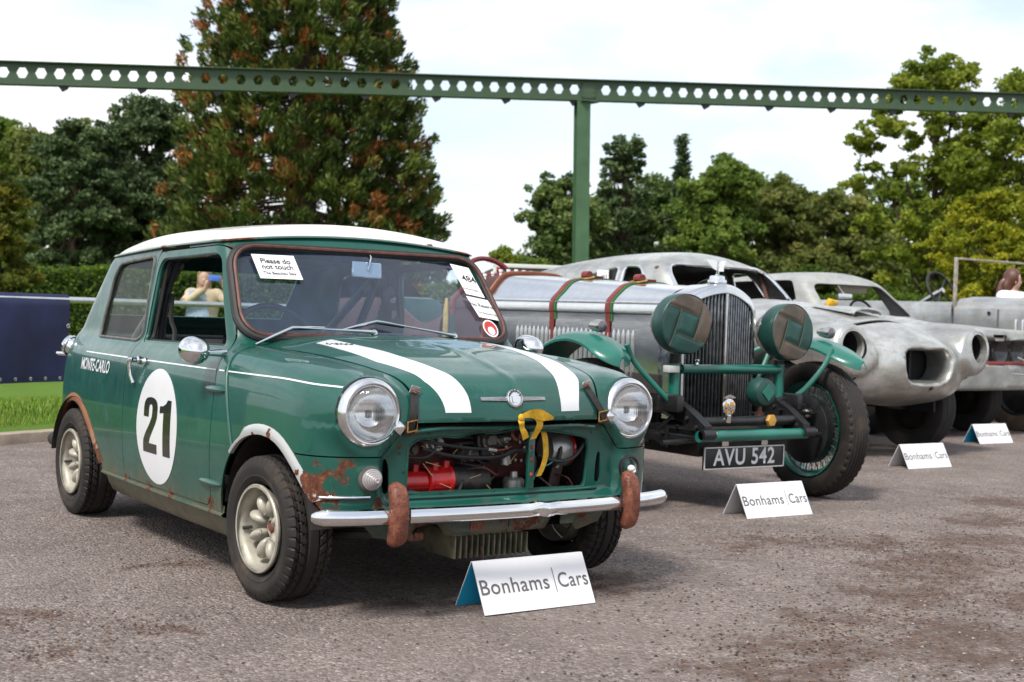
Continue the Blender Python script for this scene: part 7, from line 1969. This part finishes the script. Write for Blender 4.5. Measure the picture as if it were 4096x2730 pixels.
m_leaf('leaf_hedge', [(0, (.026, .058, .009)), (.6, (.068, .13, .014)), (1, (.17, .26, .025))])
BARK = (lambda t: (t.set(color=t.ramp(t.noise(14, 6, vec=t.mapping((1, 1, .2))), [(.3, (.030, .018, .012)), (.7, (.095, .055, .035))]), rough=.9), t.bump(t.noise(14, 6, vec=t.mapping((1, 1, .2))), .8, .04), t.m)[-1])(NT('bark'))
def leaf_mesh(name, P, N_, size, tint, mat, aspect=.6, dirs=None):
    k = len(P); up = rng.normal(size=(k, 3))
    if dirs is None: T = np.cross(N_, up)
    else:
        T = dirs; N_ = np.cross(dirs, up); N_ = N_/(np.linalg.norm(N_, axis=1, keepdims=True)+1e-9)
    T = T/(np.linalg.norm(T, axis=1, keepdims=True)+1e-9); B = np.cross(N_, T)
    s = size[:, None]; V = np.stack([P-T*s*.5, P+B*s*aspect*.5, P+T*s*.5+N_*s*.12, P-B*s*aspect*.5], 1).reshape(-1, 3)
    me = fast_mesh(name, V, np.arange(4*k).reshape(-1, 4)); me.materials.append(mat)
    at = me.attributes.new('tint', 'FLOAT', 'POINT'); at.data.foreach_set('value', np.repeat(np.clip(tint, 0, 1), 4).astype(np.float32)); return me
def clump_leaves(C_, R_, n, size, up=.35, shell_=.45, tint_c=None, jitter=.25):
    """C_: (m,3) clump centres, R_: (m,3) radii; leaves lie in the outer part of each clump"""
    m = len(C_); w = (R_[:, 0]*R_[:, 1]+R_[:, 0]*R_[:, 2]); w = w/w.sum(); idx = rng.choice(m, n, p=w)
    d = rng.normal(size=(n, 3)); d /= np.linalg.norm(d, axis=1, keepdims=True); r = (shell_+(1-shell_)*rng.random(n))[:, None]**.7
    P = C_[idx]+d*r*R_[idx]*(1+.18*rng.normal(size=(n, 1))*.6)
    N_ = d*.25+np.array([0, 0, up*.6])+rng.normal(size=(n, 3))*.75; N_ /= np.linalg.norm(N_, axis=1, keepdims=True)
    tc = tint_c if tint_c is not None else rng.random(m); t = tc[idx]*(1-jitter)+rng.random(n)*jitter
    return P, N_, size*(.6+.8*rng.random(n)), t
def limb(mb, a, b, r0, r1, k=4, wob=.06):
    a = Vector(a); b = Vector(b); L = (b-a).length; pts = [a.lerp(b, i/k)+Vector((random.uniform(-1, 1), random.uniform(-1, 1), random.uniform(-.5, .5)))*L*wob*(0 if i in (0, k) else 1) for i in range(k+1)]
    mb.tube(pts, [r0+(r1-r0)*i/k for i in range(k+1)], 7)
def broadleaf(name, label, base, H, spread, mat, n, size, crown_lo=.25, m=70, shape=1.0, clump=.16, trunk_r=.22, lean=(0, 0), gaps=.2, group='trees beyond the lawn', up=.3, taper=0.0):
    root = empty(name, base, random.uniform(0, 6), label, 'tree', group)
    C_ = []; R_ = []; tries = 0
    while len(C_) < m and tries < 6000:
        tries += 1
        h = crown_lo+(1-crown_lo)*random.random(); e = (h-crown_lo)/(1-crown_lo); w = spread*(math.sin(PI*min(1, .12+e*.80))**.75)*(1-taper*e)-H*clump*.4; w = max(w, .05)
        a = random.uniform(0, 2*PI); rr = w*math.sqrt(random.random())*1.0; rr = max(rr, w*.35*random.random())
        c = (rr*math.cos(a)+lean[0]*e, rr*math.sin(a)+lean[1]*e, H*h*(1-clump*.85)); s = H*clump*(.6+.7*random.random())
        C_.append(c); R_.append((s, s, s*.75))
    C_ = np.array(C_); R_ = np.array(R_); SC = []; SR = []; ST = []
    for c, r in zip(C_, R_):        # sprays on the outside of every bough
        tb_ = random.random()
        for q in range(8):
            d = rng.normal(size=3); d[2] = abs(d[2])*.8+.1*rng.normal(); d /= np.linalg.norm(d); f_ = random.uniform(.45, 1.12)
            SC.append(c+d*r*f_); s_ = r[0]*random.uniform(.20, .50); SR.append((s_*random.uniform(.6, 1.3), s_*random.uniform(.6, 1.3), s_*random.uniform(.4, .9))); ST.append(tb_*.6+.4*random.random())
    me = leaf_mesh('crown', *clump_leaves(np.array(SC), np.array(SR), int(n*1.7), size*.62, up, .10, np.array(ST)), MATS[mat]); link('crown', me, root)
    mb = MB(); P = [(0, 0, -.3), (.03*H*.1, 0, H*.2), (lean[0]*.3, lean[1]*.3, H*.5), (lean[0]*.8, lean[1]*.8, H*.88)]; mb.tube(smoothpath(P, 5), list(np.linspace(trunk_r, trunk_r*.12, 16)), 10)
    for i in range(min(len(C_), 34)):
        c = C_[i]; z0 = max(H*.15, c[2]-random.uniform(.12, .3)*H); e = z0/H; limb(mb, (lean[0]*e, lean[1]*e, z0), c, trunk_r*.32*(1.1-e), .012, 5, .07)
    mb.build('trunk', BARK, root); return root
def conifer(name, label, base, H, R0, mat, n, size, m=420, power=.75, lo=.04, clump=.35, trunk_r=.3, droop=.15, red=0.0, group='trees beyond the lawn', limbs=5, rise=.35):
    root = empty(name, base, random.uniform(0, 6), label, 'tree', group); C_ = []; R_ = []; tc = []; mb = MB()
    mb.tube([(0, 0, -.3), (0, 0, H*.3), (0, 0, H*.98)], [trunk_r, trunk_r*.72, .03], 12)
    for i in range(m):
        e = lo+(1-lo)*(random.random()**1.25); w = R0*(1-e)**power; a = random.uniform(0, 2*PI); f = random.uniform(.35, 1)**.55
        bump = 1+.10*math.sin(a*3+e*17)+.07*math.sin(a*7+e*31)
        r = w*f*bump; z = H*e-droop*r; s = clump*(.55+.75*random.random())*(1-.45*e)
        C_.append((r*math.cos(a), r*math.sin(a), z+.12*s*random.uniform(-1, 2))); R_.append((s*random.uniform(.6, 1.1), s*random.uniform(.6, 1.1), s*random.uniform(.55, 1.15)))
        tc.append(random.uniform(.86, 1) if random.random() < red*(1.35-f*.6) else random.uniform(0, .80))
        if i % limbs == 0: limb(mb, (0, 0, max(0.2, z+.35*r*(.5))), (r*math.cos(a), r*math.sin(a), z), .055*(1-e)+.012, .010, 3, .05)
    P, N_, sz, tn = clump_leaves(np.array(C_), np.array(R_), n, size, .5, .15, np.array(tc), .14)
    rad = P*np.array([1, 1, 0]); rad /= np.linalg.norm(rad, axis=1, keepdims=True)+1e-6; D_ = rad*.7+np.array([0, 0, rise])+rng.normal(size=(n, 3))*.38
    me = leaf_mesh('crown', P, N_, sz, tn, MATS[mat], .30, D_/np.linalg.norm(D_, axis=1, keepdims=True)); link('crown', me, root)
    mb.build('trunk', BARK, root); return root
def at(x, y, d):   # place on the ground line at a given depth along a chosen sight-line
    M_ = CAM_R; r = np.array([(x*4096/2353-2048)/5468.55, 0.0, 1.0])@M_; p = np.array(CAM)+d*r; return (float(p[0]), float(p[1]), y)
random.seed(11)
HZ = lambda x: 680+.0336*x
def top_h(x, ytop, d): return 1.27+(HZ(x)-ytop)*(4096/2353)/5468.55*d
def wid(hw, d): return hw*(4096/2353)/5468.55*d
def BL(name, label, x, ytop, hw, d, mat, n, size, **kw): return broadleaf(name, label, at(x, -.3, d), top_h(x, ytop, d), wid(hw, d), mat, n, size, **kw)
def CF(name, label, x, ytop, hw, d, mat, n, size, **kw): return conifer(name, label, at(x, -.3, d), top_h(x, ytop, d), wid(hw, d), mat, n, size, **kw)
SHR = 'shrubs behind the rail'
CF('sequoia_tree', 'giant sequoia with russet dead sprays towering behind the green saloon', 682, -760, 395, 42, 'leaf_sequoia', 300000, .21, m=6000, power=.85, lo=.01, clump=.33, trunk_r=.6, droop=.14, red=.24, limbs=12, rise=.75)
BL('dark_conifer', 'tall dark rounded conifer just left of the sequoia', 325, 200, 125, 50, 'leaf_dark', 50000, .24, crown_lo=.03, m=130, clump=.09, trunk_r=.3)
BL('dark_conifer', 'lower dark rounded conifer at the left of the group', 165, 250, 140, 48, 'leaf_dark', 50000, .24, crown_lo=.03, m=130, clump=.09, trunk_r=.3)
BL('distant_tree', 'pale green distant tree at the left edge', -5, 255, 55, 56, 'leaf_mid', 12000, .30, crown_lo=.1, m=40, clump=.10)
BL('distant_tree', 'olive tree between the dark conifers and the left edge', 70, 290, 60, 54, 'leaf_olive', 12000, .30, crown_lo=.1, m=40, clump=.10)
BL('golden_bush', 'golden green evergreen bush behind the navy banner', -10, 395, 135, 23, 'leaf_golden', 30000, .11, crown_lo=.02, m=120, clump=.09, trunk_r=.12, group=SHR, taper=.75)
BL('oak_tree', 'dark oak left of the beam post', 1285, 388, 125, 42, 'leaf_mid2', 26000, .24, crown_lo=.05, m=90, clump=.11)
BL('wispy_pine', 'wispy dark pine just right of the beam post', 1420, 318, 78, 44, 'leaf_dark', 9000, .22, crown_lo=.42, m=46, clump=.065, lean=(.5, .2))
CF('slim_conifer', 'slim dark conifer tip rising among the right-hand trees', 1552, 322, 40, 46, 'leaf_dark', 9000, .24, m=150, power=.8, clump=.38, trunk_r=.16)
BL('round_tree', 'mid green round tree behind the fastback roof', 1650, 352, 130, 43, 'leaf_mid', 28000, .24, crown_lo=.05, m=85, clump=.11)
BL('broad_tree', 'dark olive broad tree right of the round tree', 1800, 402, 135, 45, 'leaf_olive', 24000, .25, crown_lo=.03, m=80, clump=.12)
BL('broad_tree', 'olive-green tree below the tall pale poplar', 1950, 428, 140, 44, 'leaf_olive', 24000, .25, crown_lo=.03, m=80, clump=.12)
BL('poplar_tree', 'tall pale green tree with open crown at upper right', 2135, 105, 185, 38, 'leaf_bright', 26000, .21, crown_lo=.20, m=96, clump=.060, trunk_r=.24)
BL('poplar_tree', 'tall yellow-green tree at the right edge behind the beam', 2345, 165, 160, 36, 'leaf_bright', 26000, .20, crown_lo=.12, m=90, clump=.070, trunk_r=.24)
BL('yellow_tree', 'yellow-green spreading tree behind the stripped tourer', 2275, 425, 185, 25, 'leaf_yellow', 44000, .12, crown_lo=.02, m=130, clump=.085, trunk_r=.14)
BL('back_tree', 'shadowed tree filling the gap behind the oak', 1490, 400, 135, 47, 'leaf_mid2', 20000, .25, crown_lo=.03, m=75, clump=.12)
BL('shrub', 'yellow-green shrub beside the saloon roof', 1145, 560, 62, 34, 'leaf_bright', 14000, .13, crown_lo=.02, m=50, clump=.10, trunk_r=.08, group=SHR)
BL('shrub', 'low green shrub between the oak and the trailer', 1215, 580, 60, 32, 'leaf_mid', 12000, .13, crown_lo=.02, m=50, clump=.11, trunk_r=.08, group=SHR)
BL('shrub', 'bright green conifer shrub behind the fastback windscreen', 1825, 588, 62, 26, 'leaf_hedge', 12000, .10, crown_lo=.02, m=40, clump=.11, trunk_r=.06, group=SHR)
BL('shrub', 'bright green shrub behind the grey coupe roof', 2025, 625, 66, 27, 'leaf_hedge', 12000, .10, crown_lo=.02, m=40, clump=.11, trunk_r=.06, group=SHR)
for (x_, yt_, hw_, d_, mt_, lb_) in ((50, 305, 130, 60, 'leaf_mid2', 'green mass of foliage at the far left behind the bush'), (235, 285, 120, 58, 'leaf_mid2', 'leafy tree filling the space between the two dark conifers'), (1375, 440, 130, 54, 'leaf_mid2', 'leafy tree right behind the beam post'),
        (1570, 425, 140, 55, 'leaf_mid', 'leafy tree behind the slim conifer'), (1730, 415, 130, 56, 'leaf_mid2', 'leafy tree between round tree and broad tree'), (1880, 425, 130, 55, 'leaf_mid2', 'leafy tree behind the two broad olive trees'), (2060, 400, 130, 52, 'leaf_mid', 'green tree under the tall pale poplar'), (2230, 360, 130, 50, 'leaf_bright', 'pale tree filling the right-hand corner')):
    BL('woodland_tree', lb_, x_, yt_, hw_, d_, mt_, 17000, .30, crown_lo=.03, m=80, clump=.12)
# bare sapling beside the sequoia
sap = empty('bare_sapling', at(1072, -.3, 34), 0, 'bare twiggy sapling between sequoia and oak', 'tree', 'trees beyond the lawn'); mb = MB(); limb(mb, (0, 0, -.2), (0, 0, 2.6), .03, .008, 5, .02)
for i in range(26):
    z = random.uniform(.9, 2.5); a = random.uniform(0, 6.28); r = random.uniform(.2, .5); limb(mb, (0, 0, z), (r*math.cos(a), r*math.sin(a), z+r*random.uniform(.6, 1.4)), .008, .003, 3, .08)
mb.build('trunk', BARK, sap)
# clipped hedge
def hedge(name, label, x0, x1, d0, d1, H, W, mat, n):
    a = Vector(at(x0, -.3, d0)); b = Vector(at(x1, -.3, d1)); root = empty(name, tuple(a), 0, label, 'hedge'); D = b-a; L = D.length; u = D.normalized(); v = Vector((-u.y, u.x, 0))
    t = rng.random(n)*L; face = rng.random(n); P = np.zeros((n, 3)); N_ = np.zeros((n, 3)); q = rng.uniform(-W/2, W/2, n); z = rng.uniform(0, H, n)
    top = face < .42; front = (face >= .42) & (face < .85)
    side = np.where(top, q, np.where(front, -W/2, W/2)); zz = np.where(top, H, z); jj = rng.normal(0, .05, (n, 3))
    P = np.array(u)[None]*t[:, None]+np.array(v)[None]*side[:, None]; P[:, 2] = zz+.05*np.sin(t*2.1)*top; P = P+jj
    nf = np.where(top[:, None], np.array([0, 0, 1.0]), np.array(v)[None]*np.where(front, -1, 1)[:, None]); N_ = nf*.7+rng.normal(size=(n, 3))*.5; N_ /= np.linalg.norm(N_, axis=1, keepdims=True)
    link('foliage', leaf_mesh('foliage', P, N_, .075*(.6+.8*rng.random(n)), rng.random(n), MATS[mat]), root)
    vs = []
    for (s, w_) in ((0, -1), (0, 1), (L, 1), (L, -1)):
        for hz in (.0, H-.06): p = u*s+v*(w_*(W/2-.05)); vs.append((p.x, p.y, hz))
    MB().add(vs, [(0, 2, 3, 1), (2, 4, 5, 3), (4, 6, 7, 5), (6, 0, 1, 7), (1, 3, 5, 7)]).build('stems', simple('hedge_core', (.008, .014, .005), .95), root, smooth=False)
hedge('clipped_hedge', 'clipped green hedge behind the rail at the left', -160, 720, 27, 30, 1.83, 1.2, 'leaf_hedge', 42000)
hedge('clipped_hedge', 'clipped hedge running behind the special and the coupes', 1000, 2500, 30, 24, 1.75, 1.2, 'leaf_hedge', 46000)
